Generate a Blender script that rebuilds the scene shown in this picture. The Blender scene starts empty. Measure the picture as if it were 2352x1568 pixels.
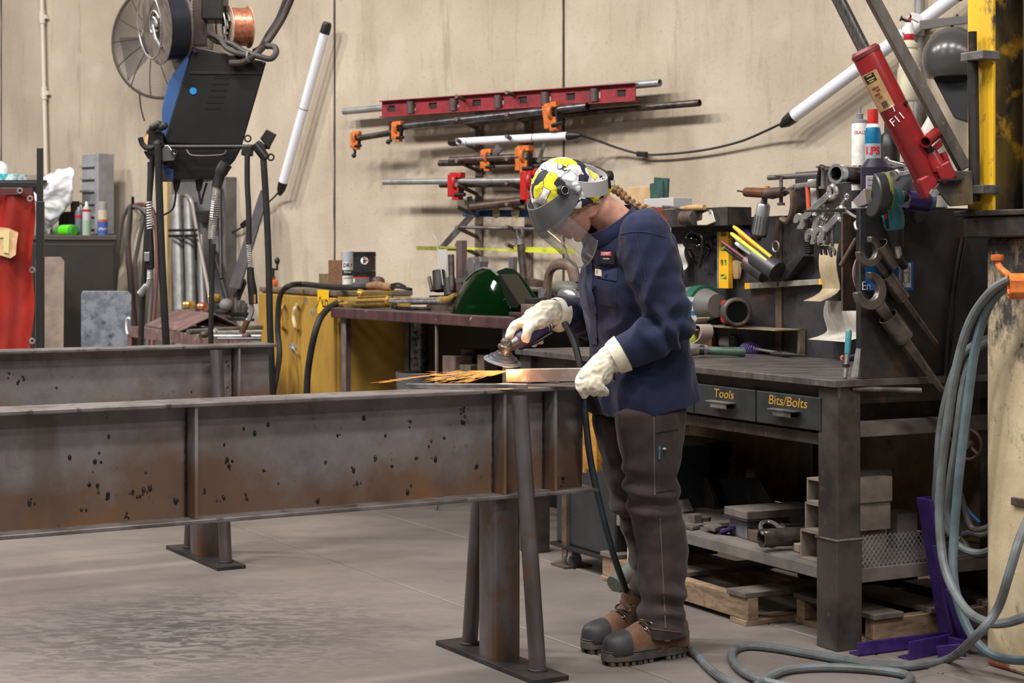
import bpy,bmesh,math,random
from mathutils import Vector,Matrix,noise
rnd=random.Random(7)
R=math.radians
SC=bpy.context.scene
COL=SC.collection
V=Vector
H=1.28;FPX=4000.0;CX=1176.0;HY=594.0
cam=bpy.data.cameras.new('camera');camo=bpy.data.objects.new('camera',cam);COL.objects.link(camo)
camo.location=(0,0,H);camo.rotation_euler=(R(90),0,0)
cam.sensor_width=36;cam.lens=FPX/2352*36
cam.shift_y=-(784-HY)/2352
cam.clip_start=.05;cam.clip_end=100
cam.dof.use_dof=True;cam.dof.focus_distance=5.6;cam.dof.aperture_fstop=7.1
SC.camera=camo
w=bpy.data.worlds.new('hall');SC.world=w;w.use_nodes=True
w.node_tree.nodes['Background'].inputs[0].default_value=(.93,.95,1,1)
w.node_tree.nodes['Background'].inputs[1].default_value=.10
def lamp(name,loc,tgt,size,power,col=(1,.97,.93)):
 l=bpy.data.lights.new(name,'AREA');l.shape='RECTANGLE';l.size=size[0];l.size_y=size[1]
 l.energy=power;l.color=col
 o=bpy.data.objects.new(name,l);COL.objects.link(o);o.location=loc
 o.rotation_euler=(V(tgt)-V(loc)).to_track_quat('-Z','Y').to_euler()
 return o
for t_,pw in((12,520),(9,520),(6,460),(3,370),(0,310),(-3,240),(-6,240)):
 x_,y_=1.33-.749*t_,1.5+.663*t_
 lamp('high_bay_light',(x_,y_,6.8),(x_,y_,0),(1.4,.5),pw)
for t_ in(-4,2,8):
 x_,y_=-2.9-.749*t_,-3.2+.663*t_
 lamp('high_bay_light',(x_,y_,6.8),(x_,y_,0),(1.4,.5),260)
SC.view_settings.view_transform='Standard';SC.view_settings.look='None'
SC.view_settings.exposure=-0.2;SC.view_settings.gamma=1;SC.view_settings.use_curve_mapping=False
def ray(px,py):return V(((px-CX)/FPX,1,-(py-HY)/FPX))
CAM=V((0,0,H))
def hit(px,py,n,d):
 r=ray(px,py);n=V(n);return CAM+r*((d-n.dot(CAM))/n.dot(r))
def D(px,py,y):return hit(px,py,(0,1,0),y)
def Z(px,py,z):return hit(px,py,(0,0,1),z)
def fr(o,x,y,z=None):
 x=V(x).normalized();y=V(y).normalized();z=V(z).normalized() if z is not None else x.cross(y).normalized()
 m=Matrix((x,y,z)).transposed().to_4x4();m.translation=V(o);return m
def yaw(o,deg):return Matrix.Translation(V(o))@Matrix.Rotation(R(deg),4,'Z')
bA=R(-62.5);bX=V((math.cos(bA),math.sin(bA),0));bY=V((-bX.y,bX.x,0))
mA=R(30.5);mX=V((math.cos(mA),math.sin(mA),0));mY=V((-mX.y,mX.x,0))
wA=R(-41.5);wX=V((math.cos(wA),math.sin(wA),0));wY=V((-wX.y,wX.x,0))
WC=7.9
UP=V((0,0,1))
BO=V((1.057,5.67,0))
BF=fr(BO,bX,bY,UP)
WF=fr(wY*WC,wX,wY,UP)
def WL(px,py,off=0):return hit(px,py,wY,WC-off)
def BN(px,py,y):return hit(px,py,bY,BO.dot(bY)+y)
def BE(px,py,x):return hit(px,py,bX,BO.dot(bX)+x)
def bl(p):return BF.inverted()@p
def wl(p):return WF.inverted()@p
class MB:
 def __init__(s):s.v=[];s.f=[];s.mi=[];s.cm=0
 def add(s,vs,fs):
  b=len(s.v);s.v+=[V(p) for p in vs];s.f+=[[i+b for i in f] for f in fs];s.mi+=[s.cm]*len(fs);return s
 def box(s,M,lo,hi):
  x0,y0,z0=lo;x1,y1,z1=hi
  vs=[M@V(p) for p in((x0,y0,z0),(x1,y0,z0),(x1,y1,z0),(x0,y1,z0),(x0,y0,z1),(x1,y0,z1),(x1,y1,z1),(x0,y1,z1))]
  return s.add(vs,[(3,2,1,0),(4,5,6,7),(0,1,5,4),(1,2,6,5),(2,3,7,6),(3,0,4,7)])
 def cbox(s,M,sz):return s.box(M,(-sz[0]/2,-sz[1]/2,-sz[2]/2),(sz[0]/2,sz[1]/2,sz[2]/2))
 def prism(s,M,poly,z0,z1):
  n=len(poly)
  vs=[M@V((p[0],p[1],z0)) for p in poly]+[M@V((p[0],p[1],z1)) for p in poly]
  return s.add(vs,[list(range(n))[::-1],list(range(n,2*n))]+[(i,(i+1)%n,n+(i+1)%n,n+i) for i in range(n)])
 def loft(s,rings,cap=True,closed=True):
  n=len(rings[0]);vs=[p for r in rings for p in r];fs=[]
  for k in range(len(rings)-1):
   for i in range(n if closed else n-1):
    j=(i+1)%n;fs.append((k*n+i,k*n+j,(k+1)*n+j,(k+1)*n+i))
  if cap and closed:
   fs.append(list(range(n))[::-1]);fs.append(list(range((len(rings)-1)*n,len(rings)*n)))
  return s.add(vs,fs)
 def lathe(s,M,prof,n=20,a0=0,a1=360):
  full=abs(a1-a0)>=360;k=n if full else n+1
  rings=[[M@V((r*math.cos(R(a0+(a1-a0)*i/n)),r*math.sin(R(a0+(a1-a0)*i/n)),z)) for i in range(k)] for r,z in prof]
  return s.loft(rings,cap=full,closed=full)
 def cyl(s,p0,p1,r0,r1=None,n=14,cap=True):
  r1=r0 if r1 is None else r1;p0=V(p0);p1=V(p1)
  q=(p1-p0).to_track_quat('Z','Y').to_matrix()
  rings=[]
  for p,r in((p0,r0),(p1,r1)):rings.append([p+q@V((r*math.cos(2*math.pi*i/n),r*math.sin(2*math.pi*i/n),0)) for i in range(n)])
  return s.loft(rings,cap)
 def pipe(s,p0,p1,r,wall=.004,n=18):
  p0=V(p0);p1=V(p1);q=(p1-p0).to_track_quat('Z','Y').to_matrix();rings=[]
  for p,rr in((p0,r-wall),(p0,r),(p1,r),(p1,r-wall),(p0,r-wall)):
   rings.append([p+q@V((rr*math.cos(2*math.pi*i/n),rr*math.sin(2*math.pi*i/n),0)) for i in range(n)])
  return s.loft(rings,cap=False)
 def tube(s,pts,r,n=8,cap=True,sx=1.0):
  pts=[V(p) for p in pts];m=len(pts);rings=[];up=None
  for i,p in enumerate(pts):
   t=(pts[min(i+1,m-1)]-pts[max(i-1,0)])
   t=t.normalized() if t.length>1e-9 else V((0,0,1))
   if up is None:
    up=V((0,0,1)) if abs(t.z)<.9 else V((1,0,0))
   a=up-t*up.dot(t)
   if a.length<1e-6:a=t.orthogonal()
   a.normalize();b=t.cross(a);up=a
   rr=r(i/(m-1)) if callable(r) else(r[i] if isinstance(r,(list,tuple)) else r)
   rings.append([p+(a*math.cos(2*math.pi*k/n)+b*math.sin(2*math.pi*k/n)*sx)*rr for k in range(n)])
  return s.loft(rings,cap)
 def ell(s,M,r,nu=16,nv=10,v0=-90,v1=90):
  rings=[]
  for j in range(nv+1):
   a=R(v0+(v1-v0)*j/nv);c=max(math.cos(a),1e-4)
   rings.append([M@V((r[0]*c*math.cos(2*math.pi*i/nu),r[1]*c*math.sin(2*math.pi*i/nu),r[2]*math.sin(a))) for i in range(nu)])
  return s.loft(rings,True)
 def torus(s,M,Rr,r,n=32,k=8,a0=0,a1=360):
  full=abs(a1-a0)>=360
  pts=[M@V((Rr*math.cos(R(a0+(a1-a0)*i/n)),Rr*math.sin(R(a0+(a1-a0)*i/n)),0)) for i in range(n+1)]
  return s.tube(pts,r,k,cap=not full)
def spl(pts,n=8):
 """smooth curve through points"""
 P=[V(p) for p in pts];P=[P[0]*2-P[1]]+P+[P[-1]*2-P[-2]];out=[]
 for i in range(1,len(P)-2):
  for k in range(n):
   t=k/n;a,b,c,d=P[i-1],P[i],P[i+1],P[i+2]
   out.append(.5*((2*b)+(c-a)*t+(2*a-5*b+4*c-d)*t*t+(3*b-a-3*c+d)*t**3))
 out.append(P[-2]);return out
def circ(r,n=16,a0=0):return[(r*math.cos(2*math.pi*i/n+a0),r*math.sin(2*math.pi*i/n+a0)) for i in range(n)]
WO={}
def mk(name,mb,mat,parent=None,sm=35,bev=0,label=None,kind=None,seg=2):
 me=bpy.data.meshes.new(name)
 o0=WO[parent.name] if parent is not None else None
 if o0 is None:
  xs=[p.x for p in mb.v];ys=[p.y for p in mb.v];zs=[p.z for p in mb.v]
  o0=V(((min(xs)+max(xs))/2,(min(ys)+max(ys))/2,min(zs)))
 me.from_pydata([tuple(p-o0) for p in mb.v],[],mb.f)
 mats=mat if isinstance(mat,(list,tuple)) else[mat]
 for m_ in mats:me.materials.append(m_)
 if len(mats)>1:me.polygons.foreach_set('material_index',mb.mi)
 bm=bmesh.new();bm.from_mesh(me);bmesh.ops.recalc_face_normals(bm,faces=bm.faces);bm.to_mesh(me);bm.free()
 if sm:
  me.polygons.foreach_set('use_smooth',[True]*len(me.polygons));me.set_sharp_from_angle(angle=R(sm))
 o=bpy.data.objects.new(name,me);COL.objects.link(o)
 if parent is None:o.location=o0
 else:o.parent=parent
 WO[o.name]=o0
 if bev:
  b=o.modifiers.new('bevel','BEVEL');b.width=bev;b.segments=seg;b.limit_method='ANGLE';b.angle_limit=R(40)
 if label:o['label']=label
 if kind:o['kind']=kind
 return o
def thing(name,label,cat,loc,group=None):
 o=bpy.data.objects.new(name,None);COL.objects.link(o);o.location=V(loc);o.empty_display_size=.1
 o['label']=label;o['category']=cat
 if group:o['group']=group
 WO[o.name]=V(loc);return o
def one(name,mb,mat,label,cat,group=None,**k):
 o=mk(name,mb,mat,None,**k);o['label']=label;o['category']=cat
 if group:o['group']=group
 return o
def struct(name,mb,mat,**k):
 o=mk(name,mb,mat,None,**k);o['kind']='structure';return o
def text(name,body,size,M,mat,parent,ext=.0006,ax='CENTER',sx=1.0,shear=0,bold=0):
 c=bpy.data.curves.new(name,'FONT');c.body=body;c.size=size;c.align_x=ax;c.align_y='CENTER';c.extrude=ext;c.shear=shear
 c.offset=bold;c.resolution_u=3
 t=bpy.data.objects.new(name+'_tmp',c);COL.objects.link(t)
 dg=bpy.context.evaluated_depsgraph_get();me=bpy.data.meshes.new_from_object(t.evaluated_get(dg))
 bpy.data.objects.remove(t);bpy.data.curves.remove(c)
 o0=WO[parent.name]
 me.transform(Matrix.Translation(-o0)@M@Matrix.Diagonal((sx,1,1,1)))
 me.materials.clear();me.materials.append(mat)
 o=bpy.data.objects.new(name,me);COL.objects.link(o);o.parent=parent;WO[o.name]=o0
 return o
def S(r,g,b):
 f=lambda c:((c/255+.055)/1.055)**2.4 if c>10 else c/255/12.92
 return(f(r),f(g),f(b),1)
class NT:
 def __init__(s,name):
  s.m=bpy.data.materials.new(name);s.m.use_nodes=True;s.t=s.m.node_tree;s.b=s.t.nodes['Principled BSDF']
  s.co=s.t.nodes.new('ShaderNodeTexCoord').outputs['Object']
 def n(s,typ,**k):
  x=s.t.nodes.new(typ)
  for a,b in k.items():setattr(x,a,b)
  return x
 def l(s,a,b):s.t.links.new(a,b)
 def noise(s,scale,detail=6,rough=.6,stretch=None,dist=0,off=None):
  x=s.n('ShaderNodeTexNoise');x.inputs['Scale'].default_value=scale;x.inputs['Detail'].default_value=detail
  x.inputs['Roughness'].default_value=rough;x.inputs['Distortion'].default_value=dist
  if stretch or off:
   mp=s.n('ShaderNodeMapping');mp.inputs['Scale'].default_value=stretch or(1,1,1);mp.inputs['Location'].default_value=off or(0,0,0)
   s.l(s.co,mp.inputs[0]);s.l(mp.outputs[0],x.inputs['Vector'])
  else:s.l(s.co,x.inputs['Vector'])
  return x.outputs['Fac']
 def ramp(s,fac,a,b,v0=0.0,v1=1.0):
  x=s.n('ShaderNodeMapRange');x.inputs['From Min'].default_value=a;x.inputs['From Max'].default_value=b
  x.inputs['To Min'].default_value=v0;x.inputs['To Max'].default_value=v1
  s.l(fac,x.inputs['Value']);return x.outputs[0]
 def math(s,op,a,b=0.0):
  x=s.n('ShaderNodeMath',operation=op)
  for i,q in enumerate((a,b)):
   if isinstance(q,(int,float)):x.inputs[i].default_value=q
   else:s.l(q,x.inputs[i])
  return x.outputs[0]
 def mix(s,fac,a,b):
  x=s.n('ShaderNodeMix',data_type='RGBA')
  if isinstance(fac,(int,float)):x.inputs[0].default_value=fac
  else:s.l(fac,x.inputs[0])
  for i,q in((6,a),(7,b)):
   if isinstance(q,tuple):x.inputs[i].default_value=q
   else:s.l(q,x.inputs[i])
  return x.outputs[2]
 def sep(s):
  x=s.n('ShaderNodeSeparateXYZ');s.l(s.co,x.inputs[0]);return x.outputs
 def bump(s,h,strength=.3,dist=.01):
  x=s.n('ShaderNodeBump');x.inputs['Strength'].default_value=strength;x.inputs['Distance'].default_value=dist
  s.l(h,x.inputs['Height']);s.l(x.outputs[0],s.b.inputs['Normal'])
 def out(s,col=None,rough=None,metal=None):
  for k,q in(('Base Color',col),('Roughness',rough),('Metallic',metal)):
   if q is None:continue
   if isinstance(q,(int,float,tuple)):s.b.inputs[k].default_value=q
   else:s.l(q,s.b.inputs[k])
  return s.m
CACHE={}
def mat(name,c,rough=.5,metal=0.0,c2=None,sc=14,lo=.42,hi=.62,bump=0,bsc=60,c3=None,s3=40,l3=.6,h3=.68,stretch=None,r2=None,spec=None,coat=0):
 if name in CACHE:return CACHE[name]
 t=NT(name);col=c
 if c2 is not None:
  f=t.ramp(t.noise(sc,stretch=stretch),lo,hi);col=t.mix(f,c,c2)
  if r2 is not None:rough=t.ramp(f,0,1,rough,r2)
 if c3 is not None:
  f3=t.ramp(t.noise(s3,off=(3,7,1)),l3,h3);col=t.mix(f3,col,c3)
 if bump:t.bump(t.noise(bsc),bump,.004)
 if spec is not None:t.b.inputs['Specular IOR Level'].default_value=spec
 if coat:t.b.inputs['Coat Weight'].default_value=coat
 CACHE[name]=t.out(col,rough,metal);return CACHE[name]
def glass(name,c,rough=.02,ior=1.45,alpha_mix=None):
 if name in CACHE:return CACHE[name]
 t=NT(name);t.b.inputs['Transmission Weight'].default_value=1;t.b.inputs['IOR'].default_value=ior
 CACHE[name]=t.out(c,rough,0);return CACHE[name]
STEEL=mat('mill_steel',S(128,124,124),.45,.5,S(82,76,74),9,c3=S(60,48,42),s3=22,l3=.62,h3=.75,bump=.08)
DSTEEL=mat('dark_steel',S(58,55,56),.5,.5,S(38,36,37),7,c3=S(80,58,46),s3=9,l3=.6,h3=.72,bump=.08)
BSTEEL=mat('bright_steel',S(196,194,192),.3,.7,S(140,136,134),20,r2=.4)
GALV=mat('galvanised',S(168,167,166),.4,.5,S(146,145,145),12)
PIPE=mat('black_pipe',S(105,96,92),.42,.8,S(70,62,60),16,c3=S(95,70,55),s3=30)
RUSTY=mat('rusty_steel',S(96,78,68),.6,.4,S(66,52,46),10,c3=S(118,80,55),s3=18,bump=.12)
BLACKP=mat('black_paint',S(18,17,17),.45,0,S(29,27,26),12,bump=.03)
RUBBER=mat('black_rubber',S(24,24,25),.6,0,S(34,32,31),20)
GREYHOSE=mat('grey_hose',S(98,104,106),.55,0,S(78,80,80),8)
ORANGE=mat('orange_paint',S(214,118,50),.45,0,S(170,84,34),30,c3=S(80,50,35),s3=50,l3=.64,h3=.7)
REDP=mat('red_paint',S(190,36,34),.4,0,S(160,30,28),20,c3=S(70,35,30),s3=45,l3=.66,h3=.72)
WHITE=mat('white_plastic',S(232,232,230),.4)
BRASS=mat('brass',S(226,192,104),.28,.7,S(196,156,80),30)
COPPER=mat('copper',S(232,156,122),.28,.7,S(210,126,96),60)
PURPLE=mat('purple_paint',S(56,34,102),.4,0,S(42,26,80),14,c3=S(96,80,130),s3=60,l3=.7,h3=.76)
TEAL=mat('teal_plastic',S(52,120,130),.45,0,S(40,96,106),20)
CHROME=mat('chrome',S(215,214,212),.16,.8,S(186,184,180),40)
YELLOW=mat('yellow_plastic',S(226,174,36),.45)
# ================================================================== the room
def concrete_wall():
 t=NT('precast_concrete');
 n1=t.noise(1.1,5,.55);n2=t.noise(2.6,8,.7,(1,1,.22));n3=t.noise(38,4,.65);n4=t.noise(110,3,.7)
 col=t.mix(t.ramp(n1,.36,.64),S(196,181,162),S(174,158,139))
 col=t.mix(t.ramp(n2,.52,.75,0,.65),col,S(150,132,112))
 n5=t.noise(6,8,.75,(1,1,.12),off=(4,2,9));col=t.mix(t.ramp(n5,.56,.72,0,.62),col,S(132,114,96))
 col=t.mix(t.ramp(n3,.57,.72,0,.4),col,S(150,132,114))
 col=t.mix(t.ramp(n4,.68,.74,0,.75),col,S(96,80,68))
 n6=t.noise(2.0,3,.5,off=(9,1,3));col=t.mix(t.ramp(n6,.6,.66,0,.3),col,S(206,195,178))
 h=t.math('ADD',t.math('MULTIPLY',n3,.6),t.math('MULTIPLY',n4,.5));t.bump(h,.45,.006)
 return t.out(col,.85,0)
CONC=concrete_wall()
def floor_mat():
 t=NT('sealed_concrete_floor')
 n1=t.noise(.8,6,.6);n2=t.noise(3.2,9,.72,(1,2.2,1));n3=t.noise(30,5,.7);n4=t.noise(9,8,.7,(1,2.4,1),1.2)
 col=t.mix(t.ramp(n1,.35,.65),S(122,113,107),S(92,85,82))
 col=t.mix(t.ramp(n2,.5,.72,0,.6),col,S(86,80,78))
 col=t.mix(t.ramp(n3,.6,.75,0,.4),col,S(142,133,126))
 x=t.sep()
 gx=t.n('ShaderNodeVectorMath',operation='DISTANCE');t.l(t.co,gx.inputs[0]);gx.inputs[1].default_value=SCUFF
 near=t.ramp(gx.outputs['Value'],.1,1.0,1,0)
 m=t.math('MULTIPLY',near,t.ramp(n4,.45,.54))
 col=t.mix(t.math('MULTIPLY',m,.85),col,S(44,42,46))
 t.bump(n3,.12,.003)
 rg=t.ramp(n2,.3,.7,.42,.62)
 return t.out(col,rg,0)
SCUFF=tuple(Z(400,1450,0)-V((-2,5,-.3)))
FLOORM=floor_mat()
fb=MB();fb.box(Matrix.Identity(4),(-14,-6,-.3),(10,16,-.03))
flo=struct('floor',fb,mat('joint_filler',S(62,56,52),.9))
MF=fr((0,0,0),mX,mY,UP)
q1=(MF.inverted()@Z(320,1267,0)).y;q2=(MF.inverted()@Z(2161,1545,0)).y;xj=(MF.inverted()@Z(533,1204,0)).x;xk=(MF.inverted()@Z(2161,1545,0)).x
ys=[q2-8,q2-4,q2,q1,q1+4,q1+8];xs_=[xj-12,xj-8,xj-4,xj,xk,xk+4,xk+8]
g=.004
for j in range(len(ys)-1):
 for i in range(len(xs_)-1):
  s=MB();s.box(MF,(xs_[i]+g,ys[j]+g,-.03),(xs_[i+1]-g,ys[j+1]-g,0));o=mk('slab',s,FLOORM,flo,sm=0,bev=.003,seg=1)
xj1=wl(WL(768,400)).x;xj2=wl(WL(1294,250)).x;xj3=wl(WL(2230,400)).x
edges=[xj1-7.5,xj1-(xj2-xj1),xj1,xj2,xj2+2.0,xj2+5]
edges=[xj1-8,xj1-4.0,xj1,xj2,xj2+3.6,xj2+7]
wb=MB();wb.box(WF,(edges[0],.19,-.02),(edges[-1],.3,6.4))
wall=struct('wall_back',wb,mat('joint_caulk',S(88,74,62),.9))
for i in range(len(edges)-1):
 s=MB();s.box(WF,(edges[i]+.006,0,0),(edges[i+1]-.006,.19,6.4));mk('panel',s,CONC,wall,sm=0,bev=.006,seg=1)
for e in edges[1:4]:
 s=MB()
 pts=[WF@V((e+.002*math.sin(k*1.7),.006+.003*math.sin(k*2.3),k*.16)) for k in range(40)]
 s.tube(pts,.009,6);mk('sealant',s,mat('sealant',S(70,58,52),.8),wall)
def conduit(pxs,r,label,matl,clips):
 t=thing('conduit',label,'pipe',WL(pxs[0][0],900,.03))
 a=WL(*pxs[0],.035);b=WL(*pxs[1],.035);d=(b-a)
 s=MB();s.cyl(b+d*.0,a,r,n=12);mk('tube',s,matl,t)
 for c in clips:
  p=a+d*((c-pxs[0][1])/(pxs[1][1]-pxs[0][1]));s=MB();s.cyl(p-d.normalized()*.05,p+d.normalized()*.05,r*1.45,n=12);mk('coupling',s,matl,t)
  s=MB();s.box(fr(p,wX,wY,UP),(-.05,.0,-.015),(.05,.035,.015));mk('strap',s,matl,t)
conduit(((95,-60),(115,760)),.016,'cream painted conduit running up the wall behind the curtain post',mat('cream_paint',S(214,204,188),.5),(40,215))
conduit(((2112,-60),(2100,620)),.022,'grey steel conduit up the wall behind the spray bottle',GALV,(60,))
# ================================================================== steel beams on A-frame stands
def beam_mat():
 t=NT('mill_scale_web');x=t.sep()
 n1=t.noise(1.7,6,.6);n2=t.noise(5,8,.65);n3=t.noise(26,5,.7);n4=t.noise(2.2,7,.6,off=(5,3,2))
 col=t.mix(t.ramp(n2,.35,.65),S(134,132,134),S(100,96,98))
 low=t.math('ADD',t.math('MULTIPLY',n1,1.0),t.ramp(x[2],.05,.36,.22,-.12))
 col=t.mix(t.ramp(low,.47,.62,0,.85),col,S(106,76,54))
 col=t.mix(t.ramp(t.math('ADD',n4,t.ramp(x[2],.0,.25,.1,-.1)),.6,.7,0,.7),col,S(134,92,48))
 n6=t.noise(3.4,5,.6,(1,1,.5),off=(7,2,4));col=t.mix(t.ramp(n6,.56,.66,0,.55),col,S(86,66,54));col=t.mix(t.ramp(n3,.64,.72,0,.6),col,S(50,44,44))
 n5=t.noise(60,3,.6);col=t.mix(t.ramp(n5,.7,.76,0,.7),col,S(40,36,36))
 t.bump(n3,.08,.003)
 return t.out(col,t.ramp(n2,.3,.7,.42,.62),.3)
BEAMM=beam_mat()
FLANGE=mat('flange_steel',S(128,122,122),.45,.6,S(98,90,88),7,c3=S(80,66,58),s3=14,bump=.06)
SPAT=mat('weld_slag',S(26,24,26),.35,.4,S(60,56,58),60)
def beam(name,label,O,x0,x1,z0,z1,stiff,px_spots):
 F=fr(O,mX,mY,UP);t=thing(name,label,'steel beam',F@V((x1,0,z0)))
 tf=.013;hw=.078
 s=MB();s.box(F,(x0,-.0045,z0+tf),(x1,.0045,z1-tf));mk('web',s,BEAMM,t,sm=0)
 s=MB();s.box(F,(x0,-hw,z1-tf),(x1+.012,hw,z1));mk('top_flange',s,FLANGE,t,sm=0,bev=.003)
 s=MB();s.box(F,(x0,-hw,z0),(x1+.02,hw,z0+tf));mk('bottom_flange',s,FLANGE,t,sm=0,bev=.003)
 for sx in stiff:
  for sd in(-1,1):
   s=MB();s.box(F,(sx-.005,min(sd*.0045,sd*.072),z0+tf),(sx+.005,max(sd*.0045,sd*.072),z1-tf));mk('stiffener',s,BEAMM,t,sm=0,bev=.001)
 s=MB()
 for sx in stiff:
  for dx in(-.008,.008):
   s.tube([F@V((sx+dx+rnd.uniform(-.001,.001),-.007,z0+tf+k*(z1-z0-2*tf)/24)) for k in range(25)],lambda u:.0035+.0012*math.sin(u*90),5)
 mk('weld_bead',s,DSTEEL,t)
 s=MB();n_=F.to_3x3()@V((0,-1,0))
 for(px,py,k) in px_spots:
  p=hit(px,py,mY,mY.dot(V(O))-.0045)
  for q in range(k):
   r=rnd.uniform(.003,.0062) if q==0 else rnd.uniform(.0015,.004)
   pp=p+mX*rnd.gauss(0,.007*(q>0))+UP*(rnd.gauss(0,.012)*(q>0))
   s.ell(fr(pp,mX,UP,-mY),(r,r*rnd.uniform(1,1.9),r*.8),9,6)
 o=mk('weld_spatter',s,SPAT,t,kind='stuff')
 return t
spots=[(68,1155,4),(187,1170,2),(218,1060,4),(228,1040,1),(205,1113,1),(224,1115,3),(248,1137,4),(290,1185,5),(305,1130,3),(322,1140,4),(330,1125,3),(344,1120,4),(402,1150,5),(498,1150,3),(470,1130,2),(514,1142,3),(565,1145,6),(526,1070,3),(522,1055,2),(515,1022,2),(616,975,2),(605,1080,2),(640,1110,3),(560,985,1),(585,995,1),(748,1060,2),(730,1150,2),(862,1052,3),(820,1110,4),(812,1080,2),(900,1070,2),(943,968,3),(1000,1055,3),(985,1025,2),(936,1130,5),(1095,1070,3),(1065,945,7),(1062,970,4),(1275,1105,6),(1270,1085,4),(1293,1098,3),(1195,1040,2),(1020,1005,1),(955,1052,2),(836,960,1),(775,1000,2),(250,1002,1),(335,1085,1),(160,1050,1),(885,1000,1)]
A1=V((-.04,5.53,0))
beam('steel_i_beam','nearer long grey steel I-beam with rust and weld spatter, the one being worked on',A1,-5.2,.309,.527,.872,(-1.035,-.02,.167),spots)
A2=V((-1.313,7.44,0))
beam('steel_i_beam','farther dark steel I-beam lying behind the nearer beam',A2,-5.5,.291,.552,.913,(-1.4,.13),[(22,858,5),(55,872,4),(40,880,3),(525,840,2),(523,888,2),(440,900,2),(130,890,2)])
def stand(O,label,zb,zt):
 F=fr(O,mX,mY,UP);t=thing('beam_stand',label,'stand',V(O),'A-frame stands under the beams')
 s=MB();s.box(F,(-.062,-.315,0),(.062,.315,.016));mk('base_plate',s,DSTEEL,t,sm=0,bev=.002)
 s=MB();h=.05;k=.012
 prof=[]
 for(cx,cy,a) in((h-k,h-k,0),(-h+k,h-k,90),(-h+k,-h+k,180),(h-k,-h+k,270)):
  for d in(0,30,60,90):prof.append((cx+k*math.cos(R(a+d)),cy+k*math.sin(R(a+d))))
 s.prism(F,prof,.016,zb);mk('post',s,PILLM,t,sm=40)
 for sd in(-1,1):
  s=MB();s.cyl(F@V((.012,sd*.215,.016)),F@V((.012,sd*.105,zt-.02)),.0265,n=18);mk('brace',s,PILLM,t)
  s=MB();s.torus(fr(F@V((.012,sd*.215,.018)),mX,mY,UP),.028,.005,20,6);mk('weld_bead',s,DSTEEL,t)
 return t
PILLM=mat('stand_steel',S(104,99,102),.38,.6,S(80,70,66),5,c3=S(104,74,54),s3=6,l3=.56,h3=.68,bump=.06,stretch=(1,1,.4))
stand(A1,'steel A-frame stand carrying the nearer beam beside the boots',.527,.872)
stand(A2,'steel A-frame stand carrying the farther beam behind',.552,.913)
# ================================================================== right-hand workbench
def tr(s,pts,fn,dv):
 """outline on a real plane, given a real thickness dv (vector)"""
 a=[fn(*p) for p in pts];n=len(a);vs=a+[p+dv for p in a]
 return s.add(vs,[list(range(n))[::-1],list(range(n,2*n))]+[(i,(i+1)%n,n+(i+1)%n,n+i) for i in range(n)])
BTOP=mat('bench_top_steel',S(110,104,104),.4,.55,S(84,78,78),5,c3=S(128,122,122),s3=9,l3=.56,h3=.7,stretch=(1,3,1),bump=.04)
BFRM=mat('bench_frame_steel',S(84,78,74),.5,.5,S(58,54,52),6,c3=S(112,84,66),s3=16,l3=.62,h3=.74,bump=.08)
SHELFM=mat('dusty_shelf',S(112,104,100),.7,.15,S(88,82,78),8,c3=S(196,178,140),s3=24,l3=.72,h3=.75)
PANELM=mat('tool_panel_steel',S(76,75,78),.42,.5,S(50,48,49),4,c3=S(96,72,58),s3=5,l3=.6,h3=.72,bump=.06)
DRAWM=mat('drawer_paint',S(46,49,50),.5,.2,S(35,37,38),10,c3=S(110,110,108),s3=60,l3=.72,h3=.76)
bench=thing('workbench','long steel workbench with labelled drawers behind the person','workbench',BF@V((-1.1,.38,0)))
BL=-2.22;BD=.80
def bb(name,lo,hi,m,bev=.002,par=None,label=None):
 s=MB();s.box(BF,lo,hi);return mk(name,s,m,par or bench,sm=0,bev=bev,label=label)
bb('worktop',(BL,-.022,.862),(.02,BD,.885),BTOP)
bb('apron',(BL+.1,.03,.79),(-.1,.045,.862),BFRM)
bb('side_rail',(-.06,.1,.80),(-.03,BD-.1,.862),BFRM)
bb('side_rail',(-.06,.1,.69),(-.03,BD-.1,.742),SHELFM)
for(x,y) in((-.1,0),(BL,0),(-.1,BD-.1),(BL,BD-.1),(-1.15,BD-.1)):
 s=MB();s.box(BF,(x,y,0),(x+.1,y+.1,.862));l=mk('leg',s,BFRM,bench,sm=0,bev=.006)
 if x==-.1 and y==0:
  s=MB();s.box(BF,(x-.003,y-.003,0),(x+.103,y+.103,.36));mk('sleeve',s,BFRM,l,sm=0,bev=.004)
  s=MB();c=[BF@V(q) for q in((x-.004,y-.004,.362),(x+.104,y-.004,.362),(x+.104,y+.104,.362),(x-.004,y+.104,.362),(x-.004,y-.004,.362))]
  s.tube(c,.004,6);mk('weld_bead',s,STEEL,l)
bb('lower_shelf',(-1.52,.01,.25),(-.02,BD-.02,.266),SHELFM)
bb('shelf_edge',(-1.52,.005,.222),(-.1,.012,.262),SHELFM)
bb('shelf_edge',(-.012,.1,.215),(-.004,BD-.05,.262),SHELFM)
bb('drawer_rail',(BL+.1,.03,.66),(-.1,.06,.70),BFRM)
bb('added_board',(BL+.05,BD-.02,.268),(-.02,BD-.008,.80),mat('added_board_tan',S(120,98,74),.8,0,S(92,74,56),5,c3=S(70,56,44),s3=18,l3=.6,h3=.7),.002)  # added board: hides the lit wall so the bay under the bench stays dark
bb('drawer_box',(-1.55,.06,.70),(-.1,.55,.84),DSTEEL)
INK=mat('yellow_paint_pen',S(176,128,38),.6)
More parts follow.
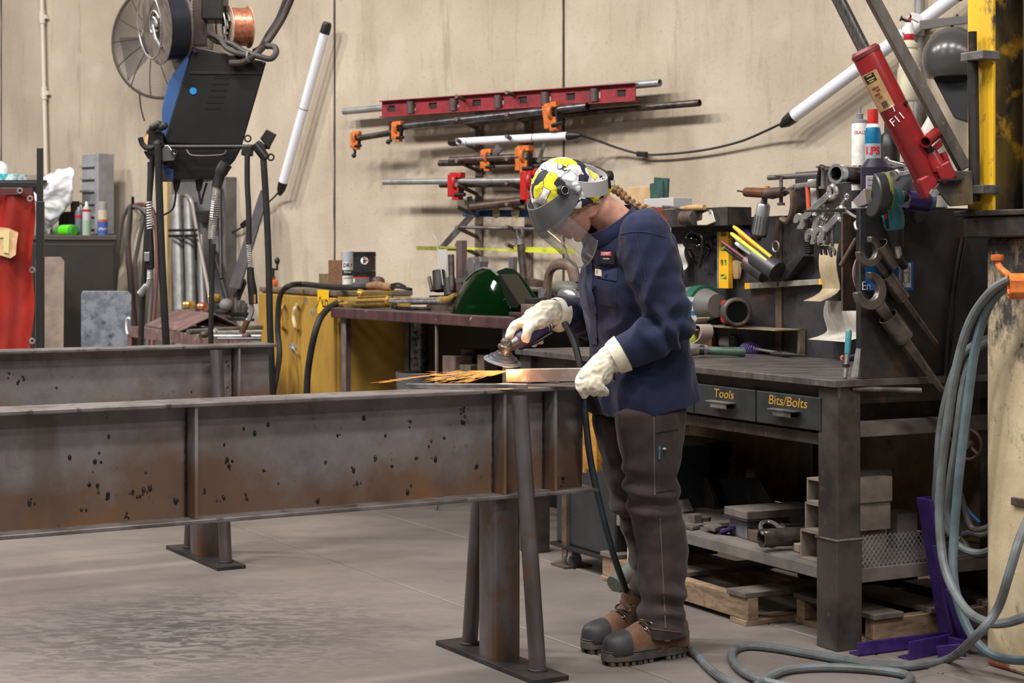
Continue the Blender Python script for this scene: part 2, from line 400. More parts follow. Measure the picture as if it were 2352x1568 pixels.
def drawer(x0,x1,word):
 z0,z1=.712,.822
 d=bb('drawer',(x0,-.005,z0),(x1,.06,z1),DRAWM,.003)
 c=(x0+x1)/2
 s=MB();s.box(BF,(c-.075,-.035,.766),(c+.075,-.005,.77));s.box(BF,(c-.05,-.03,.745),(c+.05,-.027,.768));s.box(BF,(c-.05,-.03,.745),(c+.05,-.005,.748));mk('handle',s,STEEL,d,sm=0)
 if word:text('lettering',word,.044 if len(word)<6 else.046,fr(BF@V((c-.0,-.0055,.795)),bX,UP),INK,d,sx=1.25,shear=.12)
xA=bl(BN(1597,925,0)).x;xB=bl(BN(1738.5,925,0)).x;xC=bl(BN(1887,960,0)).x
drawer(xA,xB-.004,'Tools');drawer(xB+.004,xC,'Bits/Bolts');drawer(xA-(xC-xB),xA-.006,'')
PY=BD-.045
def bx(px,py=600,y=PY):return bl(BN(px,py,y)).x
zt=bl(BN(1745,497,PY)).z
bb('back_panel',(BL+.05,PY,.885),(bx(1828)-.004,PY+.012,zt),PANELM,.002)
z2=bl(BN(1850,394,PY)).z;ze0=1.445
bb('back_panel',(bx(1826),PY,.885),(bx(2010),PY+.012,z2),PANELM,.002)
bb('back_panel',(bx(2010)+.003,PY,.885),(.0,PY+.012,ze0),PANELM,.002)
bb('seam_strip',(bx(1784,750),PY-.008,.885),(bx(1798,750),PY,zt),RUSTY,.001)
ze=.885+.56
bb('end_panel',(-.006,.095,.886),(.004,PY,ze),PANELM,.001)
bb('panel_lip',(-.02,.095,.886),(-.006,.13,ze),DSTEEL,.001)
bb('top_plate',(-.42,.18,ze),(.0,PY,ze+.006),DSTEEL,.001)
s=MB();xd_=bl(BN(1932,600,.44)).x;s.box(BF,(xd_,.44,1.09),(xd_+.01,PY,ze));mk('divider',s,RUSTY,bench,sm=0)
SHZ=ze+.006
s=MB();p=BE(1968,876,.02);s.cyl(BF@V((0,.06,.855)),BF@V((.06,.3,.845)),.009);mk('peg',s,STEEL,bench)
s=MB();s.cyl(BF@V((-.004,.012,.82)),BF@V((-.004,.012,.862)),.006,.009);mk('bolt',s,STEEL,bench)
s=MB();s.box(BF,(.004,.115,1.175),(.0052,.315,1.27));st=mk('sticker',s,mat('blue_sticker',S(30,110,190),.4),bench,sm=0)
M_E=fr(BF@V((.0054,.122,1.19)),bY,UP)
text('lettering','En.',.04,M_E,WHITE,st,ext=.0004)
s=MB();s.box(BF,(.0052,.255,1.185),(.0058,.305,1.265));mk('barcode_panel',s,WHITE,st,sm=0)
s=MB()
for k in range(12):s.box(BF,(.0058,.259+k*.0036,1.2),(.0061,.259+k*.0036+.0008*(1+k%3),1.255))
mk('barcode',s,BLACKP,st,sm=0)
PAPER=mat('old_paper',S(176,158,128),.8,0,S(150,132,104),9);PAPW=mat('grey_paper',S(196,190,182),.8,0,S(176,168,158),12)
def sheet(name,label,px0,px1,py0,py1,y0,m,curl,cat='paper'):
 xa,xb=bx(px0,py0,y0),bx(px1,py0,y0);za,zb=bl(BN(px0,py0,y0)).z,bl(BN(px0,py1,y0)).z
 s=MB();n=14;A=[];B_=[]
 for k in range(n+1):
  u=k/n;z=za+(zb-za)*u;yy=y0-curl*max(0,(u-.75)/.25)**2-.012*math.sin(u*5)
  A.append([BF@V((xa,yy,z)),BF@V((xb,yy-.004,z)),BF@V((xb,yy+.0025-.004,z)),BF@V((xa,yy+.0025,z))])
 s.loft(A);one(name,s,m,label,cat)
sheet('paper_sheet','tan curled card hanging on the tool panel left of the wrench hooks',1886,1928,560,690,PY-.05,PAPER,.10)
sheet('paper_sheet','grey curled paper sheet hanging low below the tan card',1897,1985,690,778,PY-.03,PAPW,.10)
sheet('paper_sheet','white paper scrap hanging behind the shirt back',1556,1578,560,622,PY-.04,PAPW,.03)
sheet('label_card','white tag with yellow bars behind the orange hammer',1856,1883,412,495,PY-.012,WHITE,.0,'card')
def hang(px,py,y):return BN(px,py,y)
yP=PY
def torpedo():
 a=BN(1667,662,yP-.03);b=BN(1668,532,yP-.03);w_=abs(bx(1681)-bx(1659))/2
 t=thing('spirit_level','short yellow spirit level hung upright on the tool panel','level',a)
 Mx=fr(a,bX,UP);h=(b-a).length
 s=MB()
 zs=[0,.16,.24,.40,.50,.66,.78,.92,1]
 for i in range(8):
  z0,z1=zs[i]*h,zs[i+1]*h
  if i%2==0:s.box(Mx,(-w_,z0,-.012),(w_,z1,.012))
  else:s.box(Mx,(-w_,z0,-.012),(-w_*.6,z1,.012));s.box(Mx,(w_*.6,z0,-.012),(w_,z1,.012));s.box(Mx,(-w_,z0,-.012),(w_,z1,-.008))
 mk('body',s,YELLOW,t,sm=0,bev=.001)
 s=MB();s.box(Mx,(-w_-.012,0,-.013),(-w_,h,.013));mk('edge',s,BSTEEL,t,sm=0)
 for k,(u,vert) in enumerate(((.20,0),(.45,1),(.72,0))):
  s=MB();c=Mx@V((0,u*h,.004));d=UP if vert else bX*.9+UP*.3
  s.cyl(c-d.normalized()*w_*.55,c+d.normalized()*w_*.55,.008);mk('vial',s,mat('vial',S(150,190,90),.1),t)
torpedo()
t=thing('welding_square','purple triangular welding magnet square beside the yellow level','square',BN(1700,568,yP-.03))
s=MB();f_=lambda x,y:BN(x,y,yP-.03)
tr(s,[(1682,500),(1694,503),(1722,545),(1716,552),(1698,528),(1699,566),(1682,568)],f_,bY*.02);mk('body',s,PURPLE,t,sm=0,bev=.002)
s=MB();s.cyl(BN(1690,520,yP-.03)-bY*.004,BN(1690,520,yP-.03)+bY*.002,.012,n=16);mk('rivet',s,DSTEEL,t)
s=MB();tr(s,[(1686,543),(1695,543),(1695,562),(1686,562)],lambda x,y:BN(x,y,yP-.032),bY*.004);mk('slot',s,BLACKP,t,sm=0)
t=thing('paint_brush','small tan bristle brush hung below the purple square','brush',BN(1693,640,yP-.02))
s=MB();s.loft([[BN(1693,py,yP-.02)+bX*(wx*math.cos(a))+bY*(.012*math.sin(a)) for a in[2*math.pi*k/10 for k in range(10)]] for py,wx in((640,.02),(625,.03),(605,.032),(596,.026))]);mk('bristles',s,mat('bristle',S(158,128,90),.8,0,S(120,92,62),60,stretch=(1,1,.1)),t)
s=MB();s.loft([[BN(1693,py,yP-.02)+bX*(wx*math.cos(a))+bY*(.012*math.sin(a)) for a in[2*math.pi*k/10 for k in range(10)]] for py,wx in((598,.03),(592,.03),(588,.016),(560,.01))]);mk('handle',s,DSTEEL,t)
LENS=mat('dark_lens',S(18,18,20),.08,0)
t=thing('safety_glasses','black safety glasses hanging open on the tool panel','glasses',BN(1620,560,yP-.08))
for(px,py) in((1588,556),(1612,575)):
 s=MB();M_=fr(BN(px,py,yP-.06),bX,UP)@Matrix.Rotation(.5,4,'Y');s.ell(M_,(.045,.034,.012),16,8);mk('lens',s,LENS,t)
s=MB();s.tube(spl([BN(1575,545,yP-.07),BN(1590,532,yP-.09),BN(1612,545,yP-.1),BN(1612,590,yP-.08),BN(1608,612,yP-.03)]),.006,6);mk('frame',s,BLACKP,t)
s=MB();s.tube(spl([BN(1575,562,yP-.06),BN(1588,590,yP-.06),BN(1600,606,yP-.03)]),.005,6);mk('temple',s,BLACKP,t)
t=thing('glasses_glint','small glass knob standing in for the highlight of the clear glasses','knob',BN(1630,560,yP-.02))  # highlight of the clear glasses, built as a small glass shape
s=MB();s.ell(fr(BN(1631,557,yP-.02),bX,UP),(.022,.03,.018),14,8);mk('lens',s,glass('clear_glass',(1,1,1,1)),t)
s=MB();s.cyl(BN(1631,557,yP),BN(1631,557,yP-.012),.028);mk('mount',s,DSTEEL,t)
x0,x1=bx(1500,500,yP-.1),bx(1681,500,yP-.1);zS0,zS1=bl(BN(1600,519,yP-.12)).z,bl(BN(1600,478,yP-.12)).z
s=MB();s.box(BF,(x0-.35,yP-.12,zS0),(x1,yP-.116,zS1));s.box(BF,(x0-.35,yP-.116,zS0),(x1,yP+.012,zS0+.004));s.box(BF,(x0-.35,yP-.12,zS1-.004),(x1-.25,yP+.012,zS1));s.box(BF,(x1-.004,yP-.12,zS0),(x1,yP,zS1));s.box(BF,(x1-.26,yP-.116,zS0),(x1-.256,yP,zS1))
mk('channel_shelf',s,BFRM,bench,sm=0)
def shelfthing(px,py,y=yP-.05):return BN(px,py,y)
WOOD=mat('pine',S(190,156,112),.6,0,S(160,120,80),10,stretch=(1,8,8));CARD=mat('cardboard',S(188,158,118),.8,0,S(170,140,100),10)
yS=yP-.055
def bxbox(name,label,cat,px0,px1,py0,py1,y,dep,m,rot=0,bev=.003,parts=None):
 a=BN((px0+px1)/2,py1,y);wdt=abs(bl(BN(px1,py1,y)).x-bl(BN(px0,py1,y)).x);h=(py1-py0)/FPX*a.y
 M_=fr(a,bX,bY,UP)@Matrix.Rotation(R(rot),4,'Y')
 s=MB();s.box(M_,(-wdt/2,0,0),(wdt/2,dep,h));return one(name,s,m,label,cat,sm=0,bev=bev),M_,wdt,h
zsh=BN(1600,478,yS)
bxbox('cardboard_box','small tan cardboard box on the channel shelf behind the braid','box',1440,1492,428,478,yS,.05,CARD)
bxbox('plastic_tray','shallow pale grey tray on the channel shelf under the green booklets','tray',1478,1546,455,478,yS-.03,.1,mat('grey_plastic',S(176,174,172),.5))
o=thing('booklet_stack','two dark green booklets leaning in the grey tray','book',BN(1512,455,yS-.01))
for(a,b,c,d,k) in((1494,1522,418,455,-6),(1500,1531,408,453,5)):
 s=MB();p=BN((a+b)/2,d,yS-.01+k*.001);M_=fr(p,bX,bY,UP)@Matrix.Rotation(R(k),4,'Y');w_=abs(bx(b)-bx(a))/2;s.box(M_,(-w_,0,0),(w_,.012,(d-c)/FPX*p.y));mk('booklet',s,mat('green_cover',S(44,78,70),.6,0,S(34,62,56),12),o,sm=0,bev=.002)
t=thing('file','wooden handled file lying on the channel shelf','file',BN(1570,480,yS-.07))
s=MB();s.tube([BN(1564,478,yS-.075),BN(1580,477,yS-.075),BN(1605,476,yS-.075),BN(1618,476,yS-.075)],[.006,.012,.013,.011],12);mk('handle',s,WOOD,t)
s=MB();s.tube([BN(1522,474,yS-.03),BN(1566,478,yS-.07)],.006,6,sx=.4);mk('blade',s,STEEL,t)
t=thing('saw_chain_guard','dark red notched guard lying on the channel shelf by the collar','guard',BN(1500,500,yS-.09))
s=MB();tr(s,[(1470,490),(1476,470),(1484,482),(1492,474),(1500,482),(1508,475),(1516,484),(1526,508),(1500,512)],lambda x,y:BN(x,y,yS-.085),bY*.03);mk('body',s,mat('oxide_red',S(120,50,46),.6,0,S(86,40,38),14),t,sm=0,bev=.002)
t=thing('spring_clip','beige metal clip hanging over the channel shelf edge','clip',BN(1620,516,yS-.09))
s=MB();tr(s,[(1600,508),(1612,505),(1613,490),(1626,484),(1632,484),(1640,510),(1622,517),(1601,517)],lambda x,y:BN(x,y,yS-.075),bY*.014);mk('jaw',s,mat('beige_metal',S(190,180,160),.5),t,sm=0,bev=.002)
s=MB();s.tube(spl([BN(1626,486,yS-.08),BN(1632,482,yS-.085),BN(1636,488,yS-.085),BN(1641,508,yS-.085)]),.003,6);mk('wire',s,BSTEEL,t)
t=thing('tin_can','dark rusted tin lying on its side under the file','can',BN(1582,516,yS-.08))
c=BN(1582,500,yS-.075);s=MB();s.lathe(fr(c,UP,bY,-bX),[(.0,-.05),(.03,-.05),(.032,-.048),(.032,.04),(.0,.04)],18);mk('body',s,RUSTY,t)
s=MB();s.lathe(fr(c,UP,bY,-bX),[(.029,-.052),(.033,-.052),(.033,-.046),(.029,-.046)],18);mk('rim',s,STEEL,t)
t=thing('marker_holder','two welded pipe cups holding markers on the tool panel','holder',BN(1790,640,yP-.05))
ax=(BN(1740,585,yP-.1)-BN(1800,628,yP-.07)).normalized()
MK=[]
for(c0,r,L) in((BN(1786,624,yP-.075),.043,.135),(BN(1758,632,yP-.075),.035,.115)):
 s=MB();s.pipe(c0,c0+ax*L,r,.004,20);s.cyl(c0,c0+ax*.004,r-.002);mk('cup',s,PANELM,t);MK.append((c0,r,L))
s=MB();tr(s,[(1790,643),(1806,640),(1846,588),(1822,590)],lambda x,y:BN(x,y,yP-.05),bY*.05);mk('bracket',s,PANELM,t,sm=0)
cols=[('yellow marker with round cap sticking up in the pipe cup',YELLOW,.05,-.012,.20),('orange marker leaning in the pipe cup',mat('orange_marker',S(226,96,50),.4),.035,.006,.175),('white marker with red band at the front of the pipe cup',WHITE,.02,-.018,.165),('thin white marker in the middle of the pipe cup',mat('white_b',S(220,220,216),.4),.0,.018,.16),('lime capped marker low in the pipe cups',mat('lime_cap',S(190,214,60),.4),.028,-.03,.185),('white soapstone holder at the back of the pipe cup',mat('white_c',S(206,206,200),.4),-.012,.02,.18),('dark red marker at far left of the pipe cups',mat('dark_red',S(100,40,44),.4),None,-.012,.18),('black marker in the smaller pipe cup',BLACKP,None,.012,.165)]
e1=ax.orthogonal().normalized();e1=(UP-ax*UP.dot(ax)).normalized();e2=ax.cross(e1)
for k,(lb,m,u,v,L) in enumerate(cols):
 c0,r,_=MK[0] if u is not None else MK[1];u=u if u is not None else.012*(1 if k==6 else-1)
 u*=.8;L+=.045;q=c0+e1*u+e2*v*.9+ax*.05;d=(ax+e1*u*1.5).normalized()
 tt=thing('marker',lb,'marker',q,'markers in the pipe cups')
 s=MB();s.cyl(q,q+d*(L*.72),.0085,n=12);mk('barrel',s,WHITE if k in(2,3,5) else m,tt)
 s=MB();s.lathe(fr(q+d*(L*.72),d.orthogonal(),d.cross(d.orthogonal()),d),[(0,0),(.0095,0),(.009,L*.22),(.006,L*.28),(0,L*.28)],12);mk('cap',s,m,tt)
for k,(px,py,r) in enumerate(((1782,566,.022),)):
 s=MB();s.torus(fr(BN(px,py,yP-.04),bX,UP),r,.0035,24,6);one('key_ring',s,BSTEEL,'bright steel ring hooked behind the pipe cups','ring')
t=thing('bar_level','long grey bar level with yellow ends below the marker cups','level',BN(1800,655,yP-.02))
def barseg(p0,p1,h,m,nm,par=t,y=yP-.03,th=.022):
 s=MB();tr(s,[(p0[0],p0[1]-h/2),(p1[0],p1[1]-h/2),(p1[0],p1[1]+h/2),(p0[0],p0[1]+h/2)],lambda x,y_:BN(x,y_,y),bY*th);return mk(nm,s,m,par,sm=0,bev=.0015)
barseg((1722,656.5),(1880,647),13,mat('level_grey',S(170,166,156),.4,.4,S(140,136,130),20),'body');barseg((1710,657),(1722,656.5),14,YELLOW,'end_cap');barseg((1880,647),(1893,646),14,YELLOW,'end_cap')
barseg((1784,652.6),(1789,652.4),9,BLACKP,'mark',y=yP-.0305,th=.004)
t=thing('die_grinder','grey ribbed air die grinder hanging under the brown air chisel','tool',BN(1745,555,yP-.07))
pa=BN(1757,452,yP-.08);pb=BN(1742,552,yP-.08);d=pb-pa;q=fr(pa,d.orthogonal(),d.cross(d.orthogonal()),d);L=d.length
s=MB();s.lathe(q,[(.0,0),(.012,0),(.014,L*.16),(.0,L*.17)],14);mk('spindle',s,mat('dark_green',S(44,62,58),.5),t)
s=MB();s.lathe(q,[(0,L*.15),(.022,L*.15),(.028,L*.2),(.03,L*.7),(.031,L*.85),(0,L*.85)],20);g_=mk('body',s,mat('cast_alu',S(150,150,150),.4,.7),t)
s=MB()
for k in range(14):
 a=k*2*math.pi/14;s.cyl(q@V((.0295*math.cos(a),.0295*math.sin(a),L*.42)),q@V((.031*math.cos(a),.031*math.sin(a),L*.84)),.0022,n=6)
mk('ribs',s,mat('cast_alu_dark',S(110,110,112),.4,.6),g_)
s=MB();s.lathe(q,[(0,L*.85),(.032,L*.85),(.03,L*.9),(.012,L*.93),(.01,L),(0,L)],18);mk('tail',s,BLACKP,t)
t=thing('air_chisel','brown air chisel with thin bit pointing left on the tool panel','tool',BN(1760,460,yP-.09))
s=MB();s.tube([BN(1711,441,yP-.09),BN(1714,441,yP-.09),BN(1755,443,yP-.09),BN(1762,443,yP-.09)],[.012,.02,.021,.02],14);mk('barrel',s,mat('bronze_paint',S(118,74,56),.4,.5,S(92,66,50),20),t)
s=MB();s.tube([BN(1760,443,yP-.09),BN(1775,444,yP-.085),BN(1800,440,yP-.08)],[.022,.024,.02],12);mk('handle',s,RUSTY,t)
s=MB();s.cyl(BN(1694,438,yP-.09),BN(1712,441,yP-.09),.0035);mk('bit',s,DSTEEL,t)
s=MB();s.cbox(fr(BN(1762,433,yP-.09),bX,UP),(.02,.02,.014));mk('trigger',s,ORANGE,t,sm=0)
def c_clamp(label,path,scr,th=.012,w_=.03,grp=None,m=RUSTY,y=yP-.07,name='c_clamp'):
 t=thing(name,label,'clamp',path[0],grp)
 s=MB();s.tube(spl(path,6),th,8,sx=1.5);mk('frame',s,m,t)
 s=MB();s.cyl(scr[0],scr[1],.008,n=10);e=mk('screw',s,STEEL,t)
 s=MB();s.cyl(scr[1]-(scr[1]-scr[0]).normalized()*.004,scr[1]+(scr[1]-scr[0]).normalized()*.006,.016);mk('pad',s,STEEL,t)
 s=MB();c=scr[0];a_=(scr[1]-scr[0]).normalized().orthogonal();s.cyl(c-a_*.03,c+a_*.03,.0045,n=8);mk('tommy_bar',s,STEEL,t)
b_=lambda x,y,yy=yP-.07:BN(x,y,yy)
c_clamp('brown C-clamp hanging open at the panel step beside the air chisel',[b_(1796,446),b_(1812,438),b_(1822,445),b_(1822,480),b_(1812,508),b_(1797,503)],[b_(1794,405),b_(1794,468)])
for k,(px,lb) in enumerate(((1887,'first dark C-clamp on the panel top left of the chrome tube'),(1896,'second dark C-clamp, thinner, left of the chrome tube'),(1906,'mustard edged C-clamp nearest the chrome tube'))):
 yy=yP-.16+.02*k
 c_clamp(lb,[b_(px+2,380+4*k,yy),b_(px-2,392,yy),b_(px-6,420,yy),b_(px-4,455,yy),b_(px+2,464,yy)],[b_(px+4,384+3*k,yy-.03),b_(px+3,430,yy-.03)],.009,m=(DSTEEL,RUSTY,mat('mustard',S(130,100,50),.5,.2))[k],grp='C-clamps hung at the panel top')
s=MB();s.cyl(BN(1766,408,yP-.05),BN(1892,400,yP-.05),.011,n=12);one('steel_bar',s,mat('grey_bar',S(112,108,106),.45,.6),'grey round bar lying along the top of the tall tool panel','bar')
t=thing('hammer','ball hammer with orange handle hung on the tall tool panel','hammer',BN(1855,495,yP-.05))
s=MB();s.tube([BN(1813,432,yP-.06),BN(1825,428,yP-.06),BN(1834,427,yP-.06),BN(1858,424,yP-.06),BN(1870,422,yP-.06),BN(1884,418,yP-.06)],[.006,.010,.012,.012,.018,.02],12);mk('head',s,CHROME,t)
s=MB();s.cyl(BN(1855,428,yP-.06),BN(1858,485,yP-.06),.010);mk('handle',s,mat('orange_handle',S(190,84,48),.5),t)
s=MB();s.cyl(BN(1858,484,yP-.06),BN(1859,500,yP-.06),.012);mk('grip',s,BLACKP,t)
t=thing('chipping_hammer','black coil handled chipping hammer hanging below the orange hammer','hammer',BN(1857,588,yP-.04))
pts=[]
for k in range(16*10+1):
 u=k/160;c=BN(1855+5*u,505+78*u,yP-.04);rr=.020-.006*abs(2*u-1);a=k*2*math.pi/10
 pts.append(c+bX*(rr*math.cos(a))-bY*(rr*math.sin(a)))
s=MB();s.tube(pts,.0038,6);mk('coil_handle',s,BLACKP,t)
s=MB();s.cyl(BN(1854,500,yP-.04),BN(1860,586,yP-.04),.005);mk('shank',s,DSTEEL,t)
s=MB();s.cyl(BF@V((-.42,.56,ze+.01)),BF@V((-.62,.56,ze+.01)),.006);s.cyl(BF@V((-.62,.56,ze+.01)),BF@V((-.62,PY,ze+.01)),.006);mk('hook_rod',s,STEEL,bench)
def wrench(name,label,p0,p1,w_,m,grp=None,ring=1):
 """combination wrench between two points: ring end at p0, open end at p1"""
 p0=V(p0);p1=V(p1);d=(p1-p0).normalized();n_=-bY;n_=(n_-d*n_.dot(d)).normalized();sd=d.cross(n_)
 t=thing(name,label,'wrench',p0,grp);L=(p1-p0).length
 M_=fr(p0,sd,d,n_)
 s=MB();s.prism(M_,[(-w_*.5,w_),(w_*.5,w_),(w_*.42,L-w_*1.2),(-w_*.42,L-w_*1.2)],-w_*.22,w_*.22);mk('shaft',s,m,t,sm=0,bev=w_*.12)
 s=MB();s.torus(fr(p0,sd,d,n_),w_*.8,w_*.34,18,8);mk('ring_end',s,m,t)
 s=MB();M2=fr(p1,sd,d,n_)@Matrix.Rotation(.26,4,'Z');jaw=[(w_*1.15*math.cos(a),w_*1.15*math.sin(a)) for a in[R(120+300*k/16) for k in range(17)]]+[(w_*.42,w_*.75),(w_*.42,-w_*.1),(0,-w_*.35),(-w_*.42,-w_*.1),(-w_*.42,w_*.75)]
 s.prism(M2,jaw,-w_*.26,w_*.26);mk('open_end',s,m,t,sm=0,bev=w_*.06)
yw=.5
GW='chrome wrenches hung by the tan card'
wrench('wrench','long wrench slanting down left in front of the tool panel',BN(1912,440,yw),BN(1836,508,yw),.027,CHROME,GW)
wrench('wrench','bright wrench slanting left, nearest the end panel',BN(1932,490,yw-.02),BN(1884,538,yw-.02),.028,CHROME,GW)
wrench('wrench','thin wrench sticking up beside the nearest slanting wrench',BN(1945,452,yw),BN(1922,486,yw),.012,CHROME,GW)
wrench('wrench','upright chrome wrench, first of three hanging at left',BN(1886,484,yw+.02),BN(1862,543,yw+.02),.027,CHROME,GW)
wrench('wrench','upright chrome wrench, middle of three hanging',BN(1890,490,yw+.03),BN(1876,545,yw+.03),.024,CHROME,GW)
wrench('wrench','upright chrome wrench, third of three hanging',BN(1896,492,yw+.04),BN(1888,550,yw+.04),.024,CHROME,GW)
for k in range(3):
 wrench('wrench',('dull grey wrench hanging behind the chrome ones, leftmost','dull grey wrench hanging behind the chrome ones, middle','dull grey wrench hanging behind the chrome ones, nearest the divider')[k],BN(1895+8*k,515,yw+.06),BN(1890+11*k,575+(k==2)*4,yw+.06),.017,STEEL,GW)
t=thing('grinding_disc','pinkish grinding disc hanging behind the end panel edge','disc',BF@V((-.04,.12,1.16)))
c=BE(2004,628,-.035);s=MB();s.lathe(fr(c,bY,UP),[(.012,0),(.085,0),(.085,.006),(.012,.006),(.012,0)],36);mk('wheel',s,mat('pink_abrasive',S(124,94,96),.8),t)
s=MB();s.lathe(fr(c,bY,UP),[(.006,-.002),(.02,-.002),(.02,.0085),(.006,.0085),(.006,-.002)],20);mk('hub',s,STEEL,t)
s=MB();s.cyl(BE(1932,610,-.16),BE(1968,548,-.1),.009);one('punch',s,RUSTY,'rusty round punch stuck beside the divider','punch')
# ================================================================== things on the end panel and its top plate
pE=lambda x,y,off=.05:BE(x,y,off)
def grinder_teal():
 t=thing('angle_grinder','teal air angle grinder hanging head up on the end panel','grinder',pE(2070,560))
 TL=TEAL
 hd=pE(2035,455,.07);ax=(pE(2085,455,.09)-pE(2030,462,.07)).normalized()
 c=pE(2010,447,.065)
 s=MB();s.lathe(fr(c-ax*.015,UP,ax.cross(UP),ax),[(.02,0),(.068,0),(.072,.004),(.072,.034),(.069,.034),(.068,.006),(.02,.004),(.02,0)],30,15,215);mk('guard',s,mat('guard_steel',S(72,72,76),.4,.6),t)
 s=MB();s.lathe(fr(pE(2032,447,.05),UP,ax.cross(UP),ax),[(.0,-.004),(.072,-.004),(.072,0),(.0,0)],36);mk('flap_disc',s,mat('olive_disc',S(126,130,66),.7),t)
 s=MB();s.lathe(fr(c,UP,ax.cross(UP),ax),[(0,0),(.03,0),(.03,.03),(.0,.03)],18);mk('hub',s,DSTEEL,t)
 s=MB();s.tube([pE(2018,456,.07),pE(2040,455,.07),pE(2062,452,.075),pE(2070,453,.075)],[.018,.03,.031,.02],14);s.ell(fr(pE(2040,456,.09),UP,ax.cross(UP),ax),(.02,.02,.02),12,8);mk('gear_head',s,TL,t)
 s=MB();s.cyl(pE(2021,460,.1),pE(2022,460,.108),.012,n=6);mk('bolt',s,BSTEEL,t)
 s=MB();s.tube(spl([pE(2046,462,.07),pE(2050,485,.07),pE(2054,515,.07),pE(2056,528,.07)],4),lambda u:.032-.004*math.cos(u*6),16);mk('body',s,TL,t)
 s=MB();tr(s,[(2030,487),(2037,485),(2041,525),(2035,526)],lambda x,y:pE(x,y,.1),bX*.004);mk('badge',s,BLACKP,t,sm=0)
 s=MB();tr(s,[(2032,490),(2036,489),(2037,503),(2034,503)],lambda x,y:pE(x,y,.1045),bX*.002);mk('red_mark',s,REDP,t,sm=0)
 s=MB();s.tube(spl([pE(2056,527,.07),pE(2058,545,.07),pE(2060,565,.07)],4),lambda u:.03-.008*u,14);mk('grip',s,RUBBER,t)
 s=MB();s.cyl(pE(2060,563,.07),pE(2064,590,.06),.012);mk('valve',s,BSTEEL,t)
 s=MB();s.tube(spl([pE(2063,586,.06),pE(2070,600,.055),pE(2078,612,.05)],4),.014,10);mk('coupler',s,BLACKP,t)
 s=MB();s.lathe(fr(pE(2080,618,.05),bY,bX,-UP),[(0,0),(.012,0),(.012,.01),(.008,.014),(.011,.02),(.008,.026),(.008,.04),(.004,.046),(0,.046)],12);mk('plug',s,BSTEEL,t)
 s=MB();s.tube(spl([pE(2066,440,.08),pE(2080,442,.08),pE(2090,452,.08),pE(2088,462,.08),pE(2072,470,.08),pE(2062,468,.08)],5),.003,6);mk('hanger',s,BSTEEL,t)
 s=MB();s.cyl(pE(2066,452,.075),pE(2080,452,.075),.016);mk('spindle',s,BLACKP,t)
grinder_teal()
WRM=mat('forged_wrench',S(120,112,106),.4,.75,S(84,76,72),10,c3=S(70,56,48),s3=24,bump=.06)
def bigwrench(label,jc,jr,gap_dir,p1,w_,tubecol,off,cuff):
 """jaw centre/radius in metres, shaft running to p1"""
 t=thing('open_end_wrench',label,'wrench',p1)
 d=(p1-jc).normalized();n_=bX;sd=n_.cross(d)
 M_=fr(jc,sd,d,n_);g=gap_dir
 out=[]
 for k in range(25):a=R(90+g+42+(360-84)*k/24);out.append((jr*math.cos(a),jr*math.sin(a)))
 inn=[]
 for k in range(13):a=R(90+g-60-(240)*k/12);inn.append((jr*.55*math.cos(a),jr*.55*math.sin(a)))
 n=26;ringv=[]
 for k in range(n+1):
  a=R(90+g+44+(360-88)*k/n);e=1-.5*abs(2*k/n-1)**4
  ro=jr*1.0;ri=jr*(.62-.16*(1-abs(2*k/n-1)**2));off2=.012
  ringv.append([M_@V((ro*math.cos(a),ro*math.sin(a),-off2)),M_@V((ro*math.cos(a),ro*math.sin(a),off2)),M_@V((ri*math.cos(a),ri*math.sin(a),off2)),M_@V((ri*math.cos(a),ri*math.sin(a),-off2))])
 s=MB();s.loft(ringv);mk('jaw',s,WRM,t,sm=40,bev=.003)
 L=(p1-jc).length
 s=MB();s.tube([jc+d*jr*.85,jc+d*(jr+.06),jc+d*(L*.6),p1],[w_*.7,w_*.55,w_*.5,w_*.35],10,sx=.5);mk('shaft',s,WRM,t)
 if cuff:
  s=MB();s.pipe(jc+d*(jr+cuff[0]),jc+d*(jr+cuff[1]),cuff[2],.004,18);mk('sleeve',s,WRM,t)
 return t
bigwrench('upper big open-end wrench with pipe sleeve hanging on the end panel',BE(1996,578,.035),.05,178,BE(2152,790,.03),.024,None,0,(.055,.16,.026))
bigwrench('lower bigger open-end wrench hanging across the end panel to the hoses',BE(1997,668,.045),.062,172,BE(2164,897,.05),.034,None,0,(.05,.15,.034))
s=MB();s.pipe(BE(2022,560,.04),BE(2052,608,.03),.026,.004,20);one('deep_socket',s,WRM,'dark deep socket tube stuck beside the upper big wrench','socket')
s=MB();s.tube(spl([BE(1940,480,-.2),BE(1958,494,-.12),BE(1972,502,-.03),BE(1964,512,-.03),BE(1966,524,-.02),BE(1970,528,-.01)],5),.005,6);one('wire_hook',s,BSTEEL,'bright bent wire hook beside the end panel top','hook')
yT=.42
t=thing('chrome_tube','thick chrome tube lying across the panel top, open end left','tube',BN(1950,415,.3))
s=MB();a=BN(1922,399,.34);b=BN(1988,405,.5);s.pipe(a,b,.033,.008,26);mk('body',s,mat('dark_chrome',S(120,114,112),.15,1,S(70,66,64),20),t)
s=MB();d=(b-a).normalized();s.pipe(a-d*.006,a+d*.02,.036,.011,26);mk('collar',s,CHROME,t)
def lathe_thing(name,label,cat,base,prof_list,n=24):
 t=thing(name,label,cat,base)
 for nm,prof,m in prof_list:
  s=MB();s.lathe(fr(base,(1,0,0),(0,1,0),UP),prof,n);mk(nm,s,m,t)
 return t
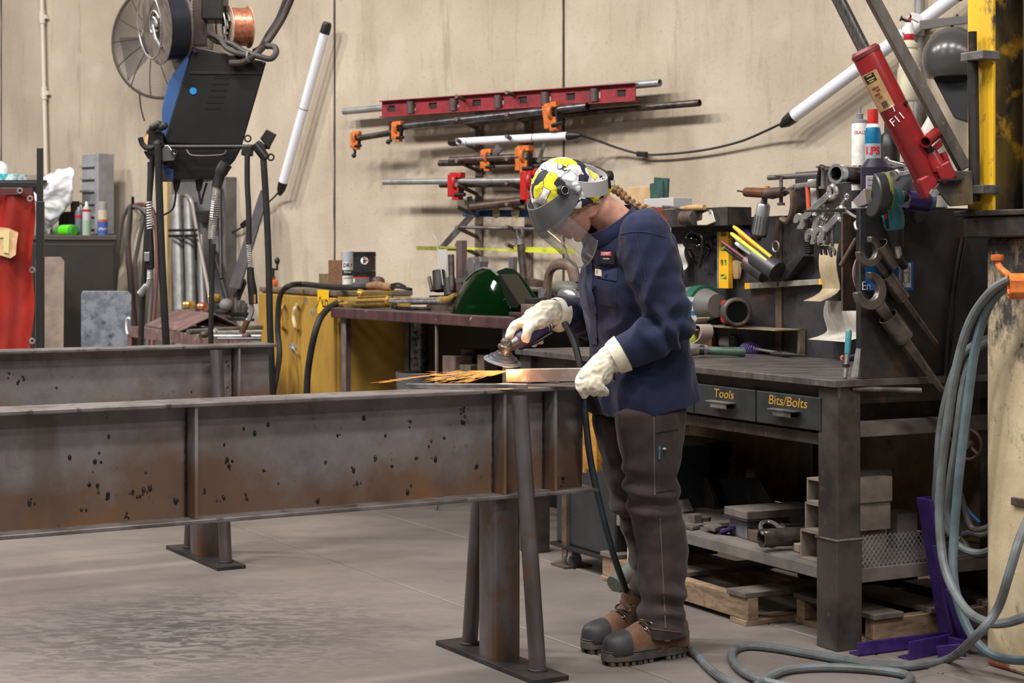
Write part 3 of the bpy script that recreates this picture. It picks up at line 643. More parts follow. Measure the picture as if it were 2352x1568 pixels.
def wrap_text(t,base,r,body,size,z,m,ang=None,sx=1.0,bold=0):
 """a word printed on the camera side of an upright can"""
 d=(CAM-V(base));d.z=0;d.normalize();x=V((-d.y,d.x,0));x=UP.cross(d)
 o=text('lettering',body,size,fr(V(base)+UP*z+d*(r+.0006),x,UP),m,t,ext=.0003,sx=sx,bold=bold)
 mi=o.matrix_world.inverted() if False else None
 o0=WO[t.name]
 for v_ in o.data.vertices:
  p=v_.co+o0;rel=p-V(base);u=rel.dot(x);k=rel.dot(d);zz=rel.z
  a=u/r;v_.co=V(base)+(d*math.cos(a)+x*math.sin(a))*k+UP*zz-o0
 return o
LBLW=mat('label_white',S(214,212,206),.4,0,S(196,192,186),30);CANBL=mat('can_blue',S(24,110,150),.3,.2);CANGR=mat('can_grey',S(170,176,186),.35,.3);INKB=mat('ink_black',S(28,30,34),.5);INKR=mat('ink_red',S(190,40,40),.5)
dz=SHZ+.002
def onplate(px,py,y=yT):p=BN(px,py,y);return V((p.x,p.y,SHZ))
def scale_at(p):return FPX/p.y
b1=BN(1975,383,.5);b1.z=SHZ;k=(383-270)/FPX*b1.y
ht=lambda px0,px1,p:(px1-px0)/FPX*p.y
def top_z(py,p):return H-(py-HY)/FPX*p.y
b=V(tuple(b1));ztop=top_z(242,b);hh=ztop-SHZ;r=.03
t=lathe_thing('caulk_can','white and black caulking can with nozzle left of the red capped can','can',b,[('body',[(0,0),(r,0),(r,hh*.82),(r*.94,hh*.83),(0,hh*.83)],LBLW),('cap',[(0,hh*.83),(r*.96,hh*.83),(r*.9,hh*.86),(r*.4,hh*.87),(r*.42,hh*.92),(r*.2,hh*.93),(r*.15,hh),(0,hh)],mat('grey_cap',S(120,118,122),.4))])
wrap_text(t,b,r,'SEALS',.017,hh*.74,INKR)
for q in(.42,.34,.26):wrap_text(t,b,r,'SEAL GUARD',.011,hh*q,INKB,bold=.001)
s=MB();s.lathe(fr(b,(1,0,0),(0,1,0),UP),[(r+.0004,hh*.1),(r+.0008,hh*.1),(r+.0008,hh*.2),(r+.0004,hh*.2)],24);mk('band',s,INKB,t)
b=BN(2005,385,.45);b.z=SHZ;ztop=top_z(251,b);hh=ztop-SHZ;r=.0285
t=lathe_thing('spray_can','blue and grey spray can with red cap on the panel top','can',b,[('body',[(0,0),(r,0),(r,hh*.66),(0,hh*.66)],CANGR),('shoulder',[(0,hh*.66),(r,hh*.66),(r,hh*.77),(r*.85,hh*.82),(0,hh*.82)],CANBL),('neck',[(0,hh*.82),(r*.85,hh*.82),(r*.7,hh*.855),(0,hh*.86)],WHITE),('cap',[(0,hh*.855),(r*.66,hh*.855),(r*.66,hh*.97),(r*.6,hh),(0,hh)],REDP)])
wrap_text(t,b,r,'LPS',.038,hh*.585,INKR,bold=.0015);wrap_text(t,b,r,'TKX',.022,hh*.40,INKB,bold=.001)
for q in range(6):wrap_text(t,b,r,'---------------',.007,hh*(.34-.035*q),INKB)
b=BN(2040,385,.6);b.z=SHZ;hh=top_z(290,b)-SHZ
lathe_thing('black_bottle','dark bottle behind the red ram at the panel top','bottle',b,[('body',[(0,0),(.042,0),(.042,hh*.75),(.026,hh*.9),(.014,hh*.93),(0,hh*.93)],BLACKP),('cap',[(0,hh*.93),(.014,hh*.93),(.014,hh*1.15),(0,hh*1.15)],RUBBER)])
b=BN(2080,395,.62);b.z=SHZ;hh=.17
lathe_thing('grey_canister','plain dark grey canister half hidden by the red ram','canister',b,[('body',[(0,0),(.06,0),(.06,hh),(0,hh)],mat('slate',S(84,86,92),.5)),('rim',[(.05,hh),(.061,hh-.004),(.061,hh+.006),(.05,hh+.006),(.05,hh)],DSTEEL)])
b=BN(2145,395,.6);b.z=SHZ;hh=top_z(240,b)-SHZ
lathe_thing('plastic_bottle','clear plastic bottle with orange cap behind the ram pump','bottle',b,[('body',[(.03,0),(.048,.01),(.05,hh*.7),(.044,hh*.78),(.018,hh*.9),(.016,hh*.94),(.014,hh*.94),(.016,hh*.9),(.042,hh*.78),(.048,hh*.7),(.046,.012),(.03,.002),(.03,0)],mat('cloudy_plastic',S(190,182,174),.12)),('cap',[(0,hh*.93),(.018,hh*.93),(.018,hh),(0,hh)],ORANGE)])
t=thing('impact_wrench','black impact wrench with pale label standing on the end panel top','tool',onplate(2005,440,.2))
q=BN(2012,440,.22);q.z=SHZ;hz=top_z(385,q)-SHZ
s=MB();s.tube([q+UP*.03,q+UP*.04,q+UP*hz,q+UP*(hz+.03)],[.04,.052,.052,.03],18);mk('housing',s,mat('dark_violet_plastic',S(44,40,54),.3),t)
s=MB();d_=(CAM-q);d_.z=0;d_.normalize();x_=UP.cross(d_);Mq=fr(q+d_*.05+UP*.02,x_,UP);s.box(Mq,(-.033,0,0),(.033,.085,.006));l_=mk('label_plate',s,mat('lilac_label',S(170,164,172),.4),t,sm=0,bev=.003)
for kk in range(4):s=MB();s.box(Mq,(-.026,.015+kk*.018,.006),(.026,.017+kk*.018,.0065));mk('print_line',s,INKB,l_,sm=0)
s=MB();s.cyl(BN(2030,408,.2),BN(2052,404,.2),.018);s.ell(fr(BN(2030,408,.2),UP,bX,bY),(.02,.02,.02),12,8);one('ball_joint',s,CHROME,'bright rounded steel end lying right of the impact wrench','steel part')
def rod(name,label,cat,p0,p1,r0,r1,m):s=MB();s.tube([p0,p0*.5+p1*.5,p1],[r0,(r0+r1)/2,r1],10,sx=.6);return one(name,s,m,label,cat)
wrench('wrench','chrome wrench lying over the tools on the panel top, pointing at the ram',BN(2036,370,.3),BN(2084,382,.3),.014,CHROME,'loose wrenches on the panel top')
wrench('wrench','dull wrench lying flat beneath the chrome one on the panel top',BN(2040,392,.32),BN(2098,384,.3),.016,STEEL,'loose wrenches on the panel top')
wrench('wrench','dark flat wrench nearest the ram foot on the panel top',BN(2060,402,.25),BN(2104,392,.25),.018,BSTEEL,'loose wrenches on the panel top')
t=thing('air_drill','long dark violet air tool lying on the end panel top behind the grinder','tool',BN(2120,470,.25))
s=MB();s.cyl(BN(2085,458,.25),BN(2132,464,.32),.03,.032,18);mk('barrel',s,mat('dark_violet',S(48,36,84),.3),t)
s=MB();s.cyl(BN(2132,464,.32),BN(2150,466,.34),.03,.024,18);mk('nose',s,mat('grey_green',S(84,104,104),.3,.5),t)
t=thing('dust_shroud','dark grey domed disc guard standing behind the teal grinder','guard',BN(2090,470,.35))
s=MB();s.lathe(fr(BN(2085,462,.36),bX,UP,-bY),[(.0,.0),(.1,0),(.11,.01),(.11,.03),(.1,.04),(0,.04)],28);mk('shell',s,mat('slate2',S(70,70,74),.5),t)
s=MB();tr(s,[(1958,460),(1985,432),(1990,470),(1968,476)],lambda x,y:BN(x,y,.12),bY*.03);one('steel_scrap',s,mat('pinkish_steel',S(170,156,156),.35,.6),'pale faceted metal piece wedged beside the grinder guard','scrap',sm=0,bev=.004)
t=thing('scriber','teal handled scriber standing upright at the bench corner','scriber',BN(1943,866,.03))
A_=BN(1950,757,.06);B_=BN(1946,812,.05);C_=BN(1941,868,.03)
s=MB();s.tube([A_,A_*.9+B_*.1,B_],[.007,.0105,.01],10);mk('handle',s,TEAL,t)
s=MB();s.tube([B_,B_*.5+C_*.5,C_],[.008,.008,.007],8);mk('shank',s,STEEL,t)
s=MB();s.box(fr(B_+(C_-B_)*.5,bX,bY,UP),(-.009,-.009,-.004),(.009,.009,.006));mk('collar',s,DSTEEL,t,sm=0)
rod('chisel','bright steel chisel leaning on the end panel foot at the corner','chisel',BN(1972,800,.04),BN(1963,866,.03),.008,.012,BSTEEL)
t=thing('tap_wrench','small bar handle lying behind the teal scriber','tool',BN(1950,822,.2))
s=MB();s.cyl(BN(1938,822,.2),BN(1968,818,.2),.009);mk('bar',s,DSTEEL,t)
s=MB();s.cyl(BN(1936,823,.2),BN(1941,822,.2),.012);mk('tip',s,COPPER,t)
WT=.886
def tp(px,py,z=WT):return Z(px,py,z)
t=thing('hammer','ball peen hammer with green handle lying at the front of the worktop','hammer',tp(1650,812))
a,b_2=Z(1592,803,WT+.028),Z(1712,808,WT+.02)
s=MB();s.tube([a+bY*.0,a+(b_2-a)*.16,a+(b_2-a)*.22,a+(b_2-a)*.55,a+(b_2-a)*.95,b_2],[.011,.014,.016,.016,.02,.018],14);mk('handle',s,mat('green_handle',S(70,96,82),.5,0,S(52,66,60),10),t)
hd=Z(1598,803,WT+.03);s=MB();s.tube([hd-bY*.05-bX*.012,hd-bY*.045-bX*.012,hd-bY*.02,hd+bY*.03,hd+bY*.05],[.022,.027,.027,.02,.018],16);mk('head',s,BSTEEL,t)
s=MB();s.tube([hd+(b_2-a)*.07,hd+(b_2-a)*.16],.02,12);mk('collar',s,BLACKP,t)
t=thing('hammer','purple hammer lying behind the green handled hammer','hammer',tp(1700,795))
hd=Z(1672,786,WT+.034);e=Z(1735,783,WT+.04)
s=MB();s.tube([hd-bX*.03,hd-bX*.025,hd+bX*.02,hd+(e-hd)*.4],[.026,.031,.031,.026],16);mk('face',s,BSTEEL,t)
s=MB();s.tube([hd+(e-hd)*.15,hd+(e-hd)*.5,e],[.034,.03,.02],14);mk('head',s,PURPLE,t)
s=MB();s.box(fr(hd+(e-hd)*.6,bX,bY,UP),(-.06,-.02,.02),(.08,.02,.034));mk('strike_bar',s,PURPLE,t,sm=0,bev=.004)
t=thing('chipping_hammer','purple spring handled chipping hammer lying on the worktop','hammer',tp(1780,808))
p0,p1=Z(1706,796,WT+.025),Z(1748,803,WT+.018);pts=[]
for k in range(12*10+1):
 u=k/120;c=p0.lerp(p1,u);rr=.024*math.sin(math.pi*(.12+.85*u));a=k*2*math.pi/10;dd=(p1-p0).normalized();n1=dd.cross(UP)
 pts.append(c+n1*(rr*math.cos(a))+UP*(rr*math.sin(a)))
s=MB();s.tube(pts,.0035,6);mk('coil_handle',s,mat('purple_coil',S(104,88,150),.35,.3),t)
p2=Z(1800,812,WT+.012);s=MB();s.cyl(p0,p2,.006);mk('shank',s,STEEL,t)
s=MB();s.tube([Z(1772,811,WT+.012),Z(1800,813,WT+.012),Z(1852,816,WT+.008)],[.006,.013,.003],8);mk('head',s,BLACKP,t)
rod('wooden_dowel','brown wooden handle lying behind the purple hammer','handle',Z(1604,783,WT+.02),Z(1664,788,WT+.02),.017,.014,mat('dark_wood',S(110,78,60),.5,0,S(80,56,44),12))
t=thing('tape_roll','dark green cloth roll lying on the worktop','roll',tp(1720,790))
c=Z(1722,776,WT+.045);s=MB();s.cyl(c-bX*.11,c+bX*.07,.042,n=22);mk('roll',s,mat('green_cloth',S(58,72,56),.85,0,S(42,54,42),20),t)
s=MB();s.cyl(c+bX*.068,c+bX*.078,.044,.04,n=22);mk('end_cap',s,mat('tan_tape',S(170,146,116),.7),t)
t=thing('sanding_belt','pale folded sanding belt standing beside the shirt on the worktop','belt',tp(1590,790))
pa=[(1574,752),(1586,746),(1600,733),(1606,728)]
loop=[(1578,792),(1572,775),(1578,757),(1592,748),(1604,752),(1600,757),(1588,758),(1596,768),(1606,772),(1610,760),(1608,778),(1598,788),(1584,790)]
s=MB();c=[BN(x,y,.42) for x,y in[(1602,730),(1588,748),(1578,762),(1576,778),(1582,788),(1594,786),(1606,776),(1610,762),(1606,748),(1594,746),(1586,752),(1590,757),(1600,757)]]
cs=spl(c,5);rings=[]
for i,p in enumerate(cs):
 tg=(cs[min(i+1,len(cs)-1)]-cs[max(i-1,0)]).normalized();nn=tg.cross(bY).normalized()*.0025
 rings.append([p-nn,p+nn,p+nn+bY*.06,p-nn+bY*.06])
s.loft(rings);mk('belt',s,mat('pale_canvas',S(150,138,124),.8),t,sm=0)
s=MB();s.ell(fr(BN(1590,777,.44),bX,bY,UP),(.028,.02,.026),12,8);mk('lime_tuft',s,mat('lime',S(140,150,40),.8,bump=.8,bsc=200),t)
zt_=bl(BN(1700,752,.62)).z
s=MB();s.box(BF,(bx(1570,750,.6),.60,zt_-.004),(bx(1780,750,.6),PY-.005,zt_));s.box(BF,(bx(1780,750,.6)-.02,PY-.03,.886),(bx(1780,750,.6),PY-.005,zt_));s.box(BF,(bx(1570,750,.6),PY-.03,.886),(bx(1570,750,.6)+.02,PY-.005,zt_))
one('riser_shelf',s,mat('tin_shelf',S(150,138,112),.5,.3,S(110,96,76),14),'low metal riser shelf at the back of the worktop holding the red flashlight','shelf',sm=0)
def on_riser(px,y):p=BN(px,740,y);return V((p.x,p.y,zt_))
t=thing('work_light','dark grey work light with red base lying on the riser shelf','lamp',on_riser(1665,.6))
c=on_riser(1690,.62)+UP*.064;d_=(bX*.92-bY*.45).normalized()
s=MB();s.lathe(fr(c,d_.cross(UP),UP,d_),[(0,-.12),(.045,-.12),(.052,-.10),(.054,-.02),(.06,.0),(.062,.035),(.056,.042),(.045,.044),(.043,.036),(0,.034)],26);mk('housing',s,mat('tool_grey',S(66,61,58),.45,0,S(50,47,45),20),t)
s=MB();s.lathe(fr(c,d_.cross(UP),UP,d_),[(0,.035),(.042,.036),(.04,.04),(0,.04)],24);mk('lens',s,LENS,t)
s=MB();s.torus(fr(c+d_*.043,d_.cross(UP),UP,d_),.051,.006,28,6);mk('bezel',s,RUSTY,t)
s=MB();s.cbox(fr(c-d_*.155-UP*.004,d_,UP),(.075,.095,.075));mk('base',s,REDP,t,sm=0,bev=.012)
s=MB();s.cbox(fr(c-d_*.155+UP*.012-bY*.042,d_,UP),(.035,.03,.02));mk('switch',s,BLACKP,t,sm=0,bev=.003)
s=MB();s.cbox(fr(c-d_*.185-UP*.045,d_,UP),(.06,.04,.05));mk('battery',s,BLACKP,t,sm=0,bev=.006)
t=thing('hose_reel','green and grey ribbed drum lying behind the red work light','reel',on_riser(1620,.69))
c=on_riser(1612,.68)+UP*.085
s=MB();s.lathe(fr(c,UP,bY,bX),[(0,-.16),(.07,-.16),(.07,-.1),(0,-.1)],24);s.lathe(fr(c,UP,bY,bX),[(0,-.03),(.085,-.03),(.085,.03),(0,.03)],24);mk('drum',s,mat('bottle_green',S(32,88,72),.45),t)
s=MB();s.lathe(fr(c,UP,bY,bX),[(0,-.1),(.076,-.1)]+[(.072+.006*(k%2),-.1+.07*k/10) for k in range(11)]+[(0,-.03)],24);s.lathe(fr(c,UP,bY,bX),[(0,.03),(.072,.03),(.05,.12),(0,.12)],24);mk('core',s,mat('reel_grey',S(96,92,90),.6),t)
t=thing('blue_carton','small blue and white striped carton on the riser shelf end','box',on_riser(1578,.6))
p=BN(1578,731,.6);Mq=fr(V((p.x,p.y,zt_)),bX,bY,UP);hz=ht(690,731,p)+(p.z-zt_);hz=.12
for k in range(6):s=MB();s.box(Mq,(-.03,-.02,hz*k/6),(.03,.03,hz*(k+1)/6));mk('stripe',s,WHITE if k%2 else mat('carton_blue',S(40,130,200),.5),t,sm=0)
s=MB();p=BN(1590,752,.5);s.box(fr(V((p.x,p.y,WT)),bX,bY,UP),(-.06,0,0),(.06,.06,.11));one('wood_block',s,mat('redwood',S(150,96,66),.7,0,S(116,72,50),8,stretch=(1,1,8)),'reddish wood block on the worktop beside the shirt','block',sm=0,bev=.003)
t=thing('face_shield','clear face shield lying on the worktop behind the right forearm','face shield',tp(1345,770))
s=MB();c0=Z(1350,772,WT);tr(s,[(1318,768),(1322,758),(1352,726),(1362,728),(1368,745),(1366,768)],lambda x,y:D(x,y,c0.y),V((.02,.05,0)));mk('visor',s,mat('smoked_visor',S(120,120,126),.08,.0),t,sm=0,bev=.004)
s=MB();tr(s,[(1326,772),(1366,768),(1366,788),(1332,792)],lambda x,y:D(x,y,c0.y-.04),V((.02,.06,0)));mk('crown',s,mat('pale_grey_pl',S(150,148,144),.4),t,sm=0,bev=.006)
SZ=.267
def sh(px,py):return Z(px,py,SZ)
def shbox(name,label,cat,pts,h,m,bev=.003,rot=0):
 """box whose front-bottom corners are two photo points on the shelf"""
 a,b=sh(*pts[0]),sh(*pts[1]);d=b-a;dep=pts[2]
 n_=V((-d.y,d.x,0)).normalized()
 if n_.y<0:n_=-n_
 M_=fr(a,d,n_,UP);s=MB();s.box(M_,(0,0,0),(d.length,dep,h));return one(name,s,m,label,cat,sm=0,bev=bev),M_,d.length
PLATE=mat('dusty_plate',S(112,102,98),.65,.3,S(86,78,74),12);DPL=mat('black_plate',S(40,38,38),.5,.3,S(56,52,50),8)
for k,(px0,y0,y1,lb) in enumerate(((1838,1280,1210,'bottom square tube offcut of the stack beside the bench leg'),(1849,1208,1142,'middle square tube offcut of the stack beside the bench leg'),(1853,1140,1086,'top square tube offcut of the stack beside the bench leg'))):
 x0=bl(BN(px0,1240,.03)).x;p=BN(px0,1240,.03);z0=SZ+(0,.101,.196)[k];hh=(.1,.094,.082)[k];wd=.115
 s=MB()
 for(lo,hi) in(((x0,.03,z0),(x0+wd,.3,z0+.007)),((x0,.03,z0+hh-.007),(x0+wd,.3,z0+hh)),((x0,.03,z0+.007),(x0+.006,.3,z0+hh-.007)),((x0+wd-.006,.03,z0+.007),(x0+wd,.3,z0+hh-.007))):s.box(BF,lo,hi)
 one('square_tube_offcut',s,mat('tube_offcut',S(142,130,120),.6,.3,S(118,106,98),10),lb,'steel offcut','square tube offcuts by the bench leg',sm=0)
for(px0,px1,py,h,dep,yb,lb,z0) in((1975,2038,1262,.175,.12,.35,'lower grey steel block behind the expanded metal',SZ),(1975,2050,1145,.105,.16,.35,'upper wider grey block lying on the lower steel block',SZ+.177),(2062,2108,1200,.12,.1,.55,'small grey block at the back of the shelf near the purple angle',SZ)):
 a=BE(px0,py,-.16-yb*.15);b=BE(px1,py,-.16-yb*.15);la,lb_=bl(a),bl(b)
 s=MB();s.box(BF,(la.x-.1,la.y,z0),(la.x,lb_.y,z0+h));one('steel_block',s,mat('block_grey',S(122,116,112),.6,.2,S(100,94,92),10),lb,'block',sm=0,bev=.004)
t=thing('expanded_metal','expanded metal mesh strip standing along the shelf end','mesh',BF@V((-.03,.4,SZ)))
y0,y1=bl(BE(1980,1240,-.02)).y,bl(BE(2122,1240,-.02)).y+.1;s=MB();cw,chh=.019,.0115;z0,z1=SZ-.015,SZ+.105
ny=int((y1-y0)/cw);nz=int((z1-z0)/chh)
for j in range(nz):
 for i in range(ny):
  yy=y0+cw*(i+.5*(j%2));zz=z0+chh*j
  for sgn in(-1,1):
   p=BF@V((-.018,yy,zz));q=BF@V((-.014,yy+sgn*cw/2,zz+chh));dd=(q-p);nn=dd.cross(bX).normalized()*.0016
   s.add([p-nn,p+nn,q+nn,q-nn,p-nn-bX*.003,p+nn-bX*.003,q+nn-bX*.003,q-nn-bX*.003],[(0,1,2,3),(7,6,5,4),(0,4,5,1),(2,6,7,3)])
mk('strands',s,GALV,t,sm=0,kind='stuff')
shbox('plastic_bin','grey plastic bin with lid strips on the bench shelf','bin',((1675,1226),(1716,1239),.15),.062,mat('bin_grey',S(96,96,102),.45,0,S(76,76,82),14))
shbox('steel_bar','flat steel bar lying across the grey bin','bar',((1668,1224),(1712,1236),.36),.0,PLATE)[0]
bpy.data.objects.remove(bpy.data.objects['steel_bar.001'])
for k,(dz_,dx,lb,L,m) in enumerate(((.066,-.02,'wide dark lid plate on the grey bin',.17,DPL),(.075,-.012,'thick flat bar stacked on the bin lid',.3,PLATE))):
 a=sh(1672,1228)+UP*dz_;b=sh(1718,1241)+UP*dz_;d=(b-a).normalized();n_=V((-d.y,d.x,0));n_=n_ if n_.y>0 else-n_
 s=MB();s.box(fr(a,d,n_,UP),(dx,-.01,0),((b-a).length+.01,L,.008 if k==0 else.03));one('steel_plate',s,m,lb,'plate',sm=0,bev=.003)
t=thing('u_bolt','bright bent ring lying on the rusty blocks of the shelf','ring',sh(1770,1235))
c=[Z(x,y,SZ+.065) for x,y in((1795,1214),(1775,1200),(1755,1199),(1747,1206),(1750,1220),(1758,1224),(1785,1220),(1800,1214))]
s=MB();s.tube(spl(c,6),.008,8);mk('ring',s,mat('shiny_grey',S(170,164,160),.3,.8),t);s=MB();s.tube([Z(1795,1214,SZ+.062),Z(1840,1214,SZ+.05)],[.02,.018],10);mk('shank',s,DSTEEL,t)
s=MB();s.pipe(Z(1748,1236,SZ+.045),Z(1835,1232,SZ+.045)+bY*.1,.032,.006,22);one('pipe_offcut',s,PIPE,'dark pipe offcut lying on the shelf, open end left','pipe')
shbox('steel_block','brown bar block under the dark pipe on the shelf','block',((1717,1240),(1748,1249),.16),.04,RUSTY)
shbox('steel_block','flat rusty block behind the pipe on the shelf','block',((1735,1222),(1768,1230),.1),.045,RUSTY)
s=MB();c=sh(1767,1256)+UP*.014;s.cyl(c-bX*.018,c+bX*.012,.014,n=6);one('hex_nut',s,STEEL,'small bright nut on the shelf under the pipe','nut',bev=.002)
shbox('wood_block','tiny wood block at the foot of the square tubes','block',((1822,1266),(1836,1270),.05),.03,mat('grey_wood',S(130,112,98),.7))
s=MB();tr(s,[(1635,1229),(1645,1230),(1676,1216),(1674,1208)],lambda x,y:BN(x,y,.08),bY*.03);one('steel_wedge',s,PURPLE,'purple steel wedge at the front of the shelf','wedge',sm=0,bev=.002)
t=thing('steel_angle','short bright angle iron on the shelf left of the bin','angle',sh(1640,1222))
s=MB();tr(s,[(1613,1198),(1632,1203),(1632,1212),(1613,1207)],lambda x,y:BN(x,y,.12),bY*.2);mk('flange',s,mat('pale_steel',S(150,146,142),.4,.7),t,sm=0,bev=.002)
s=MB();c=BN(1620,1193,.16);s.cyl(c-UP*.012,c+UP*.012,.022,n=6);mk('nut',s,RUSTY,t,sm=0,bev=.002)
s=MB();tr(s,[(1616,1214),(1642,1222),(1660,1215),(1640,1208)],lambda x,y:Z(x,y,SZ+.01),UP*.014);one('steel_plate',s,PLATE,'thick flat plate under the short bright angle iron','plate',sm=0,bev=.002)
s=MB();tr(s,[(1582,1180),(1610,1212),(1614,1214),(1600,1178)],lambda x,y:BN(x,y,.2),bY*.02);one('steel_plate',s,PLATE,'slanting plate leaning beside the brown trouser leg','plate',sm=0,bev=.002)
s=MB();tr(s,[(1570,1213),(1590,1218),(1608,1214),(1588,1207)],lambda x,y:Z(x,y,SZ+.001),UP*.012);p=sh(1588,1208);s.box(fr(p,bX,bY,UP),(-.02,0,.012),(.02,.035,.045));one('angle_bracket',s,PLATE,'small dusty bracket with a tab beside the trouser leg','bracket',sm=0,bev=.002)
t=thing('channel_offcut','bright channel offcut standing tilted on the shelf behind the knee','channel',sh(1580,1180))
s=MB();tr(s,[(1562,1152),(1580,1147),(1592,1174),(1575,1180)],lambda x,y:BN(x,y,.3),bY*.006);mk('web',s,mat('bright_channel',S(150,156,166),.25,.9),t,sm=0)
for(q0,q1) in(((1561,1153),(1575,1180)),((1580,1147),(1593,1174))):
 s=MB();a,b=BN(*q0,.3),BN(*q1,.3);d=(b-a).normalized();s.box(fr(a,d,bY),(0,-.05,-.004),((b-a).length,0,.004));mk('flange',s,BSTEEL,t,sm=0)
s=MB();tr(s,[(1560,1186),(1565,1100),(1620,1096),(1640,1150),(1640,1180)],lambda x,y:BN(x,y,.42),bY*.02+V((0,0,0)));one('steel_plate',s,DPL,'black plate leaning at the back of the shelf behind the trouser leg','plate',sm=0,bev=.002)
s=MB();tr(s,[(1628,1184),(1626,1098),(1740,1096),(1776,1160),(1776,1190)],lambda x,y:BN(x,y,.5),bY*.02);one('steel_plate',s,mat('black_plate_b',S(36,36,38),.45,.3,S(50,48,48),5),'large black plate leaning in the middle of the shelf','plate',sm=0,bev=.002)
t=thing('tool_case','black plastic tool case at the back left of the bench shelf','case',BN(1588,1190,.55))
p=BN(1590,1100,.55);Mq=fr(V((p.x,p.y,SZ)),bX,bY,UP);zc=p.z
s=MB();s.box(Mq,(-.22,0,0),(.06,.15,.16));mk('base',s,BLACKP,t,sm=0,bev=.006);s=MB();s.box(Mq,(-.23,-.004,.165),(.07,.155,.235));mk('lid',s,BLACKP,t,sm=0,bev=.008)
PWOOD=mat('pallet_wood',S(140,114,90),.8,0,S(102,82,64),9,stretch=(1,1,5),c3=S(86,70,56),s3=30,l3=.6,h3=.7,bump=.15)
DUSTW=mat('dirty_pallet_board',S(96,86,80),.85,0,S(74,66,60),7,bump=.1)
def pallet(label,O,xd,L,W,h,nb,nt):
 yd=V((-xd.y,xd.x,0));F=fr(O,xd,yd,UP);t=thing('pallet',label,'pallet',O,'pallets under the workbench')
 for k in range(nb):
  y=(W-.045)*k/(nb-1);s=MB();s.box(F,(0,y,.018),(L,y+.045,h-.018));mk('stringer',s,PWOOD,t,sm=0,bev=.003)
 for k in range(nt):
  x=(L-.12)*k/(nt-1);s=MB();s.box(F,(x+rnd.uniform(-.006,.006),-.01,h-.018),(x+.12,W+.01,h));mk('deck_board',s,DUSTW,t,sm=0,bev=.002)
 for x in(0,L/2-.05,L-.1):s=MB();s.box(F,(x,-.008,0),(x+.1,W+.008,.018));mk('base_board',s,PWOOD,t,sm=0,bev=.002)
po=Z(1718,1438,0);pallet('wooden pallet under the bench shelf, left of the leg',po-bX*1.0,bX,1.0,.75,.115,3,3)
bpy_p=po
po2=Z(1845,1445,0)
pallet('second wooden pallet behind the bench leg',po2-bX*.05+bY*.03,(bX*.0+bY).normalized(),.62,.42,.105,3,4) if False else None
F2=fr(BF@V((-.22,.14,0)),bY,-bX,UP)
pallet('second wooden pallet behind the front bench leg',BF@V((-.01,.16,0)),bY,.6,.42,.105,2,3)
def angle_piece(label,path,w_,th,dv,grp='purple steel brackets'):
 pass
t=thing('steel_bracket','tall purple L-shaped steel bracket leaning by the bench end','bracket',Z(2200,1505,0))
yB=.36
f1=lambda x,y:BE(x,y,.10)
s=MB();tr(s,[(2104,1142),(2144,1138),(2215,1495),(2165,1498)],lambda x,y:BE(x,y,.04),bX*.012);mk('upright',s,PURPLE,t,sm=0,bev=.002)
s=MB();tr(s,[(2104,1142),(2110,1141),(2172,1498),(2164,1498)],lambda x,y:BE(x,y,.04),bX*.07);mk('upright_flange',s,PURPLE,t,sm=0,bev=.002)
a,b=Z(1972,1508,0),Z(2200,1478,0);d=(b-a).normalized();F=fr(a,d,V((-d.y,d.x,0)),UP)
s=MB();s.box(F,(0,0,0),((b-a).length,.008,.045));mk('foot',s,PURPLE,t,sm=0,bev=.002)
s=MB();s.box(F,(0,0,.0),((b-a).length,.05,.008));mk('foot_flange',s,PURPLE,t,sm=0,bev=.002)
t=thing('steel_bracket','second purple bracket with gusset in front of the tall one','bracket',Z(2200,1515,0))
s=MB();tr(s,[(2140,1252),(2166,1250),(2226,1500),(2192,1498)],lambda x,y:BE(x,y,.17),bX*.012);mk('upright',s,PURPLE,t,sm=0,bev=.002)
s=MB();tr(s,[(2168,1352),(2182,1350),(2228,1470),(2206,1480)],lambda x,y:BE(x,y,.2),bX*.05);mk('gusset',s,PURPLE,t,sm=0,bev=.002)
a,b=Z(2090,1517,0),Z(2225,1490,0);d=(b-a).normalized();F=fr(a,d,V((-d.y,d.x,0)),UP)
s=MB();s.box(F,(0,0,0),((b-a).length,.008,.06));mk('foot',s,PURPLE,t,sm=0,bev=.002)
s=MB();s.box(F,(.18,-.07,.0),(.188,0,.055));s.box(F,(.0,.008,0),((b-a).length,.05,.007));mk('foot_flange',s,PURPLE,t,sm=0,bev=.002)
s=MB();tr(s,[(2156,1515),(2150,1484),(2206,1478),(2216,1508)],lambda x,y:D(x,y,Z(2156,1515,0).y),V((.0,.01,0)));mk('end_plate',s,PURPLE,t,sm=0,bev=.002)
def plinth_mat():
 t=NT('worn_cream_plinth');n1=t.noise(4,7,.65);n2=t.noise(9,8,.75,(1,1,.5));n3=t.noise(50,4,.7);x=t.sep()
 col=t.mix(t.ramp(n1,.35,.65),S(192,174,144),S(164,145,116))
 f=t.math('ADD',n2,t.ramp(x[2],.75,1.3,-.05,.14));col=t.mix(t.ramp(f,.53,.66),col,S(54,50,48))
 col=t.mix(t.ramp(n3,.62,.7,0,.6),col,S(104,90,76))
 n4=t.noise(7,6,.6,off=(3,3,8));col=t.mix(t.ramp(t.math('ADD',n4,t.ramp(x[2],.0,.15,.16,-.2)),.6,.66),col,S(130,70,52))
 t.bump(n3,.25,.004);return t.out(col,.6,0)
PO=Z(2265,1527,0);zp=H-(546-HY)/FPX*PO.y
t=thing('crane_plinth','worn cream painted plinth at the right edge under the yellow mast','plinth',PO)
PF=fr(PO,bX,bY,UP)
s=MB();s.box(PF,(0,0,0),(.6,.45,zp));mk('block',s,plinth_mat(),t,sm=0,bev=.012)
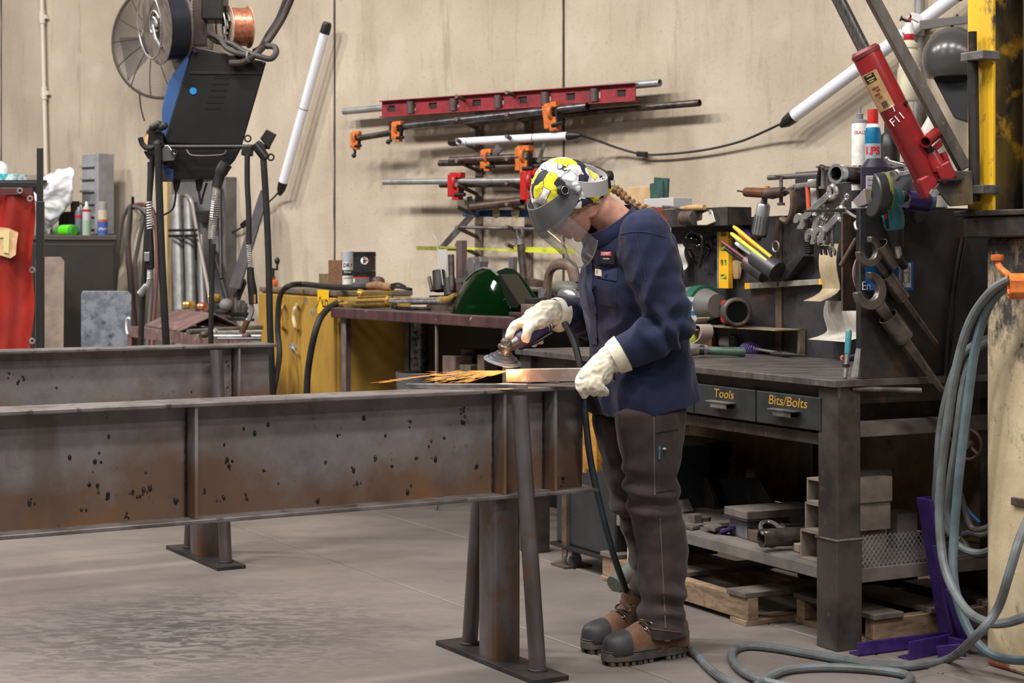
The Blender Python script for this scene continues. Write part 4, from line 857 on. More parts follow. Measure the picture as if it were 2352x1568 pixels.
s=MB();s.box(PF,(.05,-.004,.9),(.16,.0,1.0));s=MB();s.box(PF,(.12,-.012,.52),(.6,0,.545));mk('weld_strip',s,RUSTY,t,sm=0,bev=.003)
YP=NT('worn_yellow_paint')
def yellow_mat():
 t=YP;n1=t.noise(10,7,.7,(1,1,.5));n2=t.noise(40,5,.7);n3=t.noise(3,5,.6,(1,1,.3))
 col=t.mix(t.ramp(n3,.4,.7),S(226,178,36),S(190,150,40))
 col=t.mix(t.ramp(n1,.54,.64),col,S(58,52,46));col=t.mix(t.ramp(n2,.64,.72),col,S(96,82,60));t.bump(n1,.1,.004);return t.out(col,.5,0)
YWORN=yellow_mat()
GRIMY=mat('grimy_yellow',S(112,92,48),.6,0,S(48,44,40),9,.38,.6,c3=S(206,158,40),s3=9,l3=.57,h3=.68,bump=.1,stretch=(1,1,.5))
GRIMB=mat('grimy_black',S(38,36,34),.5,.2,S(60,52,44),8,c3=S(170,136,40),s3=20,l3=.68,h3=.72,bump=.1)
t=thing('jib_crane','yellow steel crane mast with red hydraulic ram at right','crane',PF@V((.1,.1,zp)))
MX=fr(hit(2222,300,bY,BO.dot(bY)+bl(PO).y-.03)*V((1,1,0)),bX,bY,UP)
zm0=zp+.02
s=MB();s.box(MX,(0,0,zm0),(.115,.012,3.2));mk('front_flange',s,YWORN,t,sm=0,bev=.003)
s=MB();s.box(MX,(.05,.012,zm0),(.062,.17,3.2));mk('web',s,GRIMY,t,sm=0)
s=MB();s.box(MX,(0,.17,zm0),(.115,.182,3.2));mk('back_flange',s,GRIMY,t,sm=0,bev=.003)
s=MB();s.box(MX,(.19,.05,zp),(.42,.25,3.2));mk('side_channel',s,GRIMB,t,sm=0,bev=.004)
pz=lambda py:H-(py-HY)/FPX*PO.y
s=MB();s.box(MX,(-.0,-.02,zp+.0),(.5,.2,pz(498)));mk('collar',s,GRIMB,t,sm=0,bev=.006)
s=MB();s.box(MX,(-.03,-.03,pz(497)),(.5,.22,pz(484)));mk('collar_plate',s,GRIMB,t,sm=0,bev=.003)
q=lambda px,py:hit(px,py,bY,BO.dot(bY)+bl(PO).y-.06)
s=MB();s.cyl(q(2239,462),q(2234,118),.017,n=16);pm=mk('pipe',s,DSTEEL,t)
s=MB();s.cyl(q(2234,125),q(2233.5,73),.0135,n=14);mk('pipe_spigot',s,DSTEEL,pm)
for py in(130,436):
 s=MB();s.box(fr(q(2238,py),bX,bY,UP),(-.04,-.022,-.014),(.06,.05,.014));mk('clamp',s,STEEL,t,sm=0,bev=.003)
yK=bl(PO).y-.06
kb=lambda x,y,o=0:hit(x,y,(0,1,0),5.42+o)
s=MB();tr(s,[(2140,440),(2158,418),(2184,392),(2234,392),(2236,470),(2182,474),(2162,448)],lambda x,y:kb(x,y),V((0,.012,0)));mk('bracket',s,GRIMY,t,sm=0,bev=.003)
s=MB();tr(s,[(2140,440),(2158,418),(2184,392),(2234,392),(2236,470),(2182,474),(2162,448)],lambda x,y:kb(x,y,.1),V((0,.012,0)));mk('bracket',s,GRIMY,t,sm=0,bev=.003)
s=MB();tr(s,[(2150,432),(2215,410),(2215,425),(2160,448)],lambda x,y:kb(x,y,.012),V((0,.09,0)));tr(s,[(2160,411),(2216,408),(2216,413),(2160,416)],lambda x,y:kb(x,y,-.03),V((0,.14,0)));mk('bracket_plate',s,DSTEEL,t,sm=0)
s=MB();c=kb(2147,443,-.012);s.cyl(c,c+V((0,.02,0)),.014,n=6);mk('bolt',s,BSTEEL,t)
ra,rb=kb(2136,412,.06),kb(1984,112,.06);d=(rb-ra).normalized();L=(rb-ra).length
REDRAM=mat('ram_red',S(148,34,36),.35,.1,S(122,34,38),7,c3=S(110,60,56),s3=30,l3=.62,h3=.74,stretch=(1,1,1))
sdv=d.cross(V((0,1,0))).normalized();RM=fr(ra,sdv,V((0,1,0)),d)
s=MB();s.lathe(RM,[(0,0),(.042,0),(.046,.01),(.046,L-.03),(.044,L-.012),(.034,L),(0,L)],30);rc=mk('ram_cylinder',s,REDRAM,t)
s=MB();s.lathe(RM,[(.044,L-.022),(.0475,L-.022),(.0475,L-.01),(.04,L)],30);mk('ram_collar',s,mat('dark_red_cap',S(110,40,40),.5),rc)
LBT=mat('tan_label',S(186,152,106),.55,0,S(160,126,84),18)
def ramdir():
 cdir=(CAM-(ra+d*L*.6));lx,ly=cdir.dot(RM.col[0].xyz),cdir.dot(RM.col[1].xyz);return math.degrees(math.atan2(ly,lx))
a0=ramdir()
s=MB();s.lathe(RM,[(.0465,L*.56),(.0468,L*.56),(.0468,L*.84),(.0465,L*.84)],10,a0-8,a0+70);lb=mk('label',s,LBT,rc)
def ramtext(body,size,zf,off,m,rot=0,sx=1):
 a=R(a0+off);rad=RM.col[0].xyz*math.cos(a)+RM.col[1].xyz*math.sin(a);tang=d.cross(rad)
 tang=-tang
 if tang.x<0:tang=-tang
 up=rad.cross(tang)
 return text('lettering',body,size,fr(ra+d*L*zf+rad*.0475,tang,up)@Matrix.Rotation(R(rot),4,'Z'),m,rc,ext=.0004,sx=sx)
SG=1 if RM.col[0].xyz.x*math.cos(R(a0+40))+RM.col[1].xyz.x*math.sin(R(a0+40))<RM.col[0].xyz.x*math.cos(R(a0))+RM.col[1].xyz.x*math.sin(R(a0)) else-1
if SG<0:
 bpy.data.objects.remove(lb);s=MB();s.lathe(RM,[(.0465,L*.56),(.0468,L*.56),(.0468,L*.84),(.0465,L*.84)],10,a0-70,a0+8);lb=mk('label',s,LBT,rc)
s=MB();s.lathe(RM,[(.0469,L*.77),(.0472,L*.77),(.0472,L*.83),(.0469,L*.83)],10,a0+SG*8,a0+SG*58);mk('label_band',s,INKB,lb)
s=MB()
for k in range(10):s.lathe(RM,[(.0469,L*.575),(.0473,L*.575),(.0473,L*.62),(.0469,L*.62)],1,a0+SG*(12+k*2.6),a0+SG*(13+k*2.6+.5*(k%3)))
mk('barcode',s,INKB,lb)
GI=mat('gold_ink',S(206,176,90),.4)
for zf,w_ in((.815,26),(.79,34),(.775,22)):s=MB();s.lathe(RM,[(.0473,L*zf),(.0476,L*zf),(.0476,L*(zf+.008)),(.0473,L*(zf+.008))],6,a0+SG*30-w_/2,a0+SG*30+w_/2);mk('gold_line',s,GI,lb)
for zf,w_,of in((.72,30,30),(.70,18,22),(.675,26,34),(.65,14,26)):s=MB();s.lathe(RM,[(.0473,L*zf),(.0476,L*zf),(.0476,L*(zf+.01)),(.0473,L*(zf+.01))],6,a0+SG*of-w_/2,a0+SG*of+w_/2);mk('scribble',s,mat('brown_ink',S(130,56,44),.5),lb)
ramtext('F11',.035,.47,SG*6,WHITE,12);ramtext('7',.03,.545,SG*2,WHITE,20)
s=MB();a=R(a0-SG*50);rad=RM.col[0].xyz*math.cos(a)+RM.col[1].xyz*math.sin(a);s.cyl(ra+d*L*.54+rad*.045,ra+d*L*.54+rad*.055,.006);mk('bleed_screw',s,BLACKP,rc)
s=MB();s.cyl(ra+d*(L-.02),kb(1760,-330,.06),.021,n=22);mk('ram_rod',s,mat('ram_rod',S(150,146,144),.3,.9,S(110,106,104),30,stretch=(8,8,1)),t)
s=MB();s.cbox(fr(ra-d*.015,sdv,V((0,1,0)),d),(.09,.09,.07));mk('clevis',s,REDRAM,t,sm=0,bev=.006)
s=MB();c=ra-sdv*.0-d*.03-V((0,.05,0));e_=kb(2117,416,.03);s.cyl(e_-V((.012,0,0)),e_+V((.02,0,0)),.008,n=10);mk('clevis_pin',s,STEEL,t)
s=MB();s.tube([kb(2158,388,.02),kb(2149,372,.02),kb(2140,350,.02)],[.026,.024,.018],14);mk('pump_body',s,REDRAM,t)
s=MB();s.cbox(fr(kb(2170,396,.02),sdv,V((0,1,0)),d),(.05,.05,.06));mk('pump_block',s,REDRAM,t,sm=0,bev=.006)
s=MB();s.cyl(kb(2140,352,.02),kb(2132,335,.01),.010);mk('pump_plunger',s,BLACKP,t)
s=MB();s.pipe(kb(2126,326,-.01),kb(2153,304,.05),.019,.004,20);mk('handle_socket',s,REDRAM,t)
s=MB();tr(s,[(2140,340),(2162,318),(2166,334),(2152,346)],lambda x,y:kb(x,y,.03),V((0,.02,0)));mk('link',s,REDRAM,t,sm=0,bev=.002)
s=MB();s.cyl(kb(2165,350,.03),kb(2175,372,.03),.010);mk('side_pin',s,REDRAM,t)
fa,fb_=kb(2216,388,.05),kb(1825,-336,.05);dd=(fb_-fa).normalized();sd2=dd.cross(V((0,1,0))).normalized();FM=fr(fa,sd2,V((0,1,0)),dd)
s=MB();s.box(FM,(-.018,-.022,0),(.018,.022,(fb_-fa).length));mk('arm_bar',s,mat('arm_steel',S(124,116,108),.4,.7,S(88,82,78),10,stretch=(1,1,.3),c3=S(170,164,156),s3=24,l3=.6,h3=.75),t,sm=0,bev=.003)
t=thing('welding_helmet','dark grey welding helmet hanging behind the yellow mast','helmet',WL(2180,280,.35))
hc=WL(2190,135,.4)
s=MB();s.ell(fr(hc,wX,wY,UP),(.15,.13,.15),24,14,-35,90);mk('shell',s,mat('helmet_shell',S(70,68,68),.25),t)
s=MB();tr(s,[(2126,150),(2136,142),(2190,172),(2224,160),(2226,284),(2190,272)],lambda x,y:WL(x,y,.42),wY*.12);mk('mask',s,mat('helmet_mask',S(44,44,46),.35),t,sm=0,bev=.01)
s=MB();a=WL(2110,56,.4);b=WL(2228,42,.4);tr(s,[(2112,47),(2228,34),(2228,52),(2112,69)],lambda x,y:WL(x,y,.4),wY*.015);one('flat_bar',s,mat('wall_flat_bar',S(100,96,94),.5,.5),'grey flat bar bracket holding the welding helmet','bar',sm=0,bev=.002)
s=MB();s.tube(spl([WL(2200,36,.38),WL(2190,50,.36),WL(2184,72,.36)]),.012,8,sx=.4);mk('strap',s,BLACKP,t)
b=WL(2088,232,.3);r=.055
sc_=b.y/FPX
t=thing('spray_bottle','white spray bottle with red trigger hanging on the wall by the red ram','bottle',b)
prof=[(0,0),(.9,0),(1,.04),(1,.28),(.98,.5)]+[(.86-.02*(k%2)-.03*(k/8),.52+.03*k) for k in range(9)]+[(.72,.8),(.82,.83),(.80,.88),(.5,.93),(.42,.95),(0,.95)]
hb=(232-85)*sc_;rr=27*sc_
s=MB();s.lathe(fr(b,(1,0,0),(0,1,0),UP),[(a_*rr,z*hb) for a_,z in prof],26);mk('bottle',s,mat('milky_plastic',S(216,208,184),.35,0,S(196,188,160),14),t)
s=MB();s.lathe(fr(b+UP*hb*.93,(1,0,0),(0,1,0),UP),[(0,0),(.42*rr,0),(.46*rr,.01),(.44*rr,.035),(0,.035)],18);mk('neck_ring',s,REDP,t)
q=b+UP*(hb*.93+.03);s=MB();s.tube([q,q+UP*.045,q+UP*.06],[.42*rr,.38*rr,.36*rr],14);mk('neck',s,WHITE,t)
f3=lambda x,y:D(x,y,b.y)
s=MB();tr(s,[(2086,40),(2094,28),(2110,31),(2119,40),(2112,52),(2100,46)],f3,V((0,.03,0)));mk('spray_head',s,WHITE,t,sm=0,bev=.003)
s=MB();tr(s,[(2084,50),(2091,30),(2095,36),(2092,55),(2084,76),(2076,78)],f3,V((0,.015,0)));mk('trigger',s,REDP,t,sm=0,bev=.002)
s=MB();s.cyl(f3(2071,43),f3(2092,52),.007);s.cyl(f3(2068,42),f3(2071,43),.013);one('coat_hook',s,DSTEEL,'dark round headed peg holding the spray bottle trigger','hook')
t=thing('dark_backdrop_box','added black backdrop box filling the dark gap behind the plinth and the end panel','cabinet',BF@V((-.3,1.2,0)))  # added box, a dark backdrop that covers the bright wall beside the bench
s=MB();s.box(BF,(-.5,.86,.06),(.1,1.5,1.42));mk('body',s,BLACKP,t,sm=0,bev=.006)
s=MB();s.box(BF,(-.52,.84,1.42),(.12,1.52,1.445));mk('top',s,DSTEEL,t,sm=0,bev=.004)
s=MB();s.box(BF,(-.5,.88,0),(.1,1.48,.06));mk('base',s,BLACKP,t,sm=0)
t=thing('hose_hook','orange painted nut and bent bar hose hook on the plinth','hook',PF@V((.12,-.06,1.1)))
hk=lambda x,y,o=-.05:hit(x,y,bY,BO.dot(bY)+bl(PO).y+o)
nutc=hk(2316,657,-.10);nd=(bX*.55+bY*.85).normalized()
s=MB();n=6;rr=.040
ou=[]
for(off,r_) in((0,rr),(.075,rr)):ou.append([nutc+nd*off+nd.cross(UP).normalized()*(r_*math.cos(R(30+60*k)))+UP*(r_*math.sin(R(30+60*k))) for k in range(6)])
inn=[]
for(off,r_) in((.075,.024),(0,.024)):inn.append([nutc+nd*off+nd.cross(UP).normalized()*(r_*math.cos(R(30+60*k)))+UP*(r_*math.sin(R(30+60*k))) for k in range(6)])
s.loft([ou[0],ou[1],inn[0],inn[1],ou[0]],cap=False);mk('nut',s,ORANGE,t,sm=20,bev=.003)
s=MB();s.pipe(nutc+nd*.0,nutc+nd*.075,.031,.006,20);mk('liner',s,DSTEEL,t)
s=MB();s.tube(spl([hk(2292,594),hk(2293,605),hk(2299,617),hk(2312,628),hk(2322,636,-.07)]),.0105,10);mk('arm',s,ORANGE,t)
s=MB();s.lathe(fr(hk(2291,591),bX,bY,UP),[(0,-.008),(.018,-.01),(.021,-.002),(.019,.008),(0,.01)],16);mk('knob',s,ORANGE,t)
GH=GREYHOSE
def hose(label,pts,r,m=GH,grp=None,n=8,name='hose'):
 s=MB();s.tube(spl(pts,n),r,10);return one(name,s,m,label,'hose',grp)
pl=lambda x,y,o=-.06:hit(x,y,bY,BO.dot(bY)+bl(PO).y+o)
hose('thick grey hose looping from the orange hook down and out past the plinth foot',[pl(2345,640,-.06),pl(2318,642,-.08),pl(2275,670,-.10),pl(2230,735,-.10),pl(2200,830,-.10),pl(2178,960,-.10),pl(2162,1090,-.10),pl(2158,1200,-.10),pl(2172,1310,-.12),pl(2215,1395,-.15),pl(2265,1428,-.16),pl(2310,1430,-.14),pl(2370,1412,-.12)],.0145)
hose('thick blue-grey hose hanging straighter from the orange hook to the floor right',[pl(2340,655,-.05),pl(2310,660,-.06),pl(2270,705,-.08),pl(2240,800,-.08),pl(2222,930,-.08),pl(2204,1080,-.08),pl(2192,1220,-.08),pl(2190,1320,-.1),pl(2206,1400,-.1),pl(2240,1470,-.1),pl(2290,1508,-.08),pl(2370,1518,-.06)],.0145,mat('bluegrey_hose',S(88,104,110),.5,0,S(70,84,90),8))
hose('grey hose loop hanging behind the front hoses at left',[pl(2330,760,.12),pl(2262,780,.1),pl(2215,810,.06),pl(2185,870,.04),pl(2160,980,.02),pl(2152,1090,.02),pl(2150,1150,.03),pl(2170,1210,.05),pl(2200,1240,.08)],.013)
hose('dull grey hose loop hanging between the front hoses',[pl(2330,770,.14),pl(2270,785,.1),pl(2232,820,.08),pl(2210,900,.06),pl(2196,1010,.05),pl(2180,1120,.05),pl(2176,1180,.06),pl(2200,1250,.08),pl(2250,1270,.1),pl(2300,1250,.12)],.013)
for k,(y0,y1) in enumerate(((1150,1232),(1230,1245),(1240,1290))):
 hose(('dark hose loop sagging under the handwheel','dark hose loop crossing behind the hoses','lowest dark hose loop behind the hoses')[k],[pl(2195,y0-40,.1),pl(2208,y0-5,.12),pl(2230,y1-22,.13),pl(2262,y1-18,.14),pl(2300,y1-40,.16)],.012,mat('dark_hose',S(60,58,56),.55),'dark hose loops behind the plinth hoses')
hose('thin blue air line hanging behind the grey hoses',[pl(2232,870,.3),pl(2225,960,.3),pl(2204,1040,.25),pl(2206,1130,.2),pl(2222,1170,.18),pl(2250,1200,.2)],.006,mat('blue_line',S(40,110,180),.4))
for k in range(2):
 hose(('wavy black cord hanging down the end panel, left one','wavy black cord hanging down the end panel, right one')[k],[BE(2210+10*k,545,.012),BE(2200+8*k,600,.014),BE(2190+8*k,660,.012),BE(2182+12*k,720,.016),BE(2175+15*k,790,.012),BE(2172+10*k,850,.014),BE(2165+8*k,930,.02)],.006,RUBBER,name='cord')
t=thing('handwheel','rusty spoked valve handwheel behind the hoses at the plinth','wheel',pl(2225,1060,.2))
c=pl(2222,1020,.2);a_=(bX*.4-bY*.9).normalized();e1=a_.cross(UP).normalized();e2=a_.cross(e1)
s=MB();s.torus(fr(c,e1,e2,a_),.05,.006,28,8);mk('rim',s,RUSTY,t)
for k in range(3):s=MB();s.cyl(c,c+e1*(.05*math.cos(R(120*k+20)))+e2*(.05*math.sin(R(120*k+20))),.006,n=8);mk('spoke',s,RUSTY,t)
s=MB();s.cyl(c-a_*.015,c+a_*.02,.016);s.tube([c+e1*.04,c+e1*.09+UP*.03,c+e1*.15+UP*.07],.008,8);mk('hub',s,RUSTY,t)
fz=.015
Fp=lambda x,y:Z(x,y,fz)
hose('long grey air hose coiled over the floor from the boots to the plinth',[Fp(1566,1484),Fp(1600,1503),Fp(1630,1535),Fp(1675,1566),Fp(1760,1592),Fp(1850,1594),Fp(1960,1580),Fp(2060,1573),Fp(2092,1560),Fp(2070,1546),Fp(1980,1535),Fp(1880,1532),Fp(1800,1540),Fp(1750,1566),Fp(1720,1592)],.0135)
hose('grey air hose loop on the floor rising to the right edge',[Z(2380,1150,.55),pl(2345,1230,-.25),pl(2320,1310,-.3),pl(2290,1400,-.3),pl(2240,1462,-.32),Fp(2180,1512),Fp(2100,1528),Fp(2000,1525),Fp(1880,1505),Fp(1780,1488),Fp(1715,1483),Fp(1682,1497),Fp(1692,1530),Fp(1740,1560),Fp(1820,1578)],.0135)
t=thing('welding_cart','black cart on casters under the bench behind the beam end','cart',Z(1310,1300,0))
cF=fr(Z(1290,1304,0),bX,bY,UP)
s=MB();s.box(cF,(-.12,.04,.09),(.36,.5,.52));mk('body',s,mat('cart_black',S(34,35,37),.55,0,S(44,44,46),6),t,sm=0,bev=.01)
s=MB();s.box(cF,(-.14,.02,.075),(.38,.52,.09));mk('tray',s,BLACKP,t,sm=0,bev=.003)
for(x,y) in((0,.05),(.33,.08),(0,.45)):
 c=cF@V((x,y,.033));w_=MB()
 for sd in(-1,1):w_.cyl(c+bX*(sd*.012),c+bX*(sd*.024),.032,n=20)
 cs_=mk('caster',w_,mat('caster_grey',S(84,82,80),.5),t)
 s=MB();s.box(fr(c,bX,bY,UP),(-.03,-.02,.012),(.03,.025,.042));s.cyl(c+UP*.03,c+UP*.055,.014);mk('fork',s,mat('caster_fork',S(96,92,90),.5),cs_,sm=30,bev=.004)
s=MB();a=Z(1410,1342,.03);s.cyl(a-V((0,0,0)),a+V((.20,.2,.12)),.034,n=22);c2=one('steel_cylinder',s,mat('grey_green_tube',S(88,92,88),.5,.2),'grey green tube lying on the floor behind the far boot','tube')
s=MB();s.box(fr(Z(1450,1352,0),bX,bY,UP),(-.03,0,0),(.01,.05,.36));one('timber_post',s,mat('pale_timber',S(176,156,122),.7),'pale timber post standing behind the far trouser leg','post',sm=0)
s=MB();tr(s,[(1338,925),(1366,930),(1372,1085),(1338,1086)],lambda x,y:D(x,y,6.55),V((.05,.1,0)));one('steel_plate',s,mat('amber_plate',S(206,146,62),.5,0,S(150,104,50),16,c3=S(60,44,30),s3=30),'amber painted plate behind the beam end and the thigh','plate',sm=0,bev=.003)
s=MB();s.box(fr(Z(1255,1308,0),bX,bY,UP),(-.05,.1,0),(-.01,.14,.5));s.box(fr(Z(1255,1308,0),bX,bY,UP),(-.09,.07,0),(.03,.2,.01));one('steel_post',s,RUSTY,'rusty post on a foot plate beside the black cart','post',sm=0)
# ================================================================== the person grinding
OP=Z(1470,1498.6,0);FW=V((-.874,-.485,0)).normalized();LF=V((-FW.y,FW.x,0))
if LF.y>0:LF=-LF
def pb(px,py,l):return hit(px,py,LF,LF.dot(OP)+l)
def fl(f,l,z):return OP+FW*f+LF*l+UP*z
def blob(name,mb,vox,it,m,parent,disp=None,label=None,cut=None,sm=0):
 me=bpy.data.meshes.new(name+'_tmp');me.from_pydata([tuple(p) for p in mb.v],[],mb.f)
 bm=bmesh.new();bm.from_mesh(me);bmesh.ops.recalc_face_normals(bm,faces=bm.faces);bm.to_mesh(me);bm.free()
 o=bpy.data.objects.new(name+'_tmp',me);COL.objects.link(o)
 r=o.modifiers.new('r','REMESH');r.mode='VOXEL';r.voxel_size=vox;r.use_smooth_shade=True
 s_=o.modifiers.new('s','SMOOTH');s_.factor=.5;s_.iterations=it
 dg=bpy.context.evaluated_depsgraph_get();m2=bpy.data.meshes.new_from_object(o.evaluated_get(dg));bpy.data.objects.remove(o);bpy.data.meshes.remove(me)
 m2.name=name
 if disp:
  ns=[v_.normal.copy() for v_ in m2.vertices]
  for v_,n_ in zip(m2.vertices,ns):v_.co=v_.co+n_*disp(v_.co,n_)
 if cut:
  bm=bmesh.new();bm.from_mesh(m2)
  for(co,no) in cut:bmesh.ops.bisect_plane(bm,geom=bm.verts[:]+bm.edges[:]+bm.faces[:],plane_co=co,plane_no=no,clear_outer=True)
  bm.to_mesh(m2);bm.free()
 o0=WO[parent.name];m2.transform(Matrix.Translation(-o0));m2.materials.clear()
 for mm in(m if isinstance(m,list) else[m]):m2.materials.append(mm)
 m2.polygons.foreach_set('use_smooth',[True]*len(m2.polygons))
 o=bpy.data.objects.new(name,m2);COL.objects.link(o);o.parent=parent;WO[o.name]=o0
 if label:o['label']=label
 return o
def ering(c,a,b,ex,ey,n=24,p=2.0):
 out=[]
 for i in range(n):
  t=2*math.pi*i/n;ct,st=math.cos(t),math.sin(t)
  out.append(c+ex*(a*math.copysign(abs(ct)**(2/p),ct))+ey*(b*math.copysign(abs(st)**(2/p),st)))
 return out
def limb(s,pts,rads,n=18,ins=5,flat=1.0):
 """tapered rounded limb along joints"""
 P=spl(pts,ins);m=len(P);k=len(rads)-1;rr=[]
 for i in range(m):
  u=i/(m-1)*k;j=min(int(u),k-1);rr.append(rads[j]+(rads[j+1]-rads[j])*(u-j))
 s.tube(P,rr,n,sx=flat);
 for e in(0,-1):s.ell(Matrix.Translation(P[e]),(rr[e],)*3,14,8)
def nz(p,sc,o=0):return noise.noise(V((p.x*sc+o,p.y*sc,p.z*sc)))
person=thing('person','person in navy work shirt, brown trousers and clear face shield grinding steel at the beam','person',OP)
SKIN=NT('skin');_t=SKIN;_c=_t.mix(_t.ramp(_t.noise(14,5,.6),.4,.65),S(206,158,138),S(186,128,110));_t.b.inputs['Subsurface Weight'].default_value=.12;_t.b.inputs['Subsurface Radius'].default_value=(.01,.004,.002);SKIN=_t.out(_c,.5,0)
def cloth(name,c1,c2,wv=900,sc=6,c3=None):
 t=NT(name);col=t.mix(t.ramp(t.noise(sc,6,.65),.38,.66),c1,c2)
 if c3 is not None:col=t.mix(t.ramp(t.noise(3.2,7,.7,off=(2,5,1)),.56,.76,0,.5),col,c3)
 h=t.noise(wv,2,.5);h2=t.noise(60,4,.6);t.bump(t.math('ADD',t.math('MULTIPLY',h,.4),h2),.25,.0025);t.b.inputs['Sheen Weight'].default_value=.12;t.b.inputs['Specular IOR Level'].default_value=.25
 return t.out(col,.85,0)
NAVY=cloth('navy_shirt',S(31,35,66),S(24,27,52));BROWN=cloth('brown_trousers',S(57,46,46),S(42,34,35),c3=S(74,61,59))
STITCH=cloth('navy_seam',S(38,43,76),S(31,34,62))
TH=R(56);HC=pb(1303,455,-.005);HX=FW*math.cos(TH)-UP*math.sin(TH);HZ=FW*math.sin(TH)+UP*math.cos(TH);HYv=LF
HM=fr(HC,HX,HYv,HZ)
SHL,SHR=pb(1484,566,.165),pb(1420,560,-.165)
ELL,WRL=pb(1538,752,.225),pb(1402,826,.135)
ELR,WRR=pb(1385,735,-.235),pb(1268,712,-.175)
NECKB=pb(1432,528,0)
TOR=[(990,1372,1588,.192),(955,1364,1590,.194),(925,1360,1590,.192),(880,1360,1586,.186),(800,1362,1580,.172),(739,1352,1574,.172),(692,1341,1568,.178),(640,1334,1560,.188),(600,1342,1552,.188),(565,1364,1542,.178),(535,1386,1526,.14),(512,1398,1500,.095)]
def torso_rings(sh=0.0,top=12):
 out=[]
 for(py,xf,xb,b) in TOR[:top]:
  c=pb((xf+xb)/2,py,0);hw=(xb-xf)/2/FPX*c.y
  a=math.sqrt(max(hw*hw-(b*.485)**2,.0036))/.874
  tilt=min(max((700-py)/260,-.25),.62)
  ex=(FW*math.cos(tilt*.7)-UP*math.sin(tilt*.7)).normalized()
  out.append(ering(c,a-sh,b-sh,ex,LF,28,3.0 if py>860 else 2.3))
 return out
LEGN=[(890,1468,1562),(922,1446,1567),(946,1411,1572),(1009,1421,1563),(1086,1434,1554),(1153,1444,1557),(1194,1451,1567),(1228,1466,1575),(1266,1470,1578),(1311,1470,1575),(1360,1474,1572),(1402,1470,1568),(1433,1464,1568),(1466,1462,1572)]
LEGF=[(890,1400,1512),(940,1362,1520),(986,1367,1508),(1063,1386,1506),(1117,1397,1508),(1155,1405,1512),(1184,1422,1520),(1215,1434,1530),(1266,1447,1545),(1325,1452,1545),(1360,1446,1542),(1393,1442,1540),(1424,1436,1538)]
def leg_rings(L,l,k=1.0,m0=0):
 out=[]
 for i_,(py,xf,xb) in enumerate(L):
  lf_=(.66,.72,.80,.87,.9)[min(i_,4)]
  c=pb((xf+xb)/2,py,l);hw=(xb-xf)/2/FPX*c.y/.935
  out.append(ering(c,hw*k,hw*lf_*k,FW,LF,24,2.2))
 return out
s=MB()
s.ell(fr(HC+HZ*.022-HX*.008,HX,HYv,HZ),(.098,.077,.094),24,16)
s.loft([ering(HM@V((x,0,z)),a,b,HX,HYv,20,2.2) for(x,z,a,b) in((.012,.02,.08,.072),(.026,-.012,.066,.069),(.030,-.04,.061,.065),(.034,-.068,.056,.057),(.042,-.092,.044,.044),(.05,-.110,.03,.03))])
s.ell(HM@Matrix.Translation((.082,0,-.104)),(.015,.018,.014),14,8)
s.loft([ering(HM@V((x,0,z)),a,b,HX,HYv,12) for(x,z,a,b) in((.086,.012,.010,.011),(.094,-.008,.012,.010),(.102,-.026,.014,.012),(.107,-.038,.015,.0155),(.100,-.047,.011,.014))])
s.ell(HM@Matrix.Translation((.113,0,-.036)),(.010,.011,.009),12,8)
for sd in(-1,1):
 s.ell(HM@Matrix.Translation((.098,sd*.012,-.043)),(.009,.007,.007),10,6)
 s.ell(HM@Matrix.Translation((.074,sd*.036,-.032)),(.020,.022,.022),12,8)
 s.ell(HM@Matrix.Translation((.080,sd*.026,.014)),(.014,.026,.008),12,8)
 s.ell(HM@Matrix.Translation((.0,sd*.056,-.072)),(.024,.008,.022),12,8)
 s.ell(HM@Matrix.Translation((-.012,sd*.073,-.008))@Matrix.Rotation(R(-18),4,'Y')@Matrix.Rotation(R(sd*-15),4,'Z'),(.018,.008,.031),12,8)
s.ell(HM@Matrix.Translation((.093,0,-.066)),(.012,.021,.0055),14,8);s.ell(HM@Matrix.Translation((.091,0,-.077)),(.012,.018,.006),14,8)
limb(s,[HM@V((-.03,0,-.04)),HM@V((-.038,0,-.09)),NECKB+UP*.0,NECKB-UP*.06],[.057,.054,.062,.075],20)
s.loft(torso_rings(.03)[3:])
for(a,b,c) in((SHL,ELL,WRL),(SHR,ELR,WRR)):limb(s,[a,a.lerp(b,.5),b,b.lerp(c,.5),c],[.052,.046,.04,.037,.028],16)
hipc=pb(1478,900,0)
s.ell(fr(hipc+UP*.02,FW,LF,UP),(.085,.13,.12),20,12)
for L,l in((LEGN,.098),(LEGF,-.085)):
 rs=leg_rings(L,l*.95,.66);s.loft(rs[1:])
 c_=pb((L[-1][1]+L[-1][2])/2,L[-1][0],l);k_=.0 if l>0 else-.03;limb(s,[c_,fl(-.035+k_,l,.075),fl(.10+k_,l,.066)],[.038,.022,.014],12)
body=blob('body',s,.0055,4,SKIN,person,cut=None)
for sd in(-1,1):
 s=MB();s.ell(HM@Matrix.Translation((.076,sd*.031,-.004)),(.0125,.013,.0115),14,10);e=mk('eye',s,mat('eye_white',S(220,212,206),.25),body)
 s=MB();s.ell(HM@Matrix.Translation((.086,sd*.031,-.008)),(.0035,.006,.006),12,8);mk('iris',s,mat('iris',S(70,84,96),.15),person)
 s=MB();s.tube(spl([HM@V((.0885,sd*.02,-.004)),HM@V((.0895,sd*.031,-.001)),HM@V((.083,sd*.043,-.005))],5),.003,6);mk('eyelid',s,mat('lash',S(120,84,70),.6),body)
 s=MB();s.tube(spl([HM@V((.092,sd*.014,.013)),HM@V((.093,sd*.028,.018)),HM@V((.081,sd*.046,.013))],5),lambda u:.004-.002*u,6);mk('eyebrow',s,mat('brow',S(150,112,80),.8),body)
